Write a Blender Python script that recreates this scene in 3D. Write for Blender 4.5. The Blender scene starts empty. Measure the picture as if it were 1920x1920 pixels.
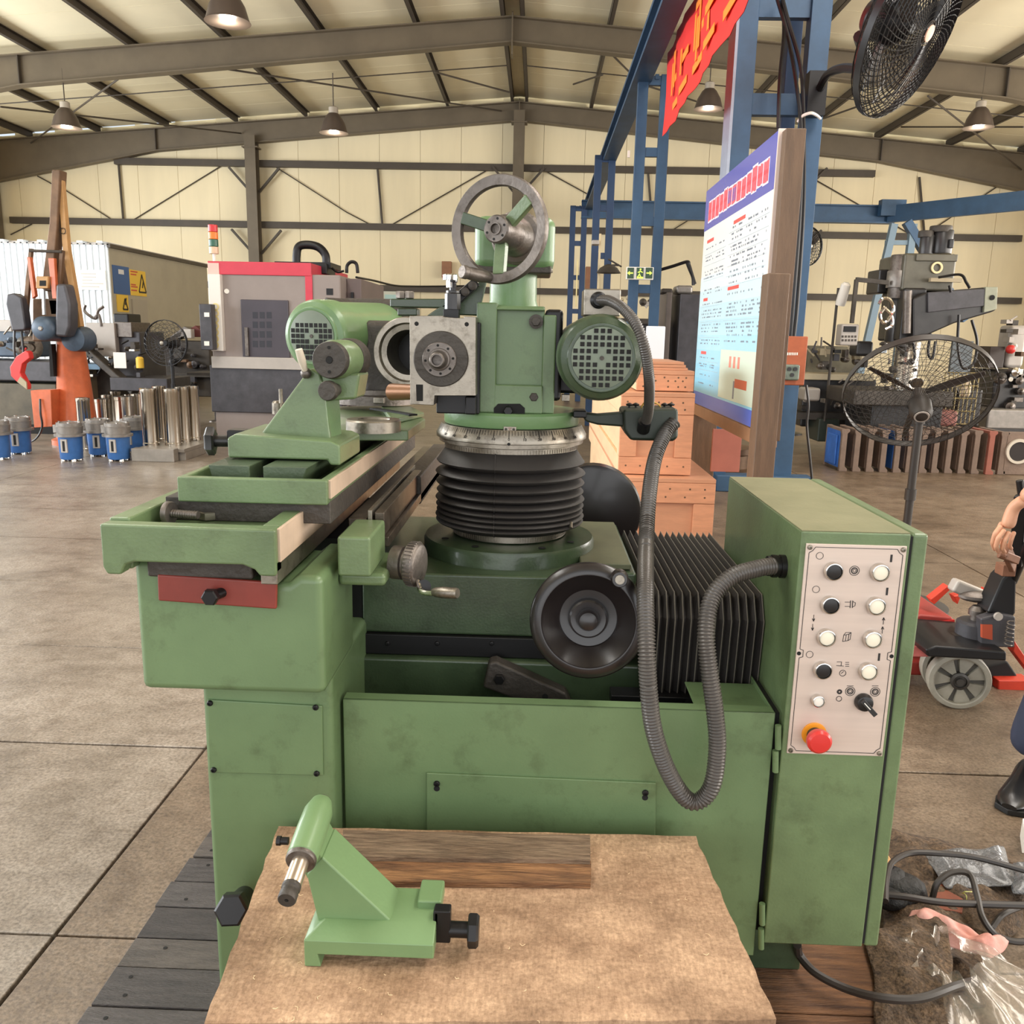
import bpy, bmesh, math, random
from mathutils import Vector, Matrix, noise
from math import sin, cos, pi, radians, sqrt, atan2
random.seed(7)
SC = bpy.context.scene
COL = SC.collection
# ---------------------------------------------------------------- camera
FPX = 1600.0; EYE = Vector((0, 0, 1.45))
_y = Vector((50, 332, -1600)).normalized()
_z = Vector((160, 7457, 1600)); _z = (_z - _z.dot(_y)*_y).normalized()
_x = _y.cross(_z)
RW = Matrix((_x, _y, _z))            # camera frame -> world
cam = bpy.data.cameras.new('camera'); cam.sensor_width = 36; cam.sensor_fit = 'HORIZONTAL'
cam.lens = 36*FPX/1920; cam.clip_start = .02; cam.clip_end = 200
co = bpy.data.objects.new('camera', cam); COL.objects.link(co)
co.matrix_world = Matrix.Translation(EYE) @ RW.to_4x4()
SC.camera = co
# ---------------------------------------------------------------- world, light, exposure
W = bpy.data.worlds.new('world'); SC.world = W; W.use_nodes = True
bg = W.node_tree.nodes['Background']; bg.inputs[0].default_value = (.80, .90, 1, 1); bg.inputs[1].default_value = 1.0
def area(name, loc, rot, sx, sy, power, col=(1, 1, 1)):
    l = bpy.data.lights.new(name, 'AREA'); l.shape = 'RECTANGLE'; l.size = sx; l.size_y = sy
    l.energy = power; l.color = col
    o = bpy.data.objects.new(name, l); o.location = loc; o.rotation_euler = rot; COL.objects.link(o); return o
area('daylight_door', (1.0, -5.6, 2.6), (radians(90), 0, 0), 16, 5.0, 420, (1, .97, .93))          # open end doorway behind the camera
area('daylight_left', (-13.2, 6.5, 2.7), (radians(90), 0, radians(-90)), 22, 3.2, 2650, (.93, .97, 1))   # strip windows of the side walls
area('daylight_right', (12.6, 6.0, 2.7), (radians(90), 0, radians(90)), 22, 3.2, 2300, (1, .94, .86))
area('roof_fill_left', (-4.2, 3.0, 6.15), (0, 0, 0), 1.6, 9, 460, (1, .98, .93))              # unseen fill lights added under the closed roof
area('roof_fill_right', (3.2, 3.0, 6.15), (0, 0, 0), 1.6, 9, 460, (1, .95, .88))
SC.view_settings.view_transform = 'Standard'; SC.view_settings.look = 'None'
SC.view_settings.gamma = 1; SC.view_settings.use_curve_mapping = False
SC.view_settings.exposure = 0.0
SC.cycles.max_bounces = 8; SC.cycles.diffuse_bounces = 4; SC.cycles.caustics_reflective = False; SC.cycles.caustics_refractive = False
SC.cycles.sample_clamp_indirect = 6
# ---------------------------------------------------------------- helpers
def P(px, py, X=None, Y=None, Z=None):
    "the point of the place that the photograph shows at this pixel, on a plane of known X, Y or Z"
    d = RW @ Vector((px-960, 960-py, -FPX))
    t = (X-EYE.x)/d.x if X is not None else (Y-EYE.y)/d.y if Y is not None else (Z-EYE.z)/d.z
    return EYE + t*d
def mpp(p):
    "metres per photograph pixel at a point"
    return -((RW.transposed() @ (Vector(p)-EYE)).z)/FPX
def lin(c): return tuple((x/12.92 if x <= .04045 else ((x+.055)/1.055)**2.4) for x in [v/255 for v in c[:3]])+(1,)
MATS = {}
def speckle(m, sc, lo, hi, stretch=(1,1,1), c0=.36, c1=.60, tint=(1,.96,.92)):
    "multiplies the colour by a second noise: grit, stains or grain"
    nt = m.node_tree; N = nt.nodes; L = nt.links; b = N['Principled BSDF']; src = b.inputs['Base Color'].links[0].from_socket
    n = N.new('ShaderNodeTexNoise'); n.inputs['Scale'].default_value = sc; n.inputs['Detail'].default_value = 6; n.inputs['Roughness'].default_value = .7
    tc = N.new('ShaderNodeTexCoord'); mp = N.new('ShaderNodeMapping'); mp.inputs['Scale'].default_value = stretch; L.new(tc.outputs['Object'], mp.inputs[0]); L.new(mp.outputs[0], n.inputs['Vector'])
    r = N.new('ShaderNodeValToRGB'); r.color_ramp.elements[0].position = c0; r.color_ramp.elements[0].color = tuple(lo*t for t in tint)+(1,); r.color_ramp.elements[1].position = c1; r.color_ramp.elements[1].color = (hi,hi,hi,1)
    L.new(n.outputs[0], r.inputs[0]); mx = N.new('ShaderNodeMix'); mx.data_type = 'RGBA'; mx.blend_type = 'MULTIPLY'; mx.inputs[0].default_value = 1
    L.new(src, mx.inputs[6]); L.new(r.outputs[0], mx.inputs[7]); L.new(mx.outputs[2], b.inputs['Base Color'])
def mat(name, col, rough=.5, metal=0., ns=0, na=.12, bump=0., bs=None, col2=None, emit=0., alpha=1., stretch=(1,1,1), trans=0., coat=0., rn=0.):
    if name in MATS: return MATS[name]
    m = bpy.data.materials.new(name); m.use_nodes = True; nt = m.node_tree; N = nt.nodes; L = nt.links
    b = N['Principled BSDF']; c = lin(col); b.inputs['Base Color'].default_value = c
    b.inputs['Roughness'].default_value = rough; b.inputs['Metallic'].default_value = metal
    if coat: b.inputs['Coat Weight'].default_value = coat; b.inputs['Coat Roughness'].default_value = .12
    if trans: b.inputs['Transmission Weight'].default_value = trans; b.inputs['IOR'].default_value = 1.3
    if alpha < 1: b.inputs['Alpha'].default_value = alpha
    if emit: b.inputs['Emission Color'].default_value = c; b.inputs['Emission Strength'].default_value = emit
    if ns or bump:
        tc = N.new('ShaderNodeTexCoord'); mp = N.new('ShaderNodeMapping'); mp.inputs['Scale'].default_value = stretch
        L.new(tc.outputs['Object'], mp.inputs[0])
    if ns:
        n = N.new('ShaderNodeTexNoise'); n.inputs['Scale'].default_value = ns; n.inputs['Detail'].default_value = 6; n.inputs['Roughness'].default_value = .62
        L.new(mp.outputs[0], n.inputs['Vector'])
        r = N.new('ShaderNodeValToRGB'); r.color_ramp.elements[0].position = .3; r.color_ramp.elements[1].position = .72
        c2 = lin(col2) if col2 else tuple(v*(1-na*2) for v in c[:3])+(1,)
        c1 = c if col2 else tuple(min(1, v*(1+na)) for v in c[:3])+(1,)
        r.color_ramp.elements[0].color = c2; r.color_ramp.elements[1].color = c1
        L.new(n.outputs[0], r.inputs[0]); L.new(r.outputs[0], b.inputs['Base Color'])
        if rn:
            q = N.new('ShaderNodeMapRange'); q.inputs[3].default_value = max(.02, rough-rn); q.inputs[4].default_value = min(1, rough+rn)
            L.new(n.outputs[0], q.inputs[0]); L.new(q.outputs[0], b.inputs['Roughness'])
    if bump:
        n2 = N.new('ShaderNodeTexNoise'); n2.inputs['Scale'].default_value = bs or 60; n2.inputs['Detail'].default_value = 4
        L.new(mp.outputs[0], n2.inputs['Vector'])
        bu = N.new('ShaderNodeBump'); bu.inputs['Strength'].default_value = bump; bu.inputs['Distance'].default_value = .01
        L.new(n2.outputs[0], bu.inputs['Height']); L.new(bu.outputs[0], b.inputs['Normal'])
    MATS[name] = m; return m
class M:
    "collects shapes; out() links them as one mesh"
    def __init__(s): s.v = []; s.f = []; s.m = []; s.cur = 0
    def add(s, vs, fs):
        o = len(s.v); s.v += [tuple(v) for v in vs]; s.f += [[i+o for i in f] for f in fs]; s.m += [s.cur]*len(fs); return s
    def mt(s, i): s.cur = i; return s
    def box(s, a, b):
        x0, x1 = sorted((a[0], b[0])); y0, y1 = sorted((a[1], b[1])); z0, z1 = sorted((a[2], b[2]))
        return s.add([(x0,y0,z0),(x1,y0,z0),(x1,y1,z0),(x0,y1,z0),(x0,y0,z1),(x1,y0,z1),(x1,y1,z1),(x0,y1,z1)],
                     [(0,3,2,1),(4,5,6,7),(0,1,5,4),(1,2,6,5),(2,3,7,6),(3,0,4,7)])
    def hexa(s, b4, t4):
        return s.add(list(b4)+list(t4), [(0,3,2,1),(4,5,6,7),(0,1,5,4),(1,2,6,5),(2,3,7,6),(3,0,4,7)])
    def bar(s, p0, p1, w, h=None, up=(0,0,1)):
        "rectangular bar of width w and height h between two points"
        h = h or w; p0 = Vector(p0); p1 = Vector(p1); d = (p1-p0).normalized(); up = Vector(up)
        if abs(d.dot(up)) > .98: up = Vector((0,1,0)) if abs(d.y) < .9 else Vector((1,0,0))
        sx = d.cross(up).normalized()*w/2; sy = sx.cross(d).normalized()*h/2
        return s.hexa([p0-sx-sy, p0+sx-sy, p0+sx+sy, p0-sx+sy], [p1-sx-sy, p1+sx-sy, p1+sx+sy, p1-sx+sy])
    def prism(s, pts, ax, a, b):
        "polygon in the plane across axis ax, pulled from a to b"
        def w(p, t): return {'x': (t, p[0], p[1]), 'y': (p[0], t, p[1]), 'z': (p[0], p[1], t)}[ax]
        n = len(pts)
        return s.add([w(p, a) for p in pts]+[w(p, b) for p in pts],
                     [list(range(n))[::-1], list(range(n, 2*n))]+[(i, (i+1) % n, n+(i+1) % n, n+i) for i in range(n)])
    def rings(s, rs, closed=False, caps=True):
        n = len(rs[0]); o = []; fs = []
        for r in rs: o += list(r)
        k = len(rs)
        for j in range(k if closed else k-1):
            a = j*n; b = ((j+1) % k)*n
            for i in range(n): fs.append((a+i, a+(i+1) % n, b+(i+1) % n, b+i))
        if caps and not closed: fs.append(list(range(n))[::-1]); fs.append([(k-1)*n+i for i in range(n)])
        return s.add(o, fs)
    def lathe(s, c, ax, prof, n=28, close=False):
        "profile [(radius, distance along axis)] turned round the axis"
        c = Vector(c); a = Vector(ax).normalized()
        u = a.cross(Vector((0,0,1)) if abs(a.z) < .9 else Vector((1,0,0))).normalized(); v = a.cross(u)
        rs = [[c+a*h+(u*cos(2*pi*i/n)+v*sin(2*pi*i/n))*max(r, 1e-5) for i in range(n)] for r, h in prof]
        return s.rings(rs, closed=close)
    def cyl(s, p0, p1, r0, r1=None, n=20):
        p0 = Vector(p0); p1 = Vector(p1); L = (p1-p0).length
        return s.lathe(p0, p1-p0, [(r0, 0), (r1 if r1 is not None else r0, L)], n)
    def ball(s, c, r, n=14, sc=(1,1,1)):
        rs = []
        for j in range(1, n//2):
            t = pi*j/(n//2); rs.append([(c[0]+r*sc[0]*sin(t)*cos(2*pi*i/n), c[1]+r*sc[1]*sin(t)*sin(2*pi*i/n), c[2]-r*sc[2]*cos(t)) for i in range(n)])
        return s.rings(rs)
    def tube(s, pts, r, n=8, rf=None):
        pts = [Vector(p) for p in pts]; rs = []; pu = None
        for i, p in enumerate(pts):
            d = (pts[min(i+1, len(pts)-1)]-pts[max(i-1, 0)]).normalized()
            if pu is None: pu = d.cross(Vector((0,0,1)) if abs(d.z) < .9 else Vector((1,0,0))).normalized()
            u = (pu-pu.dot(d)*d).normalized(); pu = u; w = d.cross(u); q = rf(i) if rf else (r[i] if isinstance(r, list) else r)
            rs.append([p+(u*cos(2*pi*k/n)+w*sin(2*pi*k/n))*q for k in range(n)])
        return s.rings(rs)
    def hexhead(s, c, ax, r, h): return s.lathe(c, ax, [(r*.8, 0), (r, h*.08), (r, h*.85), (r*.86, h)], 6)
    def screw(s, c, ax, r): return s.lathe(c, ax, [(r, 0), (r, r*.5), (r*.8, r*.8), (r*.45, r*.85), (r*.4, r*.45)], 12)
ORG = {}
def wo(o): return ORG.get(o.name, Vector((0,0,0))) if o else Vector((0,0,0))
def out(name, b, m, parent=None, bevel=0., smooth=35, seg=2, loc=None):
    me = bpy.data.meshes.new(name); w = wo(parent) if parent else Vector(loc or (0,0,0))
    me.from_pydata([(v[0]-w.x, v[1]-w.y, v[2]-w.z) for v in b.v], [], b.f)
    ml = m if isinstance(m, (list, tuple)) else [m]
    for k in ml: me.materials.append(k)
    if len(ml) > 1: me.polygons.foreach_set('material_index', b.m)
    bm = bmesh.new(); bm.from_mesh(me); bmesh.ops.recalc_face_normals(bm, faces=bm.faces); bm.to_mesh(me); bm.free()
    if smooth: me.shade_smooth(); me.set_sharp_from_angle(angle=radians(smooth))
    o = bpy.data.objects.new(name, me); COL.objects.link(o); ORG[o.name] = w
    if parent: o.parent = parent
    else: o.location = w
    if bevel:
        q = o.modifiers.new('bevel', 'BEVEL'); q.width = bevel; q.segments = seg; q.limit_method = 'ANGLE'; q.angle_limit = radians(40)
        if smooth: q.harden_normals = True
    return o
def tag(o, label=None, cat=None, group=None, kind=None):
    for k, v in (('label', label), ('category', cat), ('group', group), ('kind', kind)):
        if v: o[k] = v
    return o
def thing(name, label, cat, loc=(0,0,0), group=None):
    o = bpy.data.objects.new(name, None); o.empty_display_size = .1; COL.objects.link(o); o.location = loc; ORG[o.name] = Vector(loc)
    return tag(o, label, cat, group)
def copy_tree(o, parent=None):
    c = o.copy(); COL.objects.link(c); ORG[c.name] = wo(o)
    if parent: c.parent = parent
    for ch in list(o.children): copy_tree(ch, c)
    return c
def dup(o, loc, rz=0, label=None, scale=None):
    c = copy_tree(o); c.location = loc; c.rotation_euler[2] = rz
    if label: c['label'] = label
    if scale: c.scale = scale
    return c
def curve(pts, n=8):
    "Catmull-Rom through the points"
    p = [Vector(q) for q in pts]; p = [2*p[0]-p[1]]+p+[2*p[-1]-p[-2]]; o = []
    for i in range(1, len(p)-2):
        for k in range(n):
            t = k/n; a, b, c, d = p[i-1:i+3]
            o.append(.5*((2*b)+(c-a)*t+(2*a-5*b+4*c-d)*t*t+(3*b-a-3*c+d)*t**3))
    return o+[p[-2]]
def even(pts, step):
    o = [pts[0]]; acc = 0
    for a, b in zip(pts, pts[1:]):
        L = (b-a).length; s = step-acc
        while s <= L: o.append(a+(b-a)*(s/L)); s += step
        acc = (acc+L) % step if L+acc >= step else acc+L
    return o
def text(name, s, loc, ex, ey, size, m, parent, depth=.0004, just='CENTER', sx=1.0, bold=0.):
    "flat lettering standing along the two directions ex and ey"
    c = bpy.data.curves.new(name, 'FONT'); c.body = s; c.size = size; c.align_x = just; c.align_y = 'CENTER'; c.extrude = depth; c.offset = bold; c.space_character = 1.0
    c.resolution_u = 2
    t = bpy.data.objects.new(name, c); COL.objects.link(t)
    dg = bpy.context.evaluated_depsgraph_get(); me = bpy.data.meshes.new_from_object(t.evaluated_get(dg)); bpy.data.objects.remove(t)
    o = bpy.data.objects.new(name, me); COL.objects.link(o); me.materials.clear(); me.materials.append(m)
    ex = Vector(ex).normalized(); ey = Vector(ey).normalized(); ez = ex.cross(ey)
    R = Matrix((ex*sx, ey, ez)).transposed().to_4x4(); w = wo(parent)
    me.transform(Matrix.Translation(Vector(loc)-w) @ R); ORG[o.name] = w
    if parent: o.parent = parent
    return o
# ---------------------------------------------------------------- materials
GREEN = mat('green machine enamel', (104,127,88), .42, 0, 3.2, .10, .04, 260, coat=.15, rn=.08)
GREEN2 = mat('pale green enamel on castings', (104,124,86), .38, 0, 6, .14, .07, 200, coat=.2, rn=.08)
GREEN3 = mat('dark green enamel', (62,78,54), .36, 0, 5, .18, .07, 200, coat=.25, rn=.1)  # darker tone of the machine green
GREEN4 = mat('mint green enamel', (104,134,90), .36, 0, 5, .09, .05, 180, coat=.2)
STEEL = mat('ground steel', (150,142,130), .36, .85, 14, .14, .04, 200, rn=.12)
STEELD = mat('dull worn steel', (120,112,106), .44, .75, 9, .2, .1, 120, rn=.12)
CHROME = mat('chrome', (214,210,204), .12, 1)
IRON = mat('dark cast iron', (74,68,62), .55, .35, 8, .2, .25, 90)
OILS = mat('oiled slideway steel', (96,86,76), .3, .6, 7, .25, .05, 200, rn=.1)
RUB = mat('black bellows rubber', (52,48,46), .55, 0, 6, .1, .05, 90)
BLK = mat('black plastic', (30,28,28), .36, 0)
BAKE = mat('black bakelite', (34,29,29), .30, 0, 4, .1, coat=.2)
BLKM = mat('blackened steel', (34,33,34), .38, .5)
HOSE = mat('grey black corrugated hose', (82,77,73), .33, .15, 20, .1)
DARK = mat('dark cavity', (14,13,12), .8)
for _m in (GREEN, GREEN2): speckle(_m, 11, .72, 1.0, c0=.30, c1=.46)
for _m in (STEEL, STEELD): speckle(_m, 30, .55, 1.0, c0=.32, c1=.5)
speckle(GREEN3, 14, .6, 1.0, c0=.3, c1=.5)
speckle(OILS, 25, .55, 1.1)
RED = mat('red lacquered steel', (132,54,44), .4, 0, 7, .14)
WHITE = mat('white plastic', (236,230,220), .3)
# ================================================================ the grinding machine
XC, YC = -.055, 1.90                      # upright axis of the wheel head
G = thing('tool_grinder', 'large green tool grinding machine with bellows, handwheels, corrugated hose and button cabinet', 'machine', (0, 1.6, .15))
def part(name, b, m, bevel=0., parent=None, **k): return out(name, b, m, parent or G, bevel, **k)
# --- pedestal under the table and the overhanging block
b = M().box((-.565,1.36,.15), (-.337,1.72,.875)); part('pedestal', b, GREEN, .012)
b = M().prism([(-.64,.862),(-.334,.862),(-.334,1.066),(-.372,1.066),(-.39,1.052),(-.46,1.052),(-.475,1.082),(-.64,1.086)], 'y', 1.30, 1.53)
part('overhang_block', b, GREEN, .014)
pl = M().prism([P(x,y,Y=1.356).xz for x,y in ((388,1312),(604,1324),(606,1455),(392,1449))], 'y', 1.356, 1.3605)
cp = part('access_panel', pl, GREEN, .002)
for x, y in ((394,1318),(592,1326),(401,1443),(594,1450)):
    part('screw', M().screw(P(x,y,Y=1.356), (0,-1,0), .0052), BLKM, parent=cp)
r4 = [P(x,y,Y=1.288).xz for x,y in ((294,1077),(519,1092),(518,1143),(296,1127))]
rp = part('stop_plate', M().prism(r4, 'y', 1.288, 1.296), RED, .003); rp['label'] = 'red painted plate'
c = P(404,1112,Y=1.288); bb = M(); bb.cyl(c+Vector((.013,.01,.001)), c+Vector((0,-.022,0)), .0085); bb.hexhead(c+Vector((0,-.014,0)), (0,-1,0), .0135, .014)
part('bolt', bb, BLKM, parent=rp)
c = P(425,1112,Y=1.288); 
# --- bed and splash guard
zg = P(1000,1322,Y=1.41).z
zst = P(700,1226,Y=1.646).z; b = M().box((-.345,1.63,.15), (.50,2.25,zst-.001))
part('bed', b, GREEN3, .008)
g = M().box((-.331,1.41,.32), (.434,1.414,zg)); g.box((-.331,1.41,zg-.003), (.434,1.44,zg)); g.box((.431,1.41,.32),(.434,1.6,zg)); g.box((.30,1.44,zg-.012),(.434,1.56,zg-.009))
part('splash_guard', g, GREEN, .0015)
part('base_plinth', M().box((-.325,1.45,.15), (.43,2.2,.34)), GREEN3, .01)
q = [P(x,y,Y=1.406).xz for x,y in ((800,1449),(1230,1468),(1228,1600),(800,1585))]
gp = part('access_panel', M().prism(q, 'y', 1.405, 1.41), GREEN, .0015)
for x, y in ((819,1469),(1210,1486)):
    p = P(x,y,Y=1.405); part('screw', M().screw(p, (0,-1,0), .0058), BLKM, parent=gp)
    part('keyhole', M().lathe(p+Vector((0,.0005,-.010)), (0,-1,0), [(.0055,0),(.0055,.001)], 16).box(p+Vector((-.003,-.0008,-.009)), p+Vector((.003,.0005,0))), DARK, parent=gp)
# slot in the deck behind the guard
b = M().prism([(P(x,y,Y=1.555)).xz for x,y in ((1278,1330),(1286,1313),(1300,1306),(1365,1306),(1380,1314),(1386,1330),(1386,1345),(1278,1345))], 'y', 1.5545, 1.561); part('oil_slot', b, DARK)
b = M().prism([P(x,y,Y=1.595).xz for x,y in ((916,1243),(930,1240),(1062,1300),(1075,1330),(1000,1325),(905,1290))], 'y', 1.595, 1.632)
w = part('bracket', b, IRON, .006); part('bolt', M().hexhead(P(936,1272,Y=1.595), (0,-1,0), .011, .01), BLKM, parent=w); part('hole', M().lathe(P(1022,1306,Y=1.5945),(0,-1,0),[(.006,0),(.006,.0006)],12), DARK, parent=w)
# --- cross saddle
zs = .974
part('gap_filler', M().box((-.50,1.66,.70),(-.346,2.1,1.04)), BLKM)  # added black filler, paints the shade of the gap beside the saddle
zq_ = P(700,1186,Y=1.655).z; b = M().box((-.345,1.655,zq_), (.13,2.2,zs)); b.box((.131,1.70,.86),(.215,2.17,zs))
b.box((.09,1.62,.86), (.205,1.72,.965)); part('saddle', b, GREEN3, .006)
b = M().box((.10,1.72,zs+.001), (.205,2.13,zs+.014)); part('saddle_cover', b, mat('dark dusty green', (92,94,70), .55, 0, 8, .15), .003)
b = M().box((-.348,1.646,P(700,1226,Y=1.646).z), (.12,1.70,zq_)); wy = part('gib_strip', b, BLKM, .002)
for x in (727,820,922): part('screw', M().screw(P(x,1206,Y=1.646), (0,-1,0), .005), BLKM, parent=wy)
b = M().lathe((XC,1.885,.93), (0,0,1), [(.190,0),(.192,.07),(.188,.079),(.10,.081)], 64); part('column_base', b, GREEN3)
for a in (-115, -62, -150, -30):
    part('bolt_hole', M().lathe((XC+.158*cos(radians(a)), 1.885+.158*sin(radians(a)), 1.0112), (0,0,1), [(.008,0),(.008,.0006)], 14), DARK)
# --- ribbed round bellows
def knurl(name, z0, z1, r, x, y):
    s = M().lathe((x,y,z0), (0,0,1), [(r-.002,0),(r,.001),(r,z1-z0-.001),(r-.002,z1-z0)], 64)
    for i in range(140):
        a = 2*pi*i/140; d = Vector((cos(a), sin(a), 0)); t = Vector((-sin(a), cos(a), 0))*.0011; p = Vector((x,y,0))+d*r
        zz = Vector((0,0,z0+.003)); zt = Vector((0,0,z1-.003)); o = d*.0012
        s.hexa([p-t+zz, p+t+zz, p+t+o+zz, p-t+o+zz], [p-t+zt, p+t+zt, p+t+o+zt, p-t+o+zt])
    return part(name, s, STEEL)
yb = 1.895
prof = [(.128, 1.028), (.145, 1.030)]
zl = [P(820,y,Y=1.90).z for y in (966,957,948,938,926,912,896,878,857)]
for i, z in enumerate(zl):
    h = (zl[min(i+1, len(zl)-1)]-zl[max(i-1, 0)])/2/(1 if 0 < i < len(zl)-1 else .5)*.5
    ro = .1665 + .0015*sin(i*2.1); ri = .151 if i < 4 else .138
    prof += [(ri, z-h), (ro-.003, z-.0035), (ro, z), (ro-.003, z+.0035)]
prof += [(.145, 1.205), (.13, 1.208)]
s = M().lathe((XC, yb, 0), (0,0,1), prof, 72)
part('bellows', s, RUB, smooth=50)
sm = M(); pz = [(p[0], p[1]) for p in prof]
sm.tube([(XC-.028*1.0, yb-sqrt(r*r-.028**2)-.0004, z) for r, z in pz], .0016, 5); part('bellows_seam', sm, RUB)
knurl('clamp_band', 1.012, 1.028, .128, XC, yb)
part('clamp_screw', M().cyl(P(1070,990,Y=1.79), P(1070,990,Y=1.80)+Vector((0,0,.012)), .004, n=10), STEEL)
# --- graduated turntable
knurl('clamp_band', 1.203, 1.217, .147, XC, YC)
s = M().lathe((XC,YC,1.217), (0,0,1), [(.15,0),(.160,.002),(.160,.010),(.1665,.012),(.1665,.020),(.155,.040),(.12,.041)], 80); part('graduated_ring', s, STEEL)
t = M()
for i in range(-40, 41):
    a = radians(-90+i*2.25); d = Vector((cos(a), sin(a), 0)); tt = Vector((-sin(a), cos(a), 0))*(.0004 if i % 5 else .0007)
    p = Vector((XC,YC,0))+d*.1562; hgt = .009 if i % 5 else .014; z = Vector((0,0,1.256)); zz = Vector((0,0,1.256-hgt)); o = d*.0109*hgt/.019
    t.add([p-tt+z, p+tt+z, p+tt+zz+o, p-tt+zz+o], [(0,1,2,3)])
part('graduation_marks', t, BLKM)['kind'] = 'stuff'
for i in range(-5, 6):
    a = radians(-90+i*11.25); d = Vector((cos(a), sin(a), 0)); p = Vector((XC,YC,1.2395))+d*.1663
    text('number', str(abs(i)*10), p, (-sin(a), cos(a), 0), Vector((0,0,1))-d*.6, .0085, BLKM, G, .0003)
s = M().lathe((XC,YC,1.2585), (0,0,1), [(.148,0),(.1495,.003),(.1495,.026),(.145,.031),(.05,.031)], 80); tb = part('turntable', s, GREEN4)
p = P(956,805,Y=YC-.152); part('index_plate', M().box(p-Vector((.013,.0,.0055)), p+Vector((.013,.006,.0055))), STEEL, .0008, parent=tb)
for dx, r in ((-.008,.0028),(.008,.0028)): part('rivet', M().lathe(p+Vector((dx,-.0005,0)),(0,-1,0),[(r,0),(r,.0008),(r*.6,.0014)],12), IRON, parent=tb)
text('index_mark', '▽', p+Vector((0,-.0008,0)), (1,0,0), (0,0,1), .007, RED, tb)
part('set_screw', M().cyl(P(954,833,Y=1.731), P(954,833,Y=1.729), .0032, n=10), DARK)
# --- wheel head casting
def xz(x, y, Y): p = P(x,y,Y=Y); return (p.x, p.z)
yh = 1.775; zt = P(960,568,Y=yh).z; zb = 1.289
x0, x1, x2, x3 = P(893,650,Y=yh).x, P(931,650,Y=yh).x, P(1020,650,Y=yh).x, P(1042,650,Y=yh+.02).x
b = M()
b.box((x0,yh,zb), (x1,yh+.25,zt)); b.box((x1-.004,yh+.018,zb), (x2,yh+.25,zt-.005)); b.box((x1-.004,yh,zb),(x2,yh+.02,P(960,722,Y=yh).z))
b.box((x1-.004,yh+.001,P(960,582,Y=yh).z),(x2,yh+.02,zt-.008)); b.box((x2-.003,yh+.01,zb), (x3,yh+.25,zt-.022))
part('head_casting', b, GREEN, .007, seg=3)
for x, y in ((1005,603),(1001,744)):
    p = P(x,y,Y=yh+.008); s = M().lathe(p,(0,-1,0),[(.0145,0),(.0145,.003),(.012,.0035)],24); s.hexhead(p+Vector((0,-.003,0)),(0,-1,0),.0095,.008); part('bolt', s, IRON)
s = M().prism([xz(x,y,yh) for x,y in ((926,775),(926,765),(934,757),(975,757),(984,765),(984,775),(978,786),(932,786))], 'y', yh-.002, yh+.004)
part('lower_pocket', s, DARK); p = P(953,770,Y=yh-.004); part('clamp_nut', M().hexhead(p,(0,-1,0),.010,.012).cyl(p+Vector((0,0,-.008)),p+Vector((0,-.004,.01)),.003), BLKM)
b = M().box((P(1022,600,Y=1.79).x,1.79,P(1040,752,Y=1.79).z), (P(1056,600,Y=1.79).x,2.0,P(1040,580,Y=1.79).z)); b.box((.02,1.82,1.33),(.09,1.98,1.45))
part('motor_bracket', b, BLKM, .008)
part('motor_shim', M().box(P(1053,752,Y=1.80), P(1068,740,Y=1.80)+Vector((0,.02,0))), STEEL, .001)
# --- sleeve, gear housing and top handwheel
c = P(962,560,Y=1.93); rs = 44*mpp(c)
s = M().lathe((c.x,1.93,zt-.02), (0,0,1), [(rs+.003,0),(rs+.003,.02),(rs,.03),(rs,.16)], 40); part('sleeve', s, GREEN4)
hl, hr = P(889,450,Y=1.86), P(1041,450,Y=1.86); h0, h1 = P(960,506,Y=1.86).z, P(960,403,Y=1.86).z
s = M().box((hl.x,1.86,h0), (hr.x,2.03,h1)); gh = part('gear_housing', s, GREEN4, .022, seg=4)
s = M().box((hl.x+.006,1.866,h0-.006),(hr.x-.006,2.02,h0+.01)); part('housing_lid', s, IRON, .004)
for x in (905,925,1012,1032): part('bolt', M().hexhead(P(x,508,Y=1.875)+Vector((0,0,.004)), (0,0,-1), .006, .008), STEEL, parent=gh)
ax = Vector((-.40,-.92,.02)).normalized(); wc = P(936,431,Y=1.66); fc = wc - ax*.125
fq = P(972,447,Y=1.855); a2 = (wc-fq).normalized(); s = M().lathe(fq, a2, [(.054,-.03),(.054,.016),(.049,.02),(.049,.030),(.040,.034),(.038,.07),(.033,.09),(.031,.12)], 40); part('handwheel_flange', s, STEELD, parent=None)
R = 99*mpp(wc)
tw = part('handwheel', M().lathe(wc, ax, [(R-.019,-.007),(R-.002,-.009),(R,-.005),(R,.005),(R-.002,.008),(R-.019,.006),(R-.021,.002),(R-.021,-.004)], 72, close=True), STEELD)
u = ax.cross(Vector((0,0,1))).normalized(); v = u.cross(ax)
if u.x < 0: u = -u
for ang in (40, 163, 272):
    d = u*cos(radians(ang))+v*sin(radians(ang)); k = M(); a0 = wc+d*.018-ax*.012; a1 = wc+d*(R-.017)+ax*.0
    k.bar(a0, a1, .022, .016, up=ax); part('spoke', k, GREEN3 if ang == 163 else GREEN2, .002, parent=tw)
part('hub', M().lathe(wc-ax*.05, ax, [(.031,0),(.031,.03),(.027,.036),(.0255,.04),(.0255,.062),(.023,.065),(.011,.065),(.011,.068),(.009,.068),(.009,.062)], 32), STEELD, parent=tw)
k = M()
for i in range(6):
    a = radians(60*i+20); d = u*cos(a)+v*sin(a); k.lathe(wc+d*.0185+ax*.015, ax, [(.0024,0),(.0024,.0006)], 8)
part('screw_hole', k, DARK, parent=tw)
hp = wc+(u*cos(radians(262))+v*sin(radians(262)))*(R-.010); 
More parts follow.
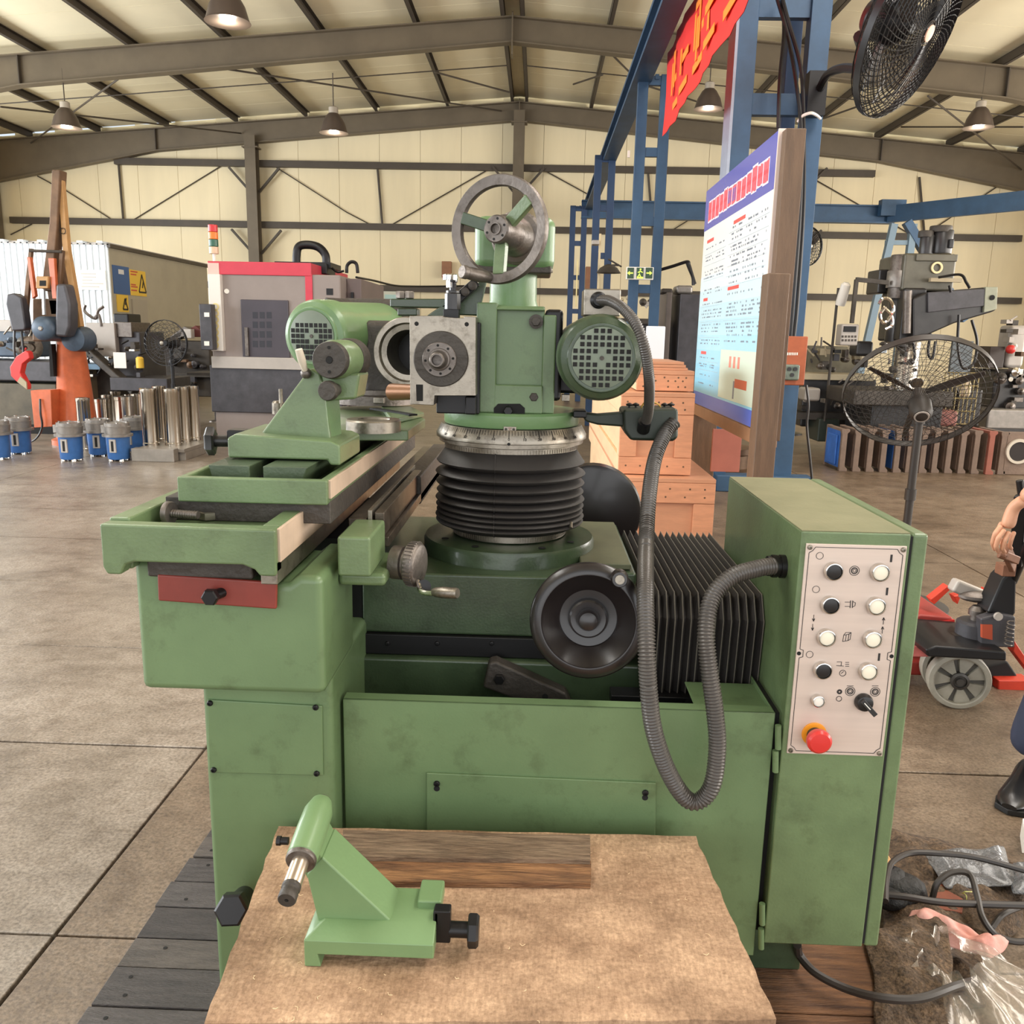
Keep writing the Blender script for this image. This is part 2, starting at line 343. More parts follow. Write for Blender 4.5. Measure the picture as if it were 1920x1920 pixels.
k = M().lathe(hp+ax*.0, (Vector((-.75,-.62,.12))), [(.007,0),(.0105,.012),(.0125,.03),(.0118,.05),(.011,.058),(.0125,.060),(.0125,.068),(.011,.070)], 20)
part('crank_grip', k, STEELD, parent=tw)
# --- spindle plate on the left of the head
yp = 1.70
pts = [(768,592),(831,592),(831,594),(854,596),(870,596),(870,593),(892,594),(892,742),(815,742),(813,760),(769,758)]
b = M().prism([xz(x,y,yp) for x,y in pts], 'y', yp, yp+.09); sp = part('spindle_block', b, STEEL, .0015)
for x, y in ((781,607),(875,608)): part('screw_hole', M().lathe(P(x,y,Y=yp-.0004),(0,-1,0),[(.0042,0),(.0042,.0006)],14), DARK, parent=sp)
c = P(827,673,Y=yp); k = mpp(c)
part('dial', M().lathe(c,(0,-1,0),[(51.5*k,0),(51.5*k,.004),(50*k,.006),(10*k,.0065)],56), IRON, parent=sp)
c2 = P(824,674,Y=yp-.006); s = M().lathe(c2,(0,-1,0),[(32*k,0),(32*k,.004),(31*k,.005),(21*k,.005),(20*k,.010),(17*k,.011),(16*k,.030),(14.5*k,.035),(14*k,.045),(12*k,.047),(9.5*k,.047),(9*k,.030)],40)
part('spindle_nose', s, STEELD, parent=sp)
h = M()
for i in range(8):
    a = pi*i/4+.1; h.lathe(c2+Vector((26*k*cos(a),-.0055,26*k*sin(a))),(0,-1,0),[(2.4*k,0),(2.4*k,.0006)],10)
part('nose_hole', h, DARK, parent=sp)
b = M().prism([xz(x,y,yp-.0006) for x,y in ((780,721),(793,721),(793,752),(781,752))], 'y', yp-.0008, yp+.001); part('tab_slot', b, DARK, parent=sp)
part('spindle_slide', M().box((P(818,750,Y=1.75).x,1.75,P(818,775,Y=1.75).z), (x0+.01,1.9,zt-.04)), BLKM, .003)
part('spindle_foot', M().box((P(872,750,Y=1.73).x,1.73,1.289),(x0+.004,1.86,P(818,742,Y=1.73).z)), BLKM, .003)
# post with adjusting knobs above the spindle plate
b = M().box(P(831,596,Y=1.745), P(860,580,Y=1.745)+Vector((0,.03,0))); part('post_foot', b, BLKM, .001)
c = P(849,580,Y=1.76); s = M().lathe(c,(0,0,1),[(.0165,0),(.0165,.03),(.014,.032),(.014,.036),(.007,.037),(.007,.052),(.0095,.053),(.0095,.06),(.004,.061)],10); po = part('adjusting_post', s, BAKE)
c = P(844,545,Y=1.76); part('knob', M().lathe(c+Vector((0,0,.006)),(0,0,1),[(.008,0),(.008,.014),(.0155,.0145),(.0155,.024),(.013,.026)],12), CHROME, parent=po)
b = M(); a0, a1 = P(846,572,Y=1.775), P(893,530,Y=1.79); b.bar(a0, a1, .02, .028, up=(0,1,0)); ar = part('link_arm', b, BLKM, .003)
for x,y in ((872,547),(886,536)): part('link_bolt', M().lathe(P(x,y,Y=1.765),(0,-1,0),[(.0085,-.01),(.0085,.004),(.007,.005)],20), IRON, parent=ar)
b = M().prism([xz(x,y,1.81) for x,y in ((838,590),(905,520),(912,528),(897,592))], 'y', 1.81, 1.83); part('arm_web', b, GREEN3, .003)
b = M().prism([xz(x,y,1.95) for x,y in ((731,560),(846,560),(846,578),(731,576))], 'y', 1.95, 2.0); b.prism([xz(x,y,1.95) for x,y in ((745,578),(782,578),(782,592),(745,592))], 'y', 1.95, 2.0)
b.prism([xz(x,y,1.95) for x,y in ((800,592),(846,560),(856,566),(838,600))], 'y', 1.95, 1.97)
rb = part('rear_bracket', b, GREEN3, .003)
for x in (751,768): part('bolt', M().hexhead(P(x,560,Y=1.96), (0,0,1), .011, .016), STEELD, parent=rb)
# --- right motor with fan cover
def fan_motor(c, ax, R, L, cells, mk, name, parent=G, flange=True):
    a = Vector(ax).normalized(); k = R
    s = M().lathe(c, -a, [(.70*k,-.012*1),(.74*k,-.013),(.78*k,-.0125),(.80*k,-.008),(.93*k,-.003),(k*.99,.006),(k,.016),(k*1.0,.075),(.94*k,.08),(.94*k,L)], 56)
    o = out(name, s, mk, parent)
    f = out('fan_grille', M().lathe(c+a*.0122, a, [(.70*k,0),(.70*k,.0016),(.69*k,.002)], 48), mat('grey green grille', (112,122,106), .45, 0, 8, .1), o)
    u = a.cross(Vector((0,0,1))).normalized(); u = u if u.x > 0 else -u; v = Vector((0,0,1))
    h = M(); st, w = cells; cn = c+a*.0146
    for j in range(-5, 6):
        for i in range(-5, 6):
            x = (i+.0)*st; y = j*st
            if (x*x+y*y) > (.66*k)**2 or (abs(i) <= 1 and abs(j) <= 1 and (abs(i)+abs(j)) < 2): continue
            q = cn+u*x+v*y; uu, vv = u*w/2, v*w/2
            h.hexa([q-uu-vv, q+uu-vv, q+uu+vv, q-uu+vv], [p+a*.0006 for p in (q-uu-vv, q+uu-vv, q+uu+vv, q-uu+vv)])
    ho = out('grille_holes', h, DARK, o); ho['kind'] = 'stuff'
    out('centre_screw', M().lathe(cn, a, [(.05*k,0),(.05*k,.002),(.02*k,.002)], 12), IRON, o)
    return o
c = P(1127,671,Y=1.63); R = 81*mpp(c)
mo = fan_motor(c, (.03,-1,-.0), R, .30, (12.4*mpp(c), 8*mpp(c)), GREEN3, 'wheel_motor')
jb = P(1092,600,Y=1.74)
b = M().box((P(1095,560,Y=1.74).x,1.74,P(1100,592,Y=1.74).z), (P(1164,560,Y=1.74).x,1.84,P(1100,541,Y=1.74).z)); part('junction_box', b, STEEL, .003)
c = P(1122,563,Y=1.74); s = M().lathe(c,(0,-1,0),[(.0165,0),(.0165,.006),(.014,.008),(.014,.018),(.0115,.02),(.0115,.03)],24); part('cable_gland', s, BLKM)
# --- cable bracket and corrugated hoses
b = M()
q = [P(x,y,Y=1.83) for x,y in ((1087,772),(1120,776),(1170,772),(1172,800),(1120,796),(1098,790))]
b.prism([p.xz for p in q], 'y', 1.82, 1.85); bk = part('cable_bracket', b, mat('grimy near black green', (44,52,42), .45, .1, 8, .2), .005)
b = M(); q = [P(x,y,Y=1.80) for x,y in ((1168,768),(1272,766),(1272,822),(1262,828),(1182,826),(1170,806))]; b.prism([p.xz for p in q], 'y', 1.80, 1.90); part('terminal_box', b, MATS['grimy near black green'], .007)
for x in (1180,1192,1246,1258):
    p = P(x,764,Y=1.85); s = M().cyl(p-Vector((0,0,.012)), p+Vector((0,0,.004)), .0025, n=8); s.lathe(p+Vector((0,0,.004)),(0,0,1),[(.007,0),(.008,.003),(.002,.006)],10); part('terminal_screw', s, BLKM)
for k_, cc in ((0,(190,150,60)),(1,(60,40,34)),(2,(200,160,80))):
    s = M().tube(curve([P(1198+k_*6,770,Y=1.84+.02*k_), P(1212,752+4*k_,Y=1.83+.02*k_), P(1232,757,Y=1.84+.02*k_), P(1246,772,Y=1.85)]), .0014, 6); part('wire', s, mat('wire %d' % k_, cc, .5))
s = M().box(P(1075,770,Y=1.81), P(1100,784,Y=1.81)+Vector((0,.06,0))); part('bracket_clamp', s, BLKM, .003)
def hose(name, pts, r, pitch, n=14, dep=.16):
    q = even(curve(pts, 24), pitch/4)
    def rf(i): return r*(1, 1, 1-dep, 1-dep)[i % 4]
    s = M().tube(q, r, n, rf); return part(name, s, HOSE, smooth=60)
hz = [(1264,792,1.80),(1248,812,1.785),(1228,860,1.74),(1217,930,1.66),(1212,1010,1.585),(1210,1100,1.42),(1212,1200,1.345),(1216,1290,1.33),(1226,1370,1.33),(1252,1445,1.335),(1285,1496,1.34),(1312,1501,1.34),(1336,1470,1.34),(1345,1400,1.345),(1340,1330,1.35),(1329,1250,1.36),(1324,1180,1.375),(1336,1120,1.40),(1372,1082,1.42),(1420,1066,1.44),(1452,1061,1.453)]
hose('hose', [P(x,y,Y=Y) for x,y,Y in hz], .0152, .0057)
hz = [(1126,563,1.715),(1146,565,1.68),(1172,582,1.63),(1196,615,1.60),(1210,660,1.60),(1217,710,1.63),(1217,755,1.70),(1213,785,1.77),(1206,800,1.80)]
hose('hose', [P(x,y,Y=Y) for x,y,Y in hz], .0105, .0046, 12)
s = M().cyl(P(1209,790,Y=1.78), P(1206,806,Y=1.80), .0135, n=16); part('hose_end', s, BLKM)
c = P(1470,1062,X=.446); s = M()
for h0, h1, r in ((-.002,.008,.021),(.008,.013,.018),(.013,.022,.0205),(.022,.030,.018)): s.cyl(c-Vector((h0,0,0)), c-Vector((h1,0,0)), r, n=16)
part('hose_gland', s, BLKM)
# --- folded way cover between saddle and cabinet
nf = 15; xs0 = .222; xs1 = .452; 
ya, ybk = 1.565, 2.12; za, zt2 = .765, .968
s = M(); 
for i in range(nf):
    xa = xs0+(xs1-xs0)*i/nf; xb = xs0+(xs1-xs0)*(i+1)/nf; xm = (xa+xb)/2; e = .014
    def sec(x, d): return [(x,ya+d+.012,za),(x,ya+d,zt2-.045),(x,ya+d+.03,zt2-d),(x,ybk-d,zt2-d),(x,ybk-d,za)]
    A, B, C_ = sec(xa, e), sec(xm, 0), sec(xb, e)
    for U, V_ in ((A,B),(B,C_)):
        s.add(U+V_, [(j, j+1, j+6, j+5) for j in range(4)])
part('folded_way_cover', s, RUB, smooth=0)
k = M()
for i in range(nf):
    x = xs0+(xs1-xs0)*(i+.5)/nf; k.tube([(x,ya+.012,za),(x,ya-.0005,zt2-.045),(x,ya+.03,zt2+.0005),(x,ybk,zt2+.0005)], .0012, 4)
part('fold_edges', k, mat('paler fold edge', (96,90,82), .5))['kind'] = 'stuff'  # paler line along each fold crest
part('cover_rail', M().box((.16,1.555,.745), (.452,1.60,.768)), BLKM, .002)
s = M().lathe((.155,2.24,.985),(0,1,0),[(.001,0),(.118,0),(.13,.004),(.135,.02),(.13,.03),(.11,.032),(.001,.034)],48); part('rear_guard_disc', s, BAKE)
# --- front handwheel
wc = P(1103,1163,Y=1.46); k = mpp(wc); R = 110*k; ax = Vector((-.06,-1,.12)).normalized()
s = M().lathe(wc, ax, [(.03,-.03),(R*.97,-.010),(R,-.004),(R,.004),(R*.97,.009),(R*.83,.016),(R*.80,.0155),(R*.78,.012),(R*.50,-.014),(R*.49,-.020),(R*.35,-.022),(R*.33,-.010),(R*.30,-.008),(R*.19,-.010),(R*.18,.004),(R*.15,.012),(R*.06,.016),(0,.016)], 72)
fw = part('handwheel', s, BAKE); u = Vector((1,0,0)); v = ax.cross(u)*-1
v = v if v.z > 0 else -v
hp = P(1160,1078,Y=1.45)
s = M().lathe(hp, ax, [(.011,-.004),(.010,.004),(.0135,.014),(.0155,.032),(.0145,.046),(.0125,.052)], 24); part('crank_grip', s, BAKE, parent=fw)
part('grip_screw', M().lathe(hp+ax*.052, ax, [(.0085,0),(.008,.002),(.003,.002),(.003,.0005)], 16), STEEL, parent=fw)
part('handwheel_boss', M().cyl(wc-ax*.028, wc-ax*.17, .032, n=28), GREEN3)
# --- table feed knob, lever and bracket on the left
c = P(782,1058,Y=1.46); ax = Vector((.97,-.24,0)).normalized(); k = mpp(c)
s = M().lathe(c-ax*.045, ax, [(.030,0),(.030,.020),(.026,.022),(.026,.028),(.038,.03),(.0395,.034),(.0395,.046),(.037,.05),(.034,.052),(.018,.054)], 40); kn = part('feed_knob', s, STEELD)
s = M(); u = ax.cross(Vector((0,0,1))).normalized(); v = Vector((0,0,1))
for i in range(36):
    a = 2*pi*i/36; d = u*cos(a)+v*sin(a); t = (-u*sin(a)+v*cos(a))*.0017; p = c-ax*.045+d*.039; o = d*.0018
    s.hexa([p-t+ax*.032, p+t+ax*.032, p+t+o+ax*.033, p-t+o+ax*.033], [p-t+ax*.047, p+t+ax*.047, p+t+o+ax*.046, p-t+o+ax*.046])
part('knurling', s, STEELD, parent=kn)['kind'] = 'stuff'
q = [P(x,y,Y=Y) for x,y,Y in ((784,1090,1.44),(790,1108,1.42),(806,1112,1.41),(825,1110,1.40))]
part('crank_arm', M().tube(curve(q), .0052, 10), CHROME)
a0, a1 = P(812,1110,Y=1.405), P(868,1113,Y=1.38); s = M().lathe(a0, a1-a0, [(.0065,0),(.0085,.006),(.0100,.02),(.0096,.046),(.0082,.049)], 18); part('crank_grip', s, STEEL)
s = M().cyl(P(795,1100,Y=1.47), P(795,1100,Y=1.43), .0125, n=20); part('index_pin', s, BLKM)
q0, q1 = P(634,1100,Y=1.40), P(722,1078,Y=1.40); s = M().box((-.334,1.405,q0.z),(q1.x,1.56,q1.z)); part('feed_bracket', s, GREEN2, .008)
# --- fixed lower slideway at the right of the table
b = M()
q0, q1 = P(633,1081,Y=1.36), P(694,1008,Y=1.36); b.box((q0.x,1.36,q0.z), (q1.x,1.50,q1.z)); part('slideway_end', b, GREEN2, .005)
b = M().box((-.336,1.502,1.086), (-.302,2.52,1.118)); b.box((-.288,1.502,1.086),(-.270,2.0,1.130)); b.box((-.338,1.501,1.066),(-.262,2.52,1.085)); part('lower_slideway', b, OILS, .002)
b = M().box((-.300,1.50,1.10),(-.292,2.05,1.134)); part('slide_edge', b, STEEL, .001)
b = M().box((-.305,1.93,1.06),(-.262,2.52,1.126)); part('slide_block', b, IRON, .004)
# --- long table
xl, xr = -.662, -.392; ul_ = -.592
zf = 1.152
b = M(); y0 = 1.25
b.prism([(xl+.006,1.074),(xl+.028,1.074),(xl+.036,1.090),(xl+.05,1.095),(xr-.052,1.095),(xr-.034,1.088),(xr-.026,1.078),(xr-.001,1.078),(xr,1.085),(xr,zf),(xl,zf+.002),(xl,1.086)], 'y', y0, y0+.03)
b.box((xl,y0+.03,1.075),(xl+.033,2.42,zf+.006)); b.box((xr-.03,y0+.03,1.101),(xr,2.44,zf)); b.box((xl+.033,y0+.03,1.10),(xr-.03,2.42,1.130))
b.box((xl+.033,y0+.20,1.13),(ul_-.004,2.42,1.140))
tb2 = part('table_slide', b, GREEN2, .004, seg=2)
b = M().box((xr-.026,y0+.004,1.064),(xr,2.44,1.1)); part('table_rib', b, STEEL, .002)
part('lit_side_strip', M().box((xr-.001,y0+.012,1.098),(xr+.004,2.44,zf-.001)), mat('side lit casting', (196,172,150), .5, 0, 9, .12), .001)  # pale strip paints the side light on the table's right face
b = M().box((xl+.05,y0+.04,1.06),(xr-.05,2.4,1.10)); part('table_ways', b, IRON, .004)
part('brass_gib', M().box(P(275,1022,Y=1.262), P(308,1036,Y=1.262)+Vector((0,.02,0))), mat('brass', (168,142,62), .5, .4, 20, .2), .002)
# upper tray with dovetail rail
zu = 1.222; y1 = 1.375; ul, ur = -.592, -.342
b = M(); b.box((ul,y1,1.166),(ur,y1+.016,zu-.014)); b.box((ul,y1+.016,1.1665),(ul+.014,2.42,zu-.014)); b.box((ur-.014,y1+.016,1.1665),(ur,2.44,zu-.014)); b.box((ul+.014,y1+.016,1.167),(ur-.014,2.42,1.18))
part('swivel_table', b, GREEN2, .003)
part('lit_side_strip', M().box((ur-.001,y1+.012,1.175),(ur+.004,2.44,zu-.016)), MATS['side lit casting'], .001)  # the same painted side light along the swivel table
b = M().box((xl+.04,y1+.02,1.13),(ur+.0,2.4,1.17)); part('table_core', b, IRON, .002)
y2 = 1.42; dl, dr = -.556, -.385
for a, c_ in ((dl,-.485),(-.462,dr)):
    b = M().prism([(a+.012,1.18),(c_,1.18),(c_,zu)] + [(a,zu)] if a == dl else [(a,1.18),(c_-.018,1.18),(c_,zu),(a,zu)], 'y', y2, 2.40); part('dovetail_rail', b, mat('oily dovetail enamel', (74,88,66), .38, .1, 8, .2, .1, 120), .002)
part('tee_slot', M().box((-.49,y2+.004,1.19),(-.455,2.4,1.196)).box((-.486,y2+.01,1.18),(-.46,2.4,1.192)), DARK)
# --- control cabinet
cx0, cx1 = .447, .640
b = M().box((cx0,1.40,.355),(cx1-.012,1.955,1.139)); cab = part('control_cabinet', b, GREEN2, .003)
b = M().box((cx1-.008,1.405,.352),(cx1+.02,1.965,1.139)); part('cabinet_door', b, GREEN2, .006)
DUST = mat('dusty olive enamel', (134,130,98), .6, 0, 7, .14, .06, 120, col2=(112,112,80)); part('cabinet_top', M().box((cx0+.001,1.402,1.139),(cx1-.013,1.953,1.1405)), DUST)['label'] = 'dusty top of the cabinet'
part('cabinet_seam', M().box((cx1-.013,1.404,.36),(cx1-.007,1.95,1.134)), DARK)
part('cabinet_gap', M().box((.434,1.43,.36),(cx0+.001,1.60,.80)), DARK)
for ya_, yb_ in ((1358,1402),(1406,1445)): pass
for (x,ya_,yb_) in ((1459,1360,1404),(1454,1407,1447),(1429,1694,1733),(1427,1741,1778)):
    p0, p1 = P(x,ya_,Y=1.402), P(x,yb_,Y=1.402); part('hinge', M().cyl(p0, p1, .0055, n=14), GREEN)
cpn = [P(x,y,Y=1.398).xz for x,y in ((1514,1018),(1703,1025),(1651,1419),(1473,1410))]
X0 = sum(p[0] for p in (cpn[0], cpn[3]))/2; X1 = sum(p[0] for p in (cpn[1], cpn[2]))/2; Z1 = (cpn[0][1]+cpn[1][1])/2; Z0 = (cpn[2][1]+cpn[3][1])/2
PANEL = mat('brushed pink silver panel', (214,196,184), .38, .25, 3, .03, stretch=(1,1,30))
pn = part('control_panel', M().box((X0,1.3965,Z0),(X1,1.4005,Z1)), PANEL, .0008); pn['label'] = 'silver control panel with buttons'
def pp(x, y, d=.0): return P(x, y, Y=1.3965-d)
i_ = .0055; s = M(); n_ = .010
def loop(pts, w=.0009):
    for a, c_ in zip(pts, pts[1:]+pts[:1]): s.bar(Vector((a[0],1.3963,a[1])), Vector((c_[0],1.3963,c_[1])), w, .0006, up=(0,1,0)) if 0 else s.bar(Vector((a[0],1.3962,a[1])), Vector((c_[0],1.3962,c_[1])), .0006, w, up=(0,0,1) if abs(a[1]-c_[1]) < abs(a[0]-c_[0]) else (1,0,0))
A, B, C_, D = X0+i_, X1-i_, Z0+i_, Z1-i_; zm = Z0+(Z1-Z0)*.49
loop([(A,C_+n_),(A,zm-.008),(A+.006,zm-.006),(A+.006,zm+.006),(A,zm+.008),(A,D-n_),(A+.006,D-.006),(A+n_,D),(B-n_,D),(B-.006,D-.006),(B,D-n_),(B,zm+.008),(B-.006,zm+.006),(B-.006,zm-.006),(B,zm-.008),(B,C_+n_),(B-.006,C_+.006),(B-n_,C_),(A+n_,C_),(A+.006,C_+.006)])
INK = mat('black ink', (34,30,30), .5)
part('panel_border', s, INK, parent=pn)
for x, z in ((X0+.006,Z0+.006),(X1-.006,Z0+.006),(X0+.006,Z1-.006),(X1-.006,Z1-.006)):
    part('panel_screw', M().screw((x,1.3965,z),(0,-1,0),.0042), STEEL, parent=pn)
for x in (X0+.0045, X1-.0045): part('panel_hole', M().lathe((x,1.3966,zm),(0,-1,0),[(.0035,0),(.0035,.0008)],12), DARK, parent=pn)
CAPW = mat('cream push button', (236,228,208), .35, emit=.0)
def button(x, y, cap, big=1.0):
    p = pp(x,y); r = .0158*big; s = M(); s.lathe(p,(0,-1,0),[(r,0),(r,.007),(r*.92,.010),(r*.83,.0105),(r*.80,.006)],28); s.mt(1); s.lathe(p,(0,-1,0),[(r*.78,.004),(r*.78,.0085),(r*.6,.0095)],28)
    return part('push_button', s, [CHROME, cap], parent=pn)
for x, y, c_ in ((1561,1070,0),(1648,1072,1),(1555,1133,0),(1641,1135,1),(1548,1194,1),(1634,1197,1),(1541,1255,0),(1626,1257,1)):
    o = button(x, y, CAPW if c_ else BLK); o['label'] = 'white push button' if c_ else 'black push button'
button(1532,1312, WHITE, .72)['label'] = 'small white indicator'
p = pp(1618,1315); s = M().lathe(p,(0,-1,0),[(.0155,0),(.0155,.006),(.0135,.012),(.012,.013)],28); d = Vector((.7,0,-.72)).normalized(); s.bar(p-d*.012+Vector((0,-.016,0)), p+d*.021+Vector((0,-.020,0)), .0085, .012, up=(0,1,0))
sw = part('selector_switch', s, BLK, .0008, parent=pn); 
part('switch_mark', M().bar(p-d*.009+Vector((0,-.0227,0)), p+d*.006+Vector((0,-.0245,0)), .0014, .0006, up=(0,1,0)), WHITE, parent=pn)
p = pp(1526,1376); s = M().lathe(p,(0,-1,0),[(.0215,0),(.0215,.0025),(.02,.003)],36); part('stop_collar', s, mat('amber plastic', (232,150,30), .4), parent=pn)['label'] = 'amber ring of the stop button'
s = M().lathe(p,(0,-1,0),[(.0135,.002),(.0135,.018)],28); part('stop_stem', s, IRON, parent=pn)
s = M().lathe(p,(0,-1,0),[(.014,.016),(.0195,.020),(.0215,.026),(.021,.032),(.017,.036),(.001,.0375)],40); part('emergency_stop', s, mat('red plastic', (205,48,44), .34, coat=.3), parent=pn)['label'] = 'red mushroom stop button'
# printed marks
s = M()
def ring(x, y, r, w=.0007): s.lathe(pp(x,y), (0,-1,0), [(r-w,0),(r-w,.0006),(r,.0006),(r,0)], 28, close=True)
def ln(x0,y0,x1,y1,w=.0008): s.bar(pp(x0,y0,.0003), pp(x1,y1,.0003), .0006 if 0 else w, .0006, up=(0,1,0))
for x, y in ((1537,1042),(1530,1105),(1518,1227)): ring(x,y,.0062)
for x, y in ((1672,1047),(1664,1109),(1649,1232)): ln(x,y-7,x-1.5,y+7,.0034)
for x, y in ((1602,1070),(1594,1296),(1641,1297)): ring(x,y,.0085,.0009); ring(x,y,.0058,.0018); ring(x,y,.003,.0008)
for x, y, r in ((1580,1262,.0058),(1573,1310,.005),(1574,1297,.0045)): ring(x,y,r,.0009 if y != 1297 else .003)
for x, y in ((1526,1157),(1524,1174)): ln(x,y-4,x-.6,y+7); ln(x-2.6,y+3,x-.6,y+8,.0012); ln(x+1.6,y+3,x-.6,y+8,.0012)
for x, y in ((1657,1166),(1655,1183)): ln(x,y-7,x-1,y+5); ln(x-2.4,y-3,x,y-8,.0012); ln(x+2.2,y-3,x,y-8,.0012)
ln(1584,1129,1595,1129); ln(1584,1137,1595,1137); ln(1595,1126,1594,1140,.0012); ln(1599,1126,1598,1140,.0012); ln(1599,1128,1604,1130); ln(1598,1138,1603,1136); ln(1604,1130,1603,1136)
for i in range(3): ln(1582+i*5,1191-i,1580+i*5,1203-i); 
ln(1582,1191,1592,1189); ln(1580,1203,1590,1201); ln(1582,1191,1586,1186); ln(1586,1186,1596,1186); ln(1596,1186,1594,1199); ln(1592,1189,1596,1186); ln(1590,1201,1594,1199); ln(1592,1189,1590,1201)
ln(1569,1241,1578,1241); ln(1578,1241,1577,1249); ln(1568,1248,1582,1249); 
for i in range(3): ln(1585,1242+i*3.6,1592,1242+i*3.6)
ln(1577,1263,1582,1259)
for x in (1594,1641): ln(x-6,1286,x+6,1286)
part('panel_print', s, INK, parent=pn)['kind'] = 'stuff'
# --- big black set bolt at the pedestal foot
a0, a1 = P(448,1692,Y=1.25), P(475,1665,Y=1.36); s = M(); d = (a1-a0).normalized()
p = P(432,1708,Y=1.235); s.cyl(p+d*.02, p+d*.11, .019, n=24); s.lathe(p-d*.0, d, [(.024,0),(.028,.004),(.028,.03),(.026,.034)], 6); part('set_bolt', s, BLKM)
# ================================================================ things standing on the machine's table
# --- tailstock at the near end of the table
ZT = 1.224
T = thing('tailstock', 'green tailstock with round dark face clamped at the near end of the machine table', 'machine part', (-.44,1.55,ZT))
b = M().prism([(-.545,ZT+.001),(-.367,ZT+.001),(-.363,ZT-.008),(-.345,ZT-.008),(-.345,ZT+.028),(-.36,ZT+.035),(-.53,ZT+.044),(-.545,ZT+.036)], 'y', 1.485, 1.66)
out('base', b, GREEN2, T, .004)
def xy(x, y, Y): return P(x,y,Y=Y)
f0 = [xy(x,y,1.52) for x,y in ((485,818),(619,824),(640,750),(637,700),(583,690))]
f0 = [xy(484,820,1.53), xy(620,826,1.53), xy(611,752,1.53), xy(600,700,1.53), xy(580,690,1.53)]
b = M().prism([p.xz for p in f0], 'y', 1.53, 1.60); b.prism([xy(x,y,1.54).xz for x,y in ((600,700),(676,700),(668,748),(612,752))], 'y', 1.535, 1.62)
out('upright', b, GREEN2, T, .005)
b = M().hexa([xy(619,826,1.531), xy(641,819,1.60), xy(637,748,1.60), xy(611,752,1.531)], [xy(600,822,1.533), xy(610,819,1.60), xy(610,748,1.60), xy(600,752,1.533)]); out('rib', b, GREEN4, T, .002)
c = xy(618,675,1.50); k = mpp(c); a = Vector((-.16,-.985,-.0)).normalized()
out('barrel', M().lathe(c-a*.012, -a, [(34*k,0),(37*k,.004),(37*k,.085),(33*k,.09)], 40), GREEN2, T)
out('barrel_face', M().lathe(c-a*.014, a, [(34.5*k,0),(34.5*k,.014),(33*k,.016),(7*k,.016),(6.5*k,.004)], 40), IRON, T)
h = M(); h.lathe(c+a*.0021, a, [(6.5*k,0),(6.5*k,.001)], 20)
for dy in (-23, 22): h.lathe(c+a*.0021+Vector((0,0,-dy*k)), a, [(3*k,0),(3*k,.001)], 14)
out('face_hole', h, DARK, T)
out('barrel_collar', M().lathe(c-a*.075, -a, [(38*k,0),(40*k,.006),(40*k,.03),(36*k,.034)], 36), IRON, T)
c = xy(613,733,1.495); out('lock_knob', M().lathe(c-a*.03, a, [(12*k,-.01),(12*k,.012),(18*k,.014),(19*k,.018),(19*k,.028),(17*k,.031)], 28), IRON, T)
s = M().tube([xy(560,655,1.50), xy(566,676,1.505), xy(572,694,1.515)], [.0065,.0072,.005], 14); out('lever', s, mat('pale ivory plastic', (206,194,176), .35), T)
out('lever_boss', M().ball(xy(574,700,1.52), .010), STEELD, T)
s = M(); c = xy(404,827,1.57); a2 = Vector((-1,-.15,0)).normalized()
pr = [(sqrt(1)*(.027 if i % 2 else .022)*cos(2*pi*i/12), (.027 if i % 2 else .022)*sin(2*pi*i/12)) for i in range(12)]
u = a2.cross(Vector((0,0,1))).normalized()
s.rings([[c+a2*h+(u*p[0]+Vector((0,0,1))*p[1])*q for p in pr] for h, q in ((0,.85),(.003,1),(.014,1),(.017,.85))]); s.cyl(c, c-a2*.05, .011, n=16)
out('star_knob', s, BLK, T, smooth=30)
out('clamp_block', M().box(xy(424,806,1.56), xy(462,830,1.56)+Vector((0,.035,0))), BLKM, T, .003)
s = M(); p = P(527,756,Y=1.70); s.cyl(p, p+Vector((0,0,.028)), .004, n=12); out('stud', s, STEEL, T)
p = P(521,748,Y=1.72); out('stud_collar', M().lathe(p-Vector((0,0,.03)), (0,0,1), [(.012,0),(.012,.022),(.009,.026)], 18), STEEL, T)
# --- round plates and cross slide on the table
X = thing('cross_slide', 'pale green slotted cross slide across the table beyond the round steel plate', 'machine part', (-.35,2.1,ZT))
b = M()
for (a0, a1, b0, b1) in (((700,800),(797,795),(736,757),(740,757)),): pass
zq = ZT+.03
A, B, C_, D = P(640,795,Z=zq), P(748,797,Z=zq), P(797,778,Z=zq), P(745,757,Z=zq)
def flat(s, pts, z0, z1): return s.hexa([(p.x,p.y,z0) for p in pts], [(p.x,p.y,z1) for p in pts])
E_ = P(650,757,Z=zq)
s = M(); s.prism([(p.x,p.y) for p in (P(560,800,Z=zq), P(765,800,Z=zq), P(797,779,Z=zq), P(775,765,Z=zq), P(736,755,Z=zq), P(600,757,Z=zq))], 'z', ZT, ZT+.022); out('slide_body', s, GREEN2, X, .003)
s = M(); s.prism([(p.x,p.y) for p in (P(735,790,Z=zq), P(795,776,Z=zq), P(770,764,Z=zq), P(715,764,Z=zq))], 'z', ZT+.022, ZT+.034); out('slide_lip', s, GREEN2, X, .003)
out('slide_slot', M().bar(P(700,766,Z=ZT+.034), P(775,778,Z=ZT+.0352), .022, .004), DARK, X)
pz_ = P(700,790,Y=1.93); c = Vector((P(700,783,Z=ZT+.05).x, P(700,783,Z=ZT+.05).y, ZT+.022)); r = 51*mpp(c)
s = M().lathe(c, (0,0,1), [(r,0),(r,.022),(r*.96,.025),(r*.6,.025),(r*.58,.022),(.01,.022)], 48)
tag(out('round_plate', s, STEEL, None, loc=c), 'flat round ground steel plate lying loose on the slotted cross slide', 'plate')
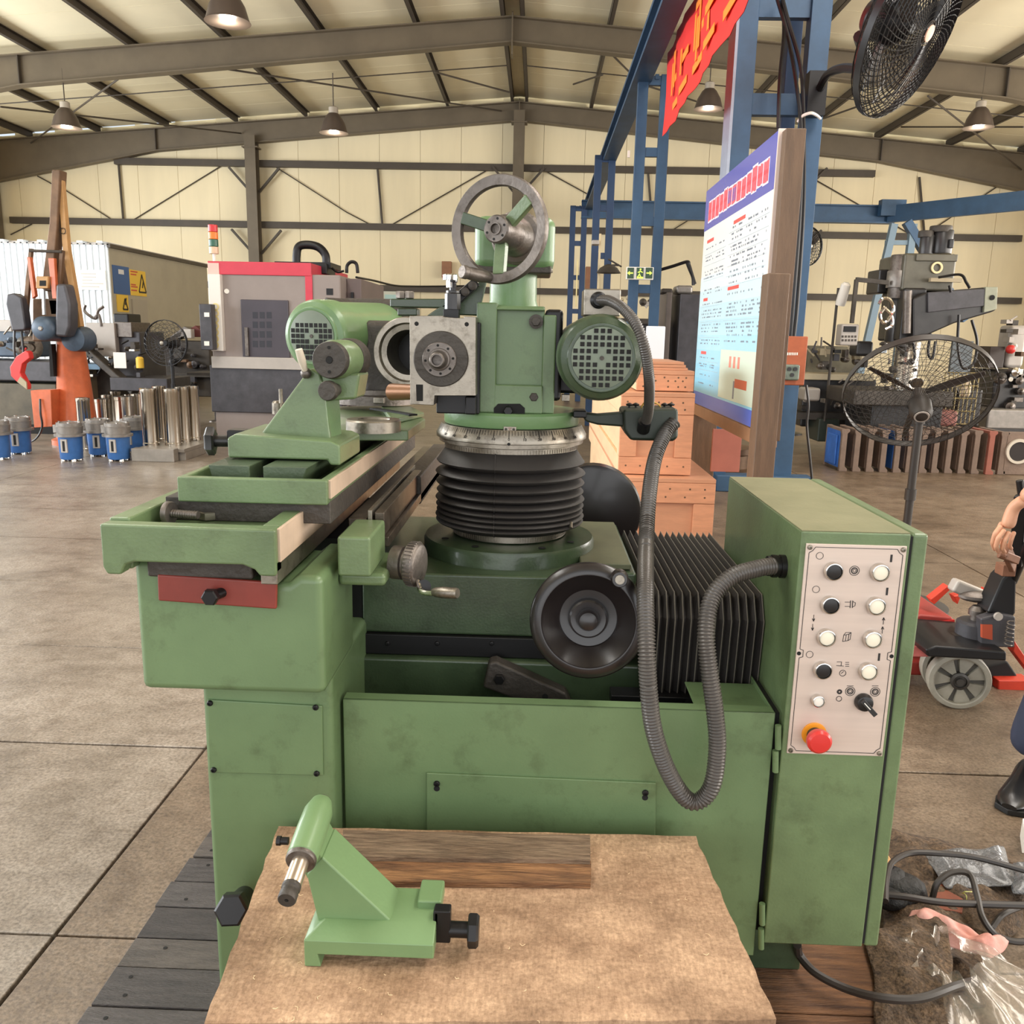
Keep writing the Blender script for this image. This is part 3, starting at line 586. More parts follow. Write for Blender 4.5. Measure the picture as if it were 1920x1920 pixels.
# --- work head with motor at the far part of the table
Hh = thing('grinding_fixture', 'work head with green motor, fan grille and large open steel spindle ring', 'machine part', (-.35,2.3,ZT+.03))
s = M().lathe((P(676,748,Z=ZT+.06).x, 2.32, ZT+.03), (0,0,1), [(.11,.006),(.11,.03),(.10,.033),(.10,.045),(.03,.045)], 40); out('swivel_base', s, STEELD, Hh)
c = P(590,630,Y=2.16); k = mpp(c); a = Vector((-.30,-.95,-.03)).normalized()
mo2 = fan_motor(c, a, 67*k, .36, (9.9*k, 7.8*k), GREEN4, 'motor', Hh)
c = P(763,661,Y=2.12); k = mpp(c); a = Vector((-.12,-.99,0)).normalized()
s = M().lathe(c, -a, [(40*k,.25),(40*k,.05),(42*k,.012),(52*k,.010),(53*k,.004),(55*k,0),(64*k,0),(66*k,.004),(66*k,.03),(62*k,.034),(62*k,.22)], 56, close=True); out('spindle_ring', s, STEEL, Hh)
out('spindle_bore', M().lathe(c-a*.11, a, [(40*k,0),(40*k,.002),(10*k,.002)], 36), BLKM, Hh)
b = M().box(P(676,600,Y=2.25), P(745,745,Y=2.25)+Vector((0,.28,0))); out('head_body', b, IRON, Hh, .02)
b = M().box(P(700,745,Y=2.2), P(720,757,Y=2.2)+Vector((0,.03,0))); out('index_block', b, STEEL, Hh, .002)
b = M(); b.cyl(P(650,582,Y=2.5), P(780,584,Y=2.5), .034, n=24); b.bar(P(620,600,Y=2.42), P(676,640,Y=2.35), .08, .13); out('head_bar', b, IRON, Hh)
s = M().cyl(P(735,735,Y=2.0), P(780,735,Y=1.95), .020, .017, n=20); out('brass_stop', s, mat('copper brown', (120,82,54), .4, .5), Hh)
# --- loose bolt and nut on the table end
p0, p1 = P(318,962,Z=1.148), P(373,966,Z=1.148); d = (p1-p0).normalized()
s = M(); q = even([p0, p1], .0022); s.tube(q, .0072, 12, lambda i: .0072 if i % 2 else .0062)
s.lathe(p0+d*.004, -d, [(.0185,0),(.0195,.002),(.0195,.009),(.014,.012)], 28)
tag(out('loose_bolt', s, STEELD, None, loc=p0), 'round headed steel bolt lying on its side in the green table end', 'bolt')
p = P(391,963,Z=1.141); s = M().lathe(p-Vector((0,0,.009)), (0,0,1), [(.0155,0),(.0165,.002),(.0165,.012),(.0145,.014),(.008,.014),(.008,.008)], 6); s.lathe(p-Vector((-.011,-.006,.009)),(0,0,1),[(.011,0),(.011,.003),(.006,.003)],18)
tag(out('loose_nut', s, STEEL, None, loc=p), 'shiny hexagon nut lying beside the loose bolt on the table end', 'nut')
# ================================================================ work crate in front with the second tailstock
zc = .60
PLY = mat('worn plywood', (214,180,148), .75, 0, 7, .20, .25, 60, col2=(150,118,92), stretch=(1.0,1.7,1))
speckle(PLY, 3.2, .62, 1.05, c0=.36, c1=.56, stretch=(1,1.4,1)); speckle(PLY, 60, .78, 1.06, stretch=(3,.6,1)); speckle(PLY, 160, .7, 1.05)
PLYE = mat('raw timber edge', (206,160,104), .7, 0, 20, .15, .2, 60, stretch=(1,8,8))
WOODG = mat('weathered grey brown timber', (156,132,108), .8, 0, 7, .2, .6, 50, col2=(104,80,60), stretch=(1,9,9))
WOODB = mat('stained brown timber', (168,122,80), .7, 0, 6, .2, .5, 40, col2=(92,58,36), stretch=(1,10,10))
for _m in (WOODG, WOODB): speckle(_m, 30, .5, 1.1, stretch=(.6,6,6))
K = thing('packing_crate', 'low plywood packing crate in front of the machine used as a bench', 'crate', (-.05,1.1,.0))
cr = [Vector((-.392,.84,zc)), Vector((.331,.84,zc)), Vector((.297,1.352,zc)), Vector((-.431,1.335,zc))]
# front edge of the lid stands just inside the picture
fl, fr = P(383,1919,Z=zc), P(1456,1912,Z=zc); cr[0] = fl; cr[1] = fr
nx = 14; vs = []; s = M()
lid = []
for k in range(nx+1): lid.append(cr[0].lerp(cr[1], k/nx)+Vector((0,.0015*sin(k*3.3),0)))
for k in range(1, nx+1): lid.append(cr[1].lerp(cr[2], k/nx)+Vector((.0018*sin(k*2.3),0,0)))
for k in range(1, nx+1): lid.append(cr[2].lerp(cr[3], k/nx)+Vector((0,.0015*sin(k*4.1),0)))
for k in range(1, nx): lid.append(cr[3].lerp(cr[0], k/nx)+Vector((.0018*sin(k*3.7),0,0)))
s.prism([(p.x,p.y) for p in lid], 'z', zc-.009, zc); out('lid', s, [PLY], K)
ctr = sum(cr, Vector())/4
def ins(p, d): q = p+(ctr-p).normalized()*d; return Vector((q.x,q.y,0))
c4 = [ins(p, .045) for p in cr]
names = ['front_panel','side_panel','back_panel','side_panel']
for i in range(4):
    a, b_ = c4[i], c4[(i+1) % 4]; d = (b_-a).normalized(); n = Vector((d.y,-d.x,0))
    out(names[i], M().bar(a+Vector((0,0,.36)), b_+Vector((0,0,.36)), .010, .46, up=(0,0,1)), PLY, K)
    for z in (.56, .17): out('batten', M().bar(a+n*.008+Vector((0,0,z)), b_+n*.008+Vector((0,0,z)), .020, .06), PLYE, K, .002)
    out('corner_post', M().bar(a+Vector((0,0,.12)), a+Vector((0,0,.59)), .05, .05), PLYE, K, .002)
for x in (-.34, -.05, .24): out('skid', M().box((x-.04,.86,0.0),(x+.04,1.31,.12)), PLYE, K, .004)
def plank4(name, pts, z0, z1, m, label=None, cat=None, parent=None, bv=.002):
    n = 10; s = M(); o = []
    for i in range(4):
        a, b_ = Vector(pts[i]), Vector(pts[(i+1) % 4])
        for k in range(n): o.append(a.lerp(b_, k/n)+Vector((noise.noise(a*3+Vector((k*1.3,i,0)))*.002, noise.noise(b_*3+Vector((k*1.7,i,5)))*.002, 0)))
    s.prism([(p.x,p.y) for p in o], 'z', z0, z1); ob = out(name, s, m, parent, bv if 0 else 0, loc=None if parent else (o[0].x,o[0].y,z0))
    return tag(ob, label, cat) if label else ob
zk = zc+.018
plank4('plank', [P(655,1606,Z=zk), P(1107,1612,Z=zk), P(1106,1566,Z=zk), P(642,1556,Z=zk)], zc+.0005, zk, WOODG, 'rough grey plank laid along the back edge of the crate lid', 'plank')
zk = zc+.010
plank4('plank', [P(690,1652,Z=zk), P(1108,1656,Z=zk), P(1108,1613,Z=zk), P(668,1606,Z=zk)], zc+.0005, zk, WOODB, 'brown stained plank lying in front of the grey plank on the crate', 'plank')
# shavings and nails
sh = M()
for i in range(90):
    x = random.uniform(-.40,.29); y = random.uniform(.86,1.30); a = random.uniform(0,6.28); L = random.uniform(.001,.005)
    if random.random() < .7: a += .3
    q = [Vector((x+L*cos(a+j*.6)*(j-1), y+L*sin(a+j*.6)*(j-1), zc+.0006+random.random()*.0015)) for j in range(3)]; sh.tube(q, .0004, 3)
tag(out('wood_shavings', sh, mat('pale shavings', (226,200,160), .8), None, loc=(0,1.1,zc)), 'pale wood shavings and crumbs scattered over the crate lid', 'shavings', kind='stuff')
# --- second tailstock on the crate
F = thing('tailstock', 'light green loose tailstock with chrome centre standing on the plywood crate', 'machine part', (-.2,1.05,zc))
MINT = mat('fresh pale green paint', (112,140,96), .40, 0, 4, .06, .05, 120, coat=.15)
y0 = 1.004; zb_ = zc+.041
xl_, xr_ = P(570,1785,Y=y0).x, P(813,1783,Y=y0).x; xf = P(601,1785,Y=y0).x
zl_ = P(690,1794,Y=y0).z; zt_ = P(690,1783,Y=y0).z if P(690,1783,Y=y0).z > zl_+.01 else zl_+.016
b = M().prism([(xl_,zc+.0005),(xf,zc+.0005),(xf-.004,zl_),(xr_,zl_),(xr_,zt_+.006),(xl_,zt_+.006)], 'y', y0, y0+.105); out('base', b, MINT, F, .002)
b = M().hexa([(xl_,y0,zt_+.005),(xr_,y0,zt_+.005),(xr_,y0+.105,zt_+.005),(xl_,y0+.105,zt_+.005)], [(xl_+.022,y0+.026,zt_+.02),(xr_,y0+.026,zt_+.02),(xr_,y0+.10,zt_+.02),(xl_+.022,y0+.10,zt_+.02)]); out('base_top', b, MINT, F, .002)
yf = y0+.028
A, B, C_, D = [P(x,y,Y=yf) for x,y in ((602,1753),(760,1752),(604,1607),(574,1640))]
A2, B2 = A+Vector((0,.055,0)), B+Vector((.0,.06,0)); C2, D2 = P(628,1563,Y=yf+.07), P(588,1590,Y=yf+.07)
b = M(); b.add([A,B,C_,D,A+Vector((0,.066,0)),B+Vector((.002,.066,0)),C_+Vector((.002,.066,.004)),D+Vector((0,.066,.004))], [(0,1,2,3),(7,6,5,4),(0,4,5,1),(1,5,6,2),(2,6,7,3),(3,7,4,0)]); out('upright', b, MINT, F, .003)
ca = P(565,1611,Y=y0+.0); cb = P(597,1522,Y=y0+.085); a = (cb-ca).normalized(); k = mpp(ca)
out('barrel', M().lathe(ca, a, [(26*k,0),(29.5*k,.003),(30*k,.05),(29*k,.085),(21*k,.105),(19*k,.107)], 36), MINT, F)
b = M().hexa([D+Vector((0,.004,-.01)), C_+Vector((0,.004,-.006)), C_+Vector((.002,.066,-.002)), D+Vector((0,.066,-.006))], [ca+Vector((-.015,.02,.0)), ca+Vector((.017,.02,0)), cb+Vector((.014,-.005,-.006)), cb+Vector((-.014,-.005,-.006))]); out('neck', b, MINT, F, .002)
out('barrel_face', M().lathe(ca, -a, [(29*k,-.001),(29*k,.003),(27*k,.005),(17*k,.005)], 32), STEELD, F)
out('quill', M().lathe(ca, -a, [(16.5*k,0),(16.5*k,.042),(15*k,.044)], 40), mat('satin steel quill', (190,176,160), .3, .9), F)
out('quill_tip', M().lathe(ca-a*.043, -a, [(14*k,0),(17.5*k,.001),(17.5*k,.006),(15.5*k,.008),(15.5*k,.011),(17*k,.013),(17*k,.022),(15.5*k,.024),(4*k,.024),(3*k,.020)], 28), IRON, F)
out('barrel_plug', M().lathe(cb+a*.02, a, [(12*k,-.02),(12*k,.006),(9*k,.008)], 20), IRON, F)
p = P(541,1577,Y=y0+.04); out('set_screw', M().cyl(p, p+Vector((-.011,0,0)), .0052, n=12).cyl(p+Vector((-.0105,0,0)), p+Vector((-.016,0,0)), .0066, n=8), BLKM, F)
b = M().box((xr_-.03,y0+.055,zt_+.01),(xr_+.004,y0+.105,zt_+.032)); out('clamp_lug', b, MINT, F, .003)
p = P(828,1738,Y=y0+.03); b = M().box(p+Vector((-.011,0,-.026)), p+Vector((.012,.018,.024))); b.box(p+Vector((-.012,.0,.002)), p+Vector((-.004,.016,.022))); out('clamp_block', b, BLKM, F, .002)
p = P(843,1742,Y=y0+.04); s = M().cyl(p, p+Vector((.03,0,0)), .011, n=18); c = p+Vector((.026,0,0)); n = 14
pr = [((.0235 if i % 2 else .0205)*cos(2*pi*i/n), (.0235 if i % 2 else .0205)*sin(2*pi*i/n)) for i in range(n)]
s.rings([[c+Vector((h,q[0]*w_,q[1]*w_)) for q in pr] for h, w_ in ((0,.9),(.002,1),(.012,1),(.015,.85))]); out('star_knob', s, BLKM, F)
# ================================================================ pallet under the machine
PL = thing('floor_pallet', 'wide pallet of dark oily planks under the green machine', 'pallet', (0,1.9,0))
ys = [1.05,1.15,1.25,1.345,1.444,1.552,1.642,1.747,1.842,1.94,2.03,2.13,2.23,2.33]
DP = [mat('dark oily plank %d' % i, c, .6, 0, 9, .25, .5, 60, stretch=(1.5,10,6)) for i, c in enumerate(((74,68,66),(84,78,76),(66,60,58),(92,84,78)))]
for i, (a, b_) in enumerate(zip(ys, ys[1:])):
    dz = random.uniform(-.003,.002); e = random.uniform(-.008,.01)
    s = M().box((-.858+e,a+.002,.092),(.42,b_-.002,.12+dz)); out('plank', s, DP[(i*3) % 4], PL, .0015)
    for yy in (a+.028, b_-.03):
        if random.random() < .75: out('nail', M().lathe((-.80+random.uniform(-.015,.02),yy,.12+dz),(0,0,1),[(.0048,0),(.0045,.0008)],8), DARK, PL)
for x in (-.80, -.35, .1): out('skid', M().box((x-.05,1.06,0),(x+.05,2.3,.092)), DP[2], PL, .004)
WB = thing('timber_baulk', 'broad brown timber baulk under the control cabinet with open grain', 'timber', (.62,1.6,0))
WOODR = mat('warm brown rough sawn timber', (142,98,62), .65, 0, 5, .25, .8, 30, col2=(70,42,24), stretch=(1.2,12,12))
for i, (a, b_) in enumerate(((1.30,1.50),(1.504,1.74),(1.744,1.95))):
    s = M().box((.425,a,.03),(.80+.01*i,b_,.118)); out('plank', s, WOODR, WB, .003)
out('bearer', M().box((.44,1.32,0),(.78,1.93,.03)), WOODB, WB)
for x in (.44, .56): pass
fm = M().box((.47,1.62,.12),(.60,1.80,.356)); out('machine_foot', fm, GREEN3, G, .004)
out('floor_cover', M().box((.45,1.42,.35),(.63,1.93,.358)), IRON, G)
# ================================================================ hall
def structure(o): o['kind'] = 'structure'; return o
RX = -.60; ZR = 6.85; SL = .081; YW = 22.0; XL, XR = -13.6, 12.9; YB = -6
CREAM = mat('cream sheet cladding', (238,222,184), .6, 0, .6, .04, 0, stretch=(3,3,.4))
CREAMC = mat('cream roof sheet', (242,230,196), .55, 0, .5, .05)
BEAM = mat('grey brown painted steel', (106,94,76), .5, .1, 2, .08)
BEAMD = mat('darker grey brown steel', (76,67,57), .55, .1, 2, .1)
CONC = mat('worn concrete', (160,149,137), .34, 0, 1.3, .10, .2, 26, col2=(124,112,99), rn=.12)
CONC2 = mat('brown trodden concrete', (142,125,106), .42, 0, 1.7, .12, .25, 26, col2=(100,83,66), rn=.1)
for m_ in (CONC, CONC2):
    speckle(m_, 95, .50, 1.12); speckle(m_, 2.3, .66, 1.04, c0=.34, c1=.52, stretch=(1,1.7,1)); speckle(m_, 14, .80, 1.03, c0=.35, c1=.55)
fl = structure(out('floor', M().box((XL-1,YB-2,-.2),(XR+1,YW+.3,-.022)), mat('joint dirt', (52,44,38), .9), None, loc=(0,0,-.2)))
xs = [XL-1,-9.0,-5.05,-1.135,2.90,6.9,10.8,XR+1]; yj = [YB-2,-3.0,-1.1,-.15,.83,1.785,2.742,3.665,4.65,5.66,6.6,7.6,8.6,10.6,12.6,14.6,17,19.5,YW+.2]
for i in range(len(xs)-1):
    for j in range(len(yj)-1):
        g_ = .004 if j != 6 else .0075
        a = (xs[i]+.003+random.uniform(0,.002), yj[j]+g_*.6); c_ = (xs[i+1]-.003, yj[j+1]-(.009 if j == 5 else .004)*.6)
        out('floor_slab', M().box((a[0],a[1],-.1),(c_[0],c_[1],0)), CONC if i < 3 else CONC2, fl, .004 if 3 < j < 9 else 0, seg=1)
# back wall in sheets with girts, posts and rods
wb = structure(out('wall_back', M().box((XL-.5,YW+.10,0),(XR+.5,YW+.2,5.9)).prism([(XL-.5,5.9),(XR+.5,5.9),(RX,7.1)], 'y', YW+.10, YW+.2), CREAM, None, loc=(0,YW,0)))
x = XL-.4
while x < XR+.3:
    x1_ = min(x+1.0, XR+.4); zt_ = 7.0-SL*abs((x+x1_)/2-RX); s = M().box((x+.004,YW+.04,0),(x1_-.004,YW+.1,zt_))
    out('wall_sheet', s, CREAM, wb); x += 1.0
wl = structure(out('wall_left', M().box((XL-.5,YB,0),(XL-.4,YW,1.1)).box((XL-.5,YB,4.3),(XL-.4,YW,6.0)).box((XL-.5,17.6,1.1),(XL-.4,YW,4.3)), CREAM, None, loc=(XL,0,0)))
wr = structure(out('wall_right', M().box((XR+.4,YB,0),(XR+.5,YW,1.1)).box((XR+.4,YB,4.3),(XR+.5,YW,6.0)).box((XR+.4,17.6,1.1),(XR+.5,YW,4.3)), CREAM, None, loc=(XR,0,0)))
def girt(y0, x0, y1, x1, h=.15):
    a, b_ = P(x0,y0,Y=YW-.06), P(x1,y1,Y=YW-.06); z = (a.z+b_.z)/2
    return out('girt', M().box((a.x,YW-.11,z-h/2),(b_.x,YW+.03,z+h/2)), BEAMD, wb)
girt(303,215,325,1640); girt(415,20,445,1915); girt(538,300,558,1915)
def post(px, w, ztop, name='wall_post'):
    x = P(px,500,Y=YW-.3).x; s = M().box((x-w/2,YW-.40,0),(x+w/2,YW-.385,ztop)); s.box((x-w/2,YW-.13,0),(x+w/2,YW-.115,ztop)); s.box((x-.012,YW-.39,0),(x+.012,YW-.12,ztop)); s.box((x-w/2-.06,YW-.42,ztop-.28),(x+w/2+.06,YW-.1,ztop-.25))
    o = out(name, s, BEAM, wb)
    for z in (P(px,312,Y=YW).z, P(px,428,Y=YW).z):
        for sg in (-1, 1): out('knee_brace', M().bar((x+sg*.10,YW-.12,z-.62),(x+sg*.62,YW-.12,z-.05), .07,.05), BEAMD, wb)
    return x
post(479,.26,P(479,268,Y=YW).z+.1); post(968,.26,P(968,222,Y=YW).z+.1); post(1490,.26,P(1490,268,Y=YW).z)
for x_, y0_, y1_ in ((222,305,411),(708,318,424),(1215,322,432),(1724,332,436)):
    out('tie_rod', M().cyl(P(x_,y0_,Y=YW-.02), P(x_+9,y1_,Y=YW-.02), .028, n=8), BEAMD, wb)
for q in ((120,355,215,415),(420,308,246,415),(515,312,650,398),(70,330,120,357),(650,398,700,424),(730,424,912,320),(1025,322,1195,415),(1260,432,1400,345),(1525,335,1705,438),(1740,436,1870,350),(20,440,60,420)):
    out('wall_brace', M().cyl(P(q[0],q[1],Y=YW+.0), P(q[2],q[3],Y=YW+.0), .014, n=6), BEAMD, wb)
# roof: sheets, purlins, rafters
cl = structure(thing('ceiling', None, None, (RX,8,ZR+.17))); 
for sg, xe in ((-1, XL-.5), (1, XR+.5)):
    yy = YB
    while yy < YW:
        y2_ = min(yy+(1.0 if yy >= 8 else 2.0), YW+.1)
        z0, z1 = ZR+.17, ZR+.17-SL*abs(xe-RX)
        s = M().hexa([(RX,yy+.006,z0),(xe,yy+.006,z1),(xe,y2_-.006,z1),(RX,y2_-.006,z0)], [(RX,yy,z0+.08),(xe,yy,z1+.08),(xe,y2_,z1+.08),(RX,y2_,z0+.08)])
        out('roof_sheet', s, CREAMC, cl)
        yy = y2_
    for k in range(0, 8):
        d = .17 if k == 0 else 1.70*k; x = RX+sg*d; z = ZR+.16-SL*d
        s = M().box((x-.035,YB,z-.15),(x-.029,YW,z)).box((x-.035,YB,z-.15),(x+.035,YW,z-.144)).box((x-.035,YB,z-.006),(x+.035,YW,z)); out('purlin', s, BEAMD, cl)
yfr = [22.0-.15, 16.3, 10.6, 4.9, -.8]
for j, yf_ in enumerate(yfr):
    o = out('rafter_frame', M().box((RX-.012,yf_-.14,ZR-.62),(RX+.012,yf_+.14,ZR+.06)), BEAM, cl)
    for sg, xe, xk in ((-1, XL+.1, -9.4), (1, XR-.1, 8.0)):
        z0 = ZR; ze = ZR-SL*abs(xe-RX); zk_ = ZR-SL*abs(xk-RX); dp = .40
        web = [(RX,z0-.012),(xe,ze-.012),(xe,ze-.95),(xk,zk_-.50),(RX,z0-dp)]
        out('rafter_web', M().prism(web, 'y', yf_-.008, yf_+.008), BEAM, cl)
        s = M(); s.bar((RX,yf_,z0), (xe,yf_,ze), .20, .022); s.bar((RX,yf_,z0-dp),(xk,yf_,zk_-.50), .20,.022); s.bar((xk,yf_,zk_-.50),(xe,yf_,ze-.95), .20,.022)
        out('rafter_flange', s, BEAM, cl)
        out('stiffener', M().box((xk-.01,yf_-.09,zk_-.49),(xk+.01,yf_+.09,zk_-.01)), BEAMD, cl)
        xc_ = xe+sg*.15; out('column', M().box((xc_-.2,yf_-.1,0),(xc_+.2,yf_+.1,ze-.1)), BEAM, cl)
for sg in (-1, 1):      # sag rods and wind bracing
    for yy in (13.5, 19.0): out('sag_rod', M().cyl((RX+sg*.2,yy,ZR-.0), (RX+sg*12,yy,ZR-.0-SL*12), .012, n=6), BEAMD, cl)
for q in ((0,200,16,452,250,21.8),(222,148,16.4,58,268,21.8),(428,130,16.4,940,208,21.8),(790,112,21,610,198,21.8),(815,135,18.5,955,173,20),(1140,95,16.5,1185,140,18),(1075,158,20,1130,140,18.5),(1545,222,19,1735,155,16.5),(1740,180,16.5,1915,318,21.8),(1690,238,21,1920,238,17),(1210,160,18,1375,212,21.5)):
    out('wind_brace', M().cyl(P(q[0],q[1],Y=q[2]), P(q[3],q[4],Y=q[5]), .018, n=6), BEAMD, cl)
# pendant lamps
BELL = mat('dark lamp bell', (92,80,72), .4, .4)
lp = thing('pendant_lamp', None, 'lamp', (0,0,0), 'bell lamps hanging from the roof frames')
s = M().lathe((0,0,0),(0,0,1),[(.26,0),(.25,.005),(.235,.05),(.20,.17),(.13,.29),(.09,.33)],32); s.lathe((0,0,0),(0,0,1),[(.255,.002),(.228,.05),(.19,.17),(.12,.28)],32); out('shade', s, BELL, lp)
out('lamp_neck', M().lathe((0,0,.32),(0,0,1),[(.085,0),(.085,.11),(.05,.13)],20), mat('grey cast lamp neck', (170,160,146), .5, .3), lp)
out('bulb', M().ball((0,0,.10), .085, 14, (1,1,1.3)), mat('lit bulb glass', (255,244,220), .3, emit=1.3), lp)
out('reflector', M().lathe((0,0,.004),(0,0,1),[(.252,0),(.226,.05),(.188,.17),(.118,.275)],32), mat('white reflector', (250,240,225), .3), lp)
out('cord', M().cyl((0,0,.44),(0,0,1.0), .010, n=6), BEAMD, lp)
LAMPS = ((427,42,10.6,'large bell lamp at the top left, nearest of the hanging lamps'),(125,240,16.3,'bell lamp hanging at the far left above the orange machine'),(626,250,16.3,'bell lamp hanging left of the top handwheel'),(1328,205,16.3,'bell lamp hanging just left of the near blue tower'),(1834,240,16.3,'bell lamp hanging at the right beneath the wall fan'))
for i, (x, y, yy, lab) in enumerate(LAMPS):
    c = P(x,y,Y=yy); o = lp if i == 0 else dup(lp, c); o.location = c; o['label'] = lab
    l = bpy.data.lights.new('lamp_light', 'POINT'); l.energy = 60; l.shadow_soft_size = .08; l.color = (1,.9,.75); lo = bpy.data.objects.new('lamp_light', l); lo.location = c+Vector((0,0,-.02)); COL.objects.link(lo)
# ================================================================ background, left side of the hall
def px(x, Y): return P(x,628,Y=Y).x
def pz(x, y, Y): return P(x,y,Y=Y).z
def slab(x0, y0, x1, y1, Y, dep, b=None):
    "box whose front face covers the pixel rectangle at depth Y"
    p0, p1 = P(x0,y1,Y=Y), P(x1,y0,Y=Y); b = b or M(); return b.box((p0.x,Y,p0.z),(p1.x,Y+dep,p1.z))
def stand(x, y):
    p = P(x,y,Z=0); return Vector((p.x,p.y,0))
BLUEC = mat('bright blue enamel', (64,112,176), .4, 0, 8, .12)
GREYM = mat('mid grey metal', (140,134,128), .4, .5, 10, .15)
ORNG = mat('orange enamel', (206,104,62), .4, 0, 5, .14, coat=.2)
BROWNI = mat('rusty brown steel', (110,84,62), .55, .3, 7, .2)
TANW = mat('tan steel strut', (176,134,84), .5, .1, 6, .1)
DGREY = mat('dark grey machine paint', (72,70,74), .45, .2, 7, .18)
DBLUE = mat('dark blue grey machine paint', (70,84,100), .45, .2, 7, .18)
LGREY = mat('light grey sheet metal', (176,168,160), .45, .1, 4, .06)
CNCG = mat('warm grey machine panel', (140,128,122), .5, 0, 3, .05)
CNCR = mat('crimson machine panel', (196,54,72), .4, 0, 5, .05)
YEL = mat('yellow sign sheet', (226,184,60), .5)
BEIGE = mat('beige sheet metal', (172,158,130), .5, 0, 4, .08)
REDP = mat('bright red paint', (206,52,48), .4, 0, 5, .1)
# blue cylinder housings
def housing():
    o = thing('cylinder_housing', None, 'machine part', (0,0,0), 'blue cylinder housings on the floor')
    out('body', M().lathe((0,0,0),(0,0,1),[(.108,.02),(.115,.03),(.122,.27),(.10,.275)],28), BLUEC, o)
    out('flange', M().lathe((0,0,.265),(0,0,1),[(.12,0),(.158,.004),(.158,.028),(.13,.034),(.13,.036),(.138,.11),(.128,.115),(.128,.15),(.10,.155),(.10,.148),(.03,.148)],8*3), GREYM, o)
    out('lug', M().box((-.16,-.05,.30),(-.12,.05,.39)), GREYM, o, .006)
    for k in range(4): a = pi/4+k*pi/2; out('foot', M().lathe((.085*cos(a),.085*sin(a),0),(0,0,1),[(.03,0),(.026,.03),(.018,.035)],12), CHROME, o)
    out('port_frame', M().box((-.036,-.130,.10),(.036,-.10,.245)), LGREY, o, .003); out('port', M().box((-.013,-.1325,.115),(.013,-.12,.225)), DARK, o)
    for k in range(6): a = k*pi/3; out('bolt', M().lathe((.115*cos(a),.115*sin(a),.41),(0,0,1),[(.014,0),(.014,.016)],6), CHROME, o)
    return o
hs = housing()
HL = ((-14,863,'blue cylinder housing cut off by the left edge of the picture'),(27,853,'blue cylinder housing second from the left edge'),(124,866,'blue cylinder housing standing below the orange pillar'),(178,857,'blue cylinder housing third counting leftwards from the tall steel tubes'),(214,866,'front blue cylinder housing nearest the camera beside the tall steel tubes'),(247,850,'blue cylinder housing half hidden behind the front one beside the tall tubes'))
for i, (x, y, lab) in enumerate(HL):
    p = stand(x,y); p.y += .12; o = hs if i == 0 else dup(hs, p, random.uniform(-.3,.3)); o.location = p; o['label'] = lab
# polished tubes
POL = mat('polished steel tube', (206,198,186), .16, 1, 3, .1, stretch=(1,1,.3))
def steel_tube(x, y, r, h, lab, grp, z0=0, first=[]):
    p = stand(x,y); p.y += r; p.z = z0
    s = M().lathe(p,(0,0,1),[(r*1.05,0),(r*1.05,.03),(r,.035),(r,h-.05),(r*1.04,h-.045),(r*1.04,h),(r*.8,h),(r*.8,h-.1)],28)
    o = out('steel_tube', s, POL, None, loc=p); tag(o, lab, 'tube', grp)
for x, y, lab in ((279,858,'tall polished tube at the left front of the standing group'),(321,858,'widest lit tall polished tube at the front of the group'),(300,848,'tall polished tube between the two front ones, set back'),(342,850,'tall polished tube behind the right front one'),(361,846,'tall polished tube at the right end of the group'),):
    steel_tube(x, y, .088 if x in (279,321) else .075, .64, lab, 'tall polished steel tubes', .13)
for x, y, h, r, lab in ((156,846,.62,.075,'slim steel tube just right of the orange pillar'),(186,820,.50,.11,'short steel tube behind the blue housings, left'),(199,812,.52,.07,'thin short steel tube behind the blue housings, middle'),(229,822,.54,.13,'thick short steel tube behind the blue housings, right'),(256,815,.55,.09,'short steel tube half hidden by the tall tubes'),(214,806,.54,.08,'short steel tube in the back row, left'),(240,810,.52,.08,'short steel tube in the back row, right')):
    steel_tube(x, y, r, h, lab, 'short steel tubes behind the blue housings')
b = M(); p = stand(300,866); b.box((P(262,860,Z=0).x,p.y,0),(P(346,860,Z=0).x,p.y+.12,.14)); b.box((P(262,860,Z=0).x,p.y+.12,.09),(P(386,850,Z=0).x,p.y+.85,.13)); b.box((P(350,850,Z=0).x,p.y+.15,0),(P(386,850,Z=0).x,p.y+.8,.09))
tag(out('steel_platform', b, mat('dull zinc plate', (150,142,132), .45, .4, 5, .15), None, .004, loc=p), 'low dull steel platform carrying the tall polished tubes', 'platform')
# orange pillar machine with boom
Y0 = 10.2; pb = P(110,793,Y=Y0)
O = thing('pillar_hoist', 'orange pillar machine with dark motor and brown boom reaching up to the rafter', 'machine', (P(110,700,Y=Y0).x, Y0, 0))
def fr(pts, Y, dep, b=None): b = b or M(); return b.prism([P(x,y,Y=Y).xz for x,y in pts], 'y', Y, Y+dep)
cxp = px(110,Y0); s = M().lathe((cxp,Y0+.25,0),(0,0,1),[(.30,0),(.30,.06),(.245,.08),(.15,1.28),(.16,1.30),(.16,1.42)],32); out('pillar', s, ORNG, O)
out('pillar_slot', fr(((91,645),(96,645),(101,706),(94,706)), Y0+.05, .1), DARK, O)
out('switch_box', fr(((57,732),(95,731),(98,800),(64,802)), Y0-.12, .2), ORNG, O, .006)
s = M().tube(curve([P(75,748,Y=Y0-.14),P(76,775,Y=Y0-.17),P(79,800,Y=Y0-.16),P(68,822,Y=Y0-.15),P(46,834,Y=Y0-.1)]), .012, 6); out('power_cable', s, BLK, O)
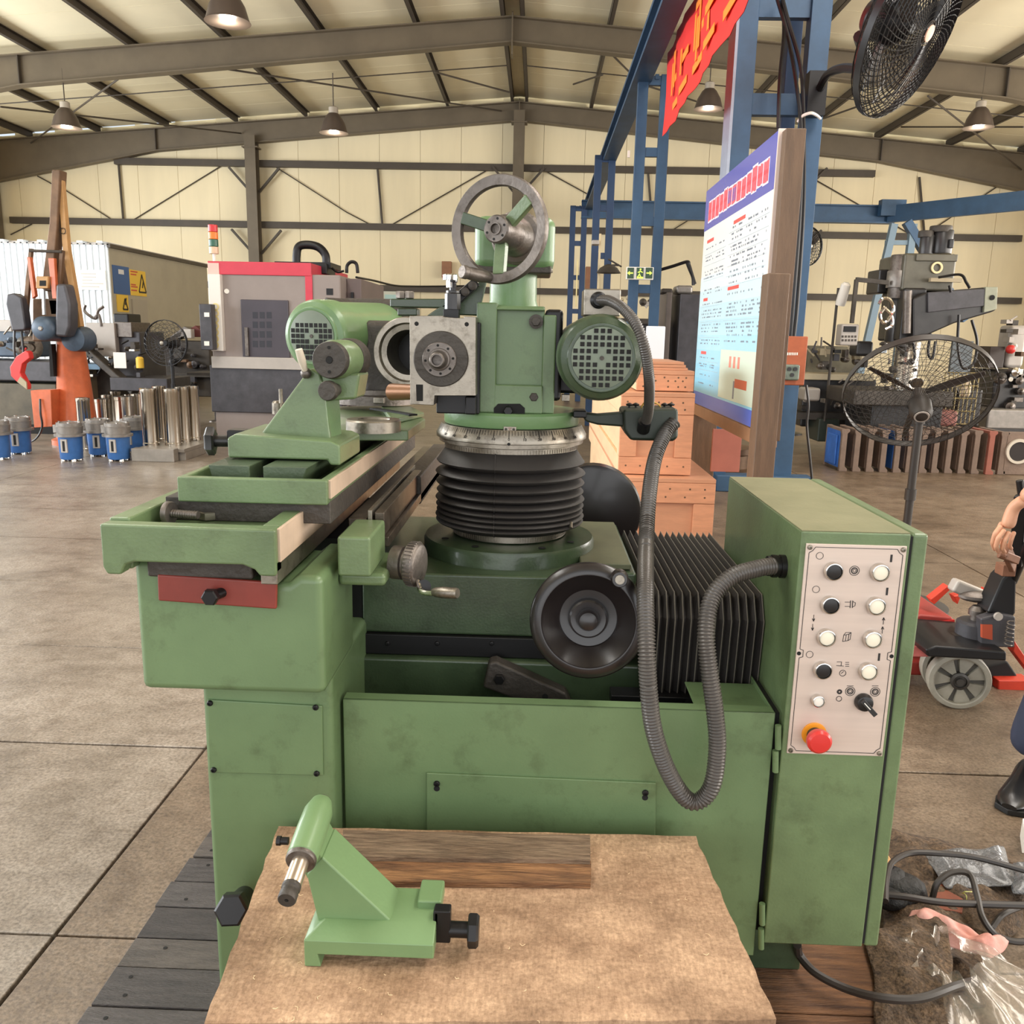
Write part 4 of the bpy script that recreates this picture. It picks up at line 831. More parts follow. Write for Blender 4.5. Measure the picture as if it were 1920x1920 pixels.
c = P(76,616,Y=Y0-.35); s = M().lathe(c,(.0,-1,0),[(.05,0),(.09,-.01),(.125,-.03),(.14,-.06),(.14,-.40),(.10,-.42)],28); out('motor', s, DBLUE, O); out('motor_cap', M().lathe(c+Vector((0,-.005,0)),(0,-1,0),[(.03,0),(.02,.01)],6), GREYM, out_p := O)
c = P(134,636,Y=Y0-.1); out('side_motor', M().lathe(c,(0,-1,0),[(.06,0),(.14,-.03),(.15,-.3)],24), DBLUE, O)
s = fr(((77,545),(96,545),(106,430),(112,318),(97,318),(92,420)), Y0-.1, .16); s.prism([P(x,y,Y=Y0-.1).xz for x,y in ((80,470),(78,540),(86,590),(112,590),(112,540),(98,470))], 'y', Y0, Y0+.2); out('boom', s, BROWNI, O, .01)
out('boom_strut', fr(((112,320),(116,340),(128,470),(143,555),(152,612),(143,614),(118,480),(108,340)), Y0-.05, .08), TANW, O, .005)
ro = P(118,433,Y=Y0-.06); out('strut_hole', M().lathe(ro,(0,-1,0),[(.035,0),(.035,.004),(.028,.004),(.028,0)],20,close=True), DARK, O)
for q in (((50,482),(56,482),(66,555),(60,560)),((90,484),(101,484),(106,560),(98,560))): out('spring_arm', fr(q, Y0-.2, .06), ORNG, O, .004)
for q in (((54,466),(59,466),(50,590),(42,588)),((112,468),(118,470),(112,545),(106,545))): out('link_bar', fr(q, Y0-.15, .05), BROWNI, O)
out('cross_rod', M().cyl(P(55,470,Y=Y0-.15),P(116,472,Y=Y0-.15),.016,n=8), IRON, O)
s = fr(((67,518),(90,518),(90,541),(67,541)), Y0-.24, .05); out('yoke', s, TANW, O, .01); out('yoke_hole', fr(((74,526),(86,526),(86,536),(74,536)), Y0-.243, .01), DARK, O)
out('piston_rod', M().cyl(P(81,542,Y=Y0-.2),P(83,590,Y=Y0-.2),.02,n=10), CHROME, O)
s = fr(((60,560),(112,560),(120,600),(118,640),(60,640)), Y0+.0, .3); out('motor_housing', s, BROWNI, O, .02)
s = fr(((12,552),(25,549),(40,558),(48,612),(46,619),(22,621),(10,570)), Y0-.25, .14); out('left_shield', s, DGREY, O, .02)
s = fr(((104,532),(122,532),(131,570),(131,612),(124,632),(102,630)), Y0-.3, .2); out('right_shield', s, DGREY, O, .03)
s = M().tube(curve([P(27,618,Y=Y0-.2),P(27,660,Y=Y0-.22),P(35,685,Y=Y0-.2),P(43,695,Y=Y0-.2),P(44,660,Y=Y0-.2),P(40,620,Y=Y0-.2)]), .013, 6); out('looped_cable', s, BLK, O)
s = fr(((30,668),(48,657),(53,661),(55,672),(42,682),(38,700),(50,722),(50,731),(30,715),(20,705),(18,688)), Y0-.4, .1); out('curved_guard', s, REDP, O, .01)
out('guard_lip', fr(((38,706),(49,717),(50,730),(32,716)), Y0-.41, .02), BEIGE, O)
# lathes and machines behind the pillar
def clutter(parent, x0, y0, x1, y1, Y, n, mats, sz=(4,14)):
    for _ in range(n):
        x = random.uniform(x0,x1); y = random.uniform(y0,y1); w = random.uniform(*sz); h = random.uniform(*sz)*.8; c = P(x,y,Y=Y); k = mpp(c); m = random.choice(mats); r = random.random()
        if r < .4: s = M().box(c-Vector((w*k/2,0,h*k/2)), c+Vector((w*k/2,.15,h*k/2))); out('fitting', s, m, parent, .004)
        elif r < .75: out('handle_wheel', M().lathe(c,(random.uniform(-.3,.3),-1,0),[(w*k*.5,-.1),(w*k*.5,0),(w*k*.3,.01),(w*k*.1,.04)],16), m, parent)
        else: out('rod', M().cyl(c, c+Vector((w*k*random.uniform(-1.5,1.5),.02,h*k*1.4)), .012, n=8), m, parent)
L1 = thing('lathe', 'long dark lathe at the left edge behind the blue housings', 'machine', (px(50,11.6),11.6,0))
out('bed', slab(-70,720,105,800,11.5,.9), mat('oily khaki machine body', (92,84,68), .5, .1, 4, .2), L1, .02)
out('bed_rail', slab(-80,678,112,712,11.45,.8), DGREY, L1, .02)
out('headstock', slab(-60,622,48,668,11.6,.6), DBLUE, L1, .03); out('headstock_top', slab(-60,600,20,622,11.7,.4), LGREY, L1, .01)
out('chuck', M().lathe(P(58,652,Y=11.6),(.8,-.6,0),[(.16,-.12),(.16,0),(.13,.01),(.06,.01),(.05,-.03)],28), STEEL, L1)
out('chip_tray', slab(-40,800,105,822,11.3,1.1), DARK, L1, .01)
clutter(L1, 0, 612, 60, 672, 11.4, 14, [STEEL, IRON, DBLUE, DGREY, REDP], (5,14))
L2 = thing('milling_machine', 'grey milling machine with light blue ways beside the orange pillar', 'machine', (px(170,12.2),12.2,0))
out('control_box', slab(165,606,214,668,12.0,.5), LGREY, L2, .01); out('column', slab(213,622,262,720,12.1,.8), DGREY, L2, .02)
out('ram_motor', slab(213,588,240,606,12.1,.4), BLKM, L2, .02); out('ram', slab(214,604,246,632,12.05,.6), STEELD, L2, .01)
out('way_cover', slab(125,662,163,670,11.9,.5), mat('pale blue enamel', (120,156,186), .4), L2, .005); out('way_cover', slab(130,683,187,692,11.8,.6), MATS['pale blue enamel'], L2, .005)
out('chip_guard', slab(130,690,163,748,11.85,.5), BEIGE, L2, .01)
s = M().bar(P(130,625,Y=11.9), P(255,735,Y=11.7), .16, .10); out('slant_arm', s, IRON, L2, .02)
out('knee', slab(160,690,215,770,12.1,.6), IRON, L2, .03); out('oil_tray', slab(207,710,313,732,11.6,.8), DGREY, L2, .01)
out('base', slab(150,760,262,800,12.2,.9), DGREY, L2, .02); out('paper_sheet', slab(214,661,235,690,11.6,.01), WHITE, L2)
out('oil_can', M().lathe(P(263,690,Y=11.6),(0,0,1),[(.05,-.0),(.05,.13),(.03,.15)],16), YEL, L2)
clutter(L2, 135, 640, 260, 740, 11.75, 34, [STEEL, IRON, DGREY, DBLUE, CHROME, BLKM], (4,13))
for q in (((160,572),(158,582),(168,592),(180,597),(184,583),(194,575)),((176,598),(184,590),(188,600),(190,612))):
    out('clamp_hook', M().tube(curve([P(x,y,Y=12) for x,y in q]), .02, 6), STEELD, L2)
# white cabin
CB = thing('site_cabin', 'white ribbed sheet metal cabin at the far left with posters on its grey side', 'cabin', (px(100,16),16,0))
WSH = mat('white ribbed sheet', (232,238,242), .5, 0, 2, .03); CSIDE = mat('grey cream cabin side', (168,158,136), .55, 0, 2, .05)
xa_, xb_ = px(-120,15), px(212,15); zc_ = pz(100,455,15)
s = M().box((xa_,15.02,0),(xb_,15.06,zc_))
out('front_wall', s, WSH, CB); s = M()
x = xa_
while x < xb_: s.box((x,15.0,.0),(x+.03,15.025,zc_)); x += .11
o = out('sheet_ribs', s, WSH, CB); o['kind'] = 'stuff'
s = M(); x = xa_
while x < xb_: s.box((x,14.85,zc_),(x+.10,15.9,zc_+.03)); x += .34
out('roof_edge', s, WSH, CB)['kind'] = 'stuff'
z2_ = zc_
out('side_wall', M().box((xb_-.05,15.06,0),(xb_,19.5,z2_)), CSIDE, CB); out('roof', M().box((xa_,15.0,z2_-.02),(xb_+.03,19.6,z2_+.02)), LGREY, CB); out('roof_trim', M().box((xb_,15.0,z2_-.06),(xb_+.06,19.6,z2_)), BEAMD, CB)
def side(name, y0, y1, z0, z1, m, d=.012): return out(name, M().box((xb_,y0,z0),(xb_+d,y1,z1)), m, CB)
def yat(x, y=600): return P(x,y,X=xb_+.01).y
def zat(x, y): return P(x,y,X=xb_+.01).z
side('blue_poster', yat(218), yat(248), zat(233,552), zat(233,500), mat('blue poster', (52,88,138), .5)); side('yellow_poster', yat(248), yat(278), zat(262,555), zat(262,508), YEL); side('small_poster', yat(222), yat(243), zat(232,585), zat(232,553), YEL)
side('cabin_door', yat(249), yat(276), 0, zat(262,562), mat('grey door', (160,150,132), .5), .03)
for ya_, yb_, za_, zb2 in ((264,277,548,515),(232,241,580,560)):
    ym = (yat(ya_)+yat(yb_))/2; z0, z1 = zat(ya_,za_), zat(ya_,zb2); X = xb_+.016; h = (yat(yb_)-yat(ya_))/2
    s = M()
    for a, b_ in (((ym-h,z0),(ym+h,z0)),((ym+h,z0),(ym,z1)),((ym,z1),(ym-h,z0)),((ym,z0+.08),(ym+.05,z0+.2))): s.bar((X,a[0],a[1]),(X,b_[0],b_[1]),.03,.004,up=(1,0,0))
    out('warning_triangle', s, INK, CB)
s = M(); X = xb_+.014
for i, (z_, a, b_) in enumerate(((.93,.08,.5),(.82,.08,.42),(.42,.06,.35),(.34,.06,.45),(.2,.06,.4))):
    y0, y1 = yat(248), yat(278); z0, z1 = zat(262,555), zat(262,508); s.box((X-.002,y0+(y1-y0)*a,z0+(z1-z0)*z_-.012),(X,y0+(y1-y0)*b_,z0+(z1-z0)*z_+.012))
out('poster_lines', s, mat('poster red print', (190,70,50), .5), CB)['kind'] = 'stuff'
s = M(); y0, y1 = yat(218), yat(248); z1 = zat(233,500)
for i in range(7): s.box((X-.002,y0+.2+i*(y1-y0-.4)/7,z1-.14),(X,y0+.2+(i+.7)*(y1-y0-.4)/7,z1-.06))
out('poster_heading', s, WHITE, CB)['kind'] = 'stuff'
out('notice', slab(143,507,197,543,14.985,.015), mat('notice board cream', (240,236,222), .5), CB)
s = M()
for i in range(5):
    p0 = P(150,513+i*6,Y=14.98); w_ = random.uniform(.2,.42); s.box((p0.x+random.uniform(0,.05),14.98,p0.z-.008),(p0.x+w_,14.984,p0.z+.008))
out('notice_lines', s, mat('faint print', (190,180,166), .6), CB)['kind'] = 'stuff'
# roller door in the back wall
d1 = structure(thing('door_1', None, None, (px(340,YW),YW,0)))
out('lintel', slab(298,576-46,380,581-46+0,YW-.12,.14), BLKM, d1); x0_, x1_ = px(300,YW-.02), px(378,YW-.02); zd = pz(340,533,YW)
for i in range(16): out('shutter_slat', M().box((x0_,YW-.03,.16*i),(x1_,YW+.02,.16*i+.15)), BEIGE, d1, .01)
out('door_edge', M().box((x0_-.06,YW-.06,0),(x0_+.02,YW+.0,zd)), mat('rusty red paint', (180,90,76), .6), d1)
# machining centre
Yc = 11.0
CN = thing('machining_centre', 'large grey enclosed machining centre with crimson band and dark sliding door', 'machine', (px(500,Yc),Yc,0))
cx0_, cx1_ = px(397,Yc), px(640,Yc); zt3 = pz(500,513,Yc)
out('enclosure', M().box((cx0_,Yc,.02),(px(583,Yc),Yc+2.1,zt3)), CNCG, CN, .01); out('side_enclosure', M().box((px(583,Yc)+.004,Yc+.0,.02),(cx1_,Yc+2.0,zt3)), CNCG, CN, .02); out('rear_cabinet', M().box((cx1_,Yc+.35,.02),(px(668,Yc),Yc+2.0,zt3-.02)), mat('brown grey panel', (112,98,96), .5, 0, 4, .06), CN, .01)
out('crimson_band', slab(390,493,583,514,Yc-.02,2.1), CNCR, CN, .006); out('crimson_post', slab(573,514,585,570,Yc-.015,.06), CNCR, CN, .004); out('band_corner', slab(390,493,410,514,Yc-.03,.1), mat('pale pink panel', (226,178,168), .5), CN, .004)
out('sliding_door', slab(455,563,540,672,Yc-.03,.06), mat('dark door panel', (74,68,74), .3, .2, 5, .06), CN, .01)
s = M()
for j in range(4):
    for i in range(3): slab(474+i*13,585+j*18,483+i*13,597+j*18,Yc-.033,.01,s)
out('door_window', s, mat('smoked glass', (62,60,64), .12, .2), CN); out('door_handle', slab(460,614,464,668,Yc-.07,.04), STEELD, CN, .004)
out('lower_skirt', slab(397,690,640,772,Yc-.04,.3), DGREY, CN, .01); out('skirt_ledge', slab(397,672,580,690,Yc-.08,.2), LGREY, CN, .006)
out('white_column', slab(396,514,412,658,Yc-.09,.12), mat('white corner post', (222,216,208), .35), CN, .01)
s = M()
for i in range(7):
    c = P(404,575+i*12,Y=Yc-.095); s.lathe(c,(0,-1,0),[(.028,0),(.045,0),(.045,.003),(.028,.003)],10,close=True)
out('post_emblem', s, mat('pale yellow print', (226,206,140), .5), CN)['kind'] = 'stuff'
out('pendant_panel', slab(377,570,395,656,Yc-.3,.15), DGREY, CN, .01)
for y in (586,640): out('panel_label', slab(383,y,392,y+8,Yc-.31,.02), WHITE, CN)
out('side_window', slab(612,541,624,553,Yc-.006,.02), BLKM, CN); out('side_handle', slab(658,548,662,575,Yc+.3,.06), BLKM, CN); out('round_cap', M().cyl(P(425,546,Y=Yc-.01),P(425,546,Y=Yc+.02),.03,n=16), WHITE, CN)
s = M().tube(curve([P(x,y,Y=Yc+.8) for x,y in ((556,497),(556,480),(560,463),(575,459),(596,463),(610,478),(612,500))]), .055, 12); out('duct_hose', s, BLKM, CN)
out('top_unit', slab(515,492,620,500,Yc+.6,.6), BLKM, CN); out('top_unit_box', slab(583,494,612,513,Yc+.5,.5), BLKM, CN, .01)
out('lifting_eye', M().tube(curve([P(x,y,Y=Yc+.6) for x,y in ((650,512),(651,498),(659,491),(668,495),(671,512)) ]), .022, 8), BLKM, CN)
s = M().tube(curve([P(620,500,Y=Yc+.7),P(632,510,Y=Yc+.7),P(645,508,Y=Yc+.7)]), .016, 6); out('top_cable', s, BLKM, CN)
tag(out('overhead_cable', M().tube(curve([P(668,520,Y=12),P(700,526,Y=13),P(745,536,Y=14),P(800,537,Y=15),P(880,536,Y=16)]), .016, 6), BLKM, None, loc=P(668,520,Y=12)), 'thin dark cable running from the machining centre across the back wall', 'cable')
# signal tower
SG = thing('signal_light', 'red, amber and green signal light stack on the machining centre', 'signal light', P(402,490,Y=Yc+.05)); c = P(402,490,Y=Yc+.05); k = mpp(c)
out('stem', M().cyl(c, c+Vector((0,0,.10)), .018, n=10), WHITE, SG)
for i, (cc, n_, h) in enumerate((((210,180,150),'base_ring',12),((44,92,72),'green_lens',12),((236,120,30),'amber_lens',12),((200,40,44),'red_lens',13))):
    z = c+Vector((0,0,.09+i*.088)); out(n_, M().lathe(z,(0,0,1),[(.055,0),(.058,.004),(.058,.08),(.055,.084)],20), mat(n_.replace('_',' '), cc, .3), SG)
# stand with monitor unit and small fan beside the machining centre
TB = thing('trolley_table', 'dark steel table with fan motor and tipped beige monitor before the machining centre', 'table', stand(420,790))
yt = stand(420,790).y
out('table_top', M().box((px(355,yt),yt-.2,pz(400,703,yt)),(px(478,yt),yt+.5,pz(400,698,yt))), IRON, TB, .004)
out('pole', M().cyl((px(402,yt),yt-.1,0),(px(402,yt),yt-.1,pz(402,700,yt)),.022,n=10), STEELD, TB); out('pole_foot', M().lathe((px(402,yt),yt-.1,0),(0,0,1),[(.11,0),(.10,.02),(.03,.03)],24), STEELD, TB)
for x in (440,470): out('leg', M().cyl((px(x,yt),yt+.3,0),(px(x,yt),yt+.3,pz(x,700,yt)),.02,n=8), IRON, TB)
out('fan_drum', M().lathe(P(424,675,Y=yt),(0,-1,0),[(.13,-.2),(.14,0),(.12,.02),(.05,.02),(.04,-.05)],24), BLKM, TB)
s = M().bar(P(440,682,Y=yt), P(470,668,Y=yt), .10, .13); out('tipped_monitor', s, BEIGE, TB, .01); out('monitor_screen', M().bar(P(456,677,Y=yt-.06), P(466,672,Y=yt-.06), .07, .02), BLKM, TB)
clutter(TB, 400, 655, 478, 692, yt-.02, 10, [IRON, STEELD, BLKM, BEIGE], (4,10))
out('drum_bin', slab(418,725,490,790,yt+.3,.5), mat('slate bin', (60,70,80), .5, 0, 5, .1), TB, .02)
# floor fan and dark rack
def ped_fan(c, ax, R, lab, cat='fan', group=None, rings_=7, spokes=36, wire=.003, col=None, ground=True, hubm=None, base=True, blades=3, dome=.075, chord=1., yaw_pole=None):
    a = Vector(ax).normalized(); col = col or BLKM
    o = thing('pedestal_fan' if ground else 'wall_fan', lab, cat, (c.x,c.y,0) if ground else c, group); u = a.cross(Vector((0,0,1))).normalized(); v = u.cross(a)
    g = M(); 
    def pf(r, s): return c+a*s*(.02+dome*sqrt(max(0,1-(r/R)**2)))-a*.0
    for s_ in (1, -1):
        for j in range(spokes):
            t = 2*pi*j/spokes
            q = []
            for i in range(6):
                r = R*(.14+.86*i/5); tt = t+ (.5*(i/5) if s_ > 0 else -.5*(i/5)); q.append(pf(r, s_)+(u*cos(tt)+v*sin(tt))*r)
            g.tube(q, wire, 3)
        for i in range(1, rings_+1):
            r = R*i/rings_; q = [pf(r, s_)+(u*cos(2*pi*k/28)+v*sin(2*pi*k/28))*r for k in range(29)]; g.tube(q, wire*1.2 if i == rings_ else wire, 3)
    out('wire_cage', g, col, o)['kind'] = 'stuff'
    out('rim_band', M().lathe(c, a, [(R,-.02),(R+.004,-.02),(R+.004,.02),(R,.02)], 40, close=True), col, o)
    for k in range(blades):
        t = 2*pi*k/blades+.5; s = M(); rr = []
        for i in range(6):
            r = R*(.10+.76*i/5); w_ = R*(.16+.14*sin(pi*i/5))*chord; tw_ = .6-.35*i/5; d = u*cos(t)+v*sin(t); e = v*cos(t)-u*sin(t)
            e2 = e*cos(tw_)+a*sin(tw_); nn = a*cos(tw_)-e*sin(tw_); m0 = c+d*r; rr.append([m0-e2*w_*.5+nn*.002, m0+e2*w_*.5+nn*.002, m0+e2*w_*.5-nn*.002, m0-e2*w_*.5-nn*.002])
        s.rings(rr); out('blade', s, mat('dark fan blade', (60,54,50), .4, .3), o)
    q_ = .62 if dome < .065 else 1; out('motor', M().lathe(c-a*.02, -a, [(.03,-.04),(R*.2*q_,.03),(R*.24*q_,.06),(R*.24*q_,.22*q_),(R*.18*q_,.26*q_),(.01,.28*q_)], 24), col, o)
    if q_ < 1: out('motor_badge', M().lathe(c-a*.18, -a, [(.04,0),(.038,.006)], 20), LGREY, o)
    out('hub_cap', M().lathe(c+a*(dome+.025), a, [(R*.09,0),(R*.09,.006),(R*.05,.010)], 24), hubm or STEEL, o)
    if ground:
        h = c-a*.12; out('pole', M().cyl((h.x,h.y,.04),(h.x,h.y,h.z-.05),.022,n=14).lathe((h.x,h.y,h.z*.55),(0,0,1),[(.03,0),(.03,.06)],14), col, o); out('yoke', M().cyl((h.x,h.y,h.z-.08),(h.x,h.y,h.z-.01),.03,n=14), col, o)
        if base:
            s = M().lathe((h.x,h.y,0),(0,0,1),[(.26,0),(.26,.02),(.2,.035),(.03,.06)],32); out('base', s, col, o)
    return o
c = P(311,643,Y=10.6); ped_fan(c, (-.1,-1,0), 42*mpp(c), 'dark pedestal fan between the white cabin and the machining centre', wire=.0022, rings_=6, spokes=24, chord=.7)
RK = thing('scrap_rack', 'dark low rack heaped with metal parts behind the left pedestal fan', 'rack', (px(340,14.6),14.6,0))
out('rack_body', slab(300,640,392,742,14.4,.6), mat('sooty brown steel', (66,58,50), .6, .2, 4, .3), RK, .02); out('rack_shelf', slab(285,700,400,705,14.3,.6), IRON, RK)
out('bent_sheet', fr(((308,640),(345,612),(358,618),(352,628),(318,640)), 14.4, .3), STEELD, RK, .005); out('tin', slab(345,617,358,634,14.35,.15), LGREY, RK, .01); out('red_cover', fr(((350,620),(366,610),(380,622),(380,632),(358,632)), 14.5, .3), mat('dark red cloth', (96,44,40), .7), RK, .01)
clutter(RK, 305, 650, 390, 735, 14.3, 16, [IRON, BLKM, DGREY, BROWNI], (5,16))
# ================================================================ blue crane frame, banner and board
BLU = mat('blue painted steel', (50,80,110), .5, .1, 3, .14); BLUD = mat('deep blue painted steel', (40,62,94), .5, .1, 3, .1); BLUL = mat('lit pale blue steel', (150,160,176), .5, .1, 3, .1)
CRF = thing('crane_frame', 'blue steel crane frame of ladder towers with runway and cross beams', 'frame', (1.5,8.5,0))
def tower(x0, y0, x1, y1, w0, w1, h, Y, dep, leg, rungs, m):
    "ladder tower between two pixel x positions at foot height z=0 and top"
    tw = out('tower', M().box((px((x0+x1)/2,Y)-.02,Y+dep*.5,h-.05),(px((x0+x1)/2,Y)+.02,Y+dep*.5+.04,h)), m, CRF)
    for x in (x0, x1):
        X = P(x,y0,Y=Y).x
        for yy in ((Y, Y+dep) if dep > .2 else (Y,)):
            s = M().box((X-leg/2,yy,0),(X+leg/2,yy+leg*.7,h)); out('leg', s, m, tw, .004)
    X0, X1 = P(x0,y0,Y=Y).x, P(x1,y0,Y=Y).x
    for z in rungs:
        for yy in ((Y, Y+dep) if dep > .2 else (Y,)): out('rung', M().box((X0,yy+.01,z-leg*.42),(X1,yy+leg*.6,z+leg*.42)), m, tw)
    return tw
Y=8.35; zs_ = [P(1460,y,Y=Y).z for y in (8,193,385)]
tw = out('tower', M().box((P(1372,500,Y=Y).x-.09,Y+.03,0),(P(1372,500,Y=Y).x+.09,Y+.17,6.2)), BLU, CRF, .006)
out('leg_flange', M().box((P(1372,500,Y=Y).x-.11,Y,0),(P(1372,500,Y=Y).x-.085,Y+.3,6.2)), BLUL, tw)  # pale colour stands in for light on the leg's left side
xr_t = P(1500,500,Y=Y).x
out('leg', M().box((xr_t-.09,Y,0),(xr_t+.09,Y+.15,6.2)), BLU, tw, .006); out('leg', M().box((xr_t-.15,Y+.5,0),(xr_t-.02,Y+.64,6.2)), BLUD, tw, .006)
for z in zs_+[5.4,1.9,.9]: out('rung', M().box((P(1372,500,Y=Y).x,Y+.04,z-.09),(xr_t,Y+.13,z+.09)), BLU, tw)
out('base_beam', M().box((P(1340,918,Y=8.25).x,8.2,0),(P(1520,918,Y=8.25).x,8.4,.16)), BLU, tw, .01)
for Yt, xa, xb, top, ww in ((9.9,1187,1228,4.20,.11),(14.1,1112,1137,4.20,.11),(19.4,1069,1090,4.2,.12)):
    xm = 560; tower(xa, xm, xb, xm, 0, 0, top, Yt, 0, ww, [top-.06]+[top-.06-k*.72 for k in range(1,6)], BLUD if Yt > 10 else BLU)
out('runway_beam', M().box((.93,5.0,4.12),(1.13,20.0,4.16)).box((1.02,5.0,4.16),(1.04,20.0,4.36)).box((.94,5.0,4.36),(1.12,20.0,4.40)), BLU, CRF)
a, b_ = P(1090,395,Y=19.5), P(1675,400,Y=19.5); z_ = (a.z+b_.z)/2
out('cross_beam', M().box((a.x,19.45,z_-.17),(b_.x,19.49,z_+.17)).box((a.x,19.38,z_+.15),(b_.x,19.6,z_+.18)).box((a.x,19.38,z_-.19),(b_.x,19.6,z_-.16)), BLU, CRF)
out('corner_beam', M().bar(P(1668,402,Y=19.4), P(1960,372,Y=16.5), .12, .34), BLU, CRF)
# slanted A frame below the corner
Y=18.2; s = M()
for q, ww in (((1676,420,1612,700),.13),((1712,420,1678,700),.13),((1700,416,1810,600),.16)):
    out('slanted_leg', M().bar(P(q[0],q[1],Y=Y), P(q[2],q[3],Y=Y), ww, ww), mat('pale blue grey steel', (108,128,142), .5, .1) if q[0] != 1700 else BLU, CRF)
for y in (455,500,545): out('rung', M().bar(P(1668-(y-420)*.23,y,Y=Y), P(1706-(y-420)*.12,y,Y=Y), .07,.09), MATS['pale blue grey steel'], CRF)
out('corner_clamp', M().box(P(1658,396,Y=19.3)-Vector((.1,.1,.1)), P(1690,396,Y=19.3)+Vector((.05,.1,.22))), BLU, CRF)
# cables running down the near tower
for i, q in enumerate((((1465,-10,8.3),(1478,40,8.25),(1500,120,8.2),(1506,200,8.25),(1507,380,8.3),(1496,560,8.3),(1488,640,8.3)),((1466,-10,8.35),(1470,60,8.3),(1462,150,8.2),(1459,240,8.2)),((1455,-10,8.3),(1475,60,8.3),(1492,150,8.2),(1503,260,8.25),(1499,420,8.28),(1482,640,8.3)))):
    tag(out('hanging_cable', M().tube(curve([P(x,y,Y=d-.12) for x,y,d in q]), .017, 6), BLKM, None, loc=P(q[0][0],q[0][1],Y=8.2)), ('dark cable running down the near blue tower to the socket box','thin cable hanging straight down inside the near blue tower','second dark cable slanting across the near blue tower')[i], 'cable')
tag(out('cable_tie', M().tube(curve([P(1496,228,Y=8.15),P(1504,218,Y=8.1),P(1520,212,Y=8.05),P(1531,216,Y=8.1),P(1538,222,Y=8.2)]), .013, 6), WHITE, None, loc=P(1520,212,Y=8.1)), 'white wire tie round the right leg of the near blue tower', 'tie')
# banner
BAN = mat('red banner cloth', (232,44,40), .55, 0, 2, .04); BANL = mat('orange banner print', (250,140,44), .55)
s = M(); ny = 24
X = 1.22
for j in range(ny):
    pass
g = []
def bx(y): return X+.012*sin(y*5)+.01*sin(y*11.3)
for j in range(ny+1):
    y = 9.35-(9.35-4.2)*j/ny; g.append((y, 4.24, 3.46))
vs = []; fs = []
for j, (y, zt_, zb_2) in enumerate(g):
    for i in range(5): z = zt_+(zb_2-zt_)*i/4; vs.append((bx(y+i*.1),y,z)); 
    for i in range(5): z = zt_+(zb_2-zt_)*i/4; vs.append((bx(y+i*.1)+.004,y,z))
for j in range(ny):
    for o_ in (0,5):
        for i in range(4): a = j*10+o_+i; fs.append((a,a+1,a+11,a+10))
s.add(vs, fs); BN = thing('banner', 'long red cloth banner with orange lettering hung under the blue runway beam', 'banner', (X,9,3.5)); out('cloth', s, BAN, BN)
y = 9.0; ch = 0
while y > 4.6:
    s = M(); w_ = .48
    for k in range(random.randint(4,6)):
        if k % 2: yy = y-random.uniform(.04,w_-.04); z0 = random.uniform(3.60,3.75); s.box((bx(yy)-.012,yy-.035,z0),(bx(yy)-.008,yy+.035,z0+random.uniform(.2,.42)))
        else: z0 = 3.62+.12*k; s.box((bx(y)-.012,y-w_+.03,z0-.03),(bx(y)-.008,y-.03,z0+.035))
    out('character', s, BANL, BN)['kind'] = 'stuff'; y -= .62
out('hem_tag', M().box(P(1177,282,Y=9.3), P(1181,295,Y=9.3)+Vector((0,.02,0))), WHITE, BN)
# information board on timber posts
BX = 1.24; Bn, Bf = 3.98, 5.62
WP = mat('dark brown sign timber', (104,80,60), .55, 0, 5, .14, .2, 40, stretch=(8,8,1)); 
IB = thing('information_board', 'white and blue information board with red heading on dark brown timber posts', 'sign', (BX+.05,4.8,0))
def bp(x, y): return P(x,y,X=BX)
zt_b, zb_b = bp(1465,240).z, bp(1412,803).z; yn, yf2 = bp(1439,520).y, bp(1313,550).y
out('panel', M().box((BX,yn,zb_b),(BX+.03,yf2,zt_b)), mat('gloss white board', (236,240,240), .22, coat=.3), IB, .003)
BH = mat('board heading blue', (70,78,176), .25, coat=.3); BB = mat('board foot blue', (52,96,206), .25); BS = mat('board sky tint', (150,206,226), .3)
def brect(u0, v0, u1, v1, m, name, d=.001, parent=IB):
    "u from far (0) to near (1), v from top (0) to bottom (1)"
    y0, y1 = yf2+(yn-yf2)*u0, yf2+(yn-yf2)*u1; z0, z1 = zt_b+(zb_b-zt_b)*v0, zt_b+(zb_b-zt_b)*v1
    return (min(y0,y1), max(y0,y1), min(z0,z1), max(z0,z1))
def bmk(M_, u0, v0, u1, v1, d=.0016):
    a = brect(u0,v0,u1,v1,None,None); M_.box((BX-d,a[0],a[2]),(BX-.0002,a[1],a[3])); return M_
for k in range(8): out('tint_band', bmk(M(),0,.40+k*.0675,1,.40+(k+1)*.0675,.0008), mat('board tint %d' % k, (214-12*k,232-4*k,238), .25), IB)
out('heading_band', bmk(M(),0,0,1,.185,.0012), BH, IB); out('foot_band', bmk(M(),0,.94,1,1,.0012), BB, IB)
RT = mat('board title pink red', (226,60,84), .3); TW = mat('title outline white', (240,230,240), .3)
for k in range(13):
    u = .07+k*.0665; s = M(); w_ = .062; t0 = .058+random.uniform(0,.012); t1 = .150+random.uniform(-.008,.006)
    bmk(s,u-.001,t0-.004,u+w_+.001,t1+.004,.0022); s.mt(1); n_ = 4
    for q in range(n_):
        a0 = u+.003+q*(w_-.004)/n_; bmk(s,a0,t0+random.uniform(0,.006),a0+(w_-.004)/n_-.0025,t1-random.uniform(0,.006),.0028)
    bmk(s,u+.003,(t0+t1)/2-.006,u+w_-.003,(t0+t1)/2+.008,.003)
    if k in (5,6): s.mt(2); bmk(s,u+.01,t0+.012,u+.026,t1-.014,.0034); bmk(s,u+.036,t0+.012,u+.05,t1-.014,.0034)
    out('title_character', s, [TW, RT, BH], IB)['kind'] = 'stuff'
TXT = mat('board text grey', (124,130,142), .4); s = M(); r_ = M()
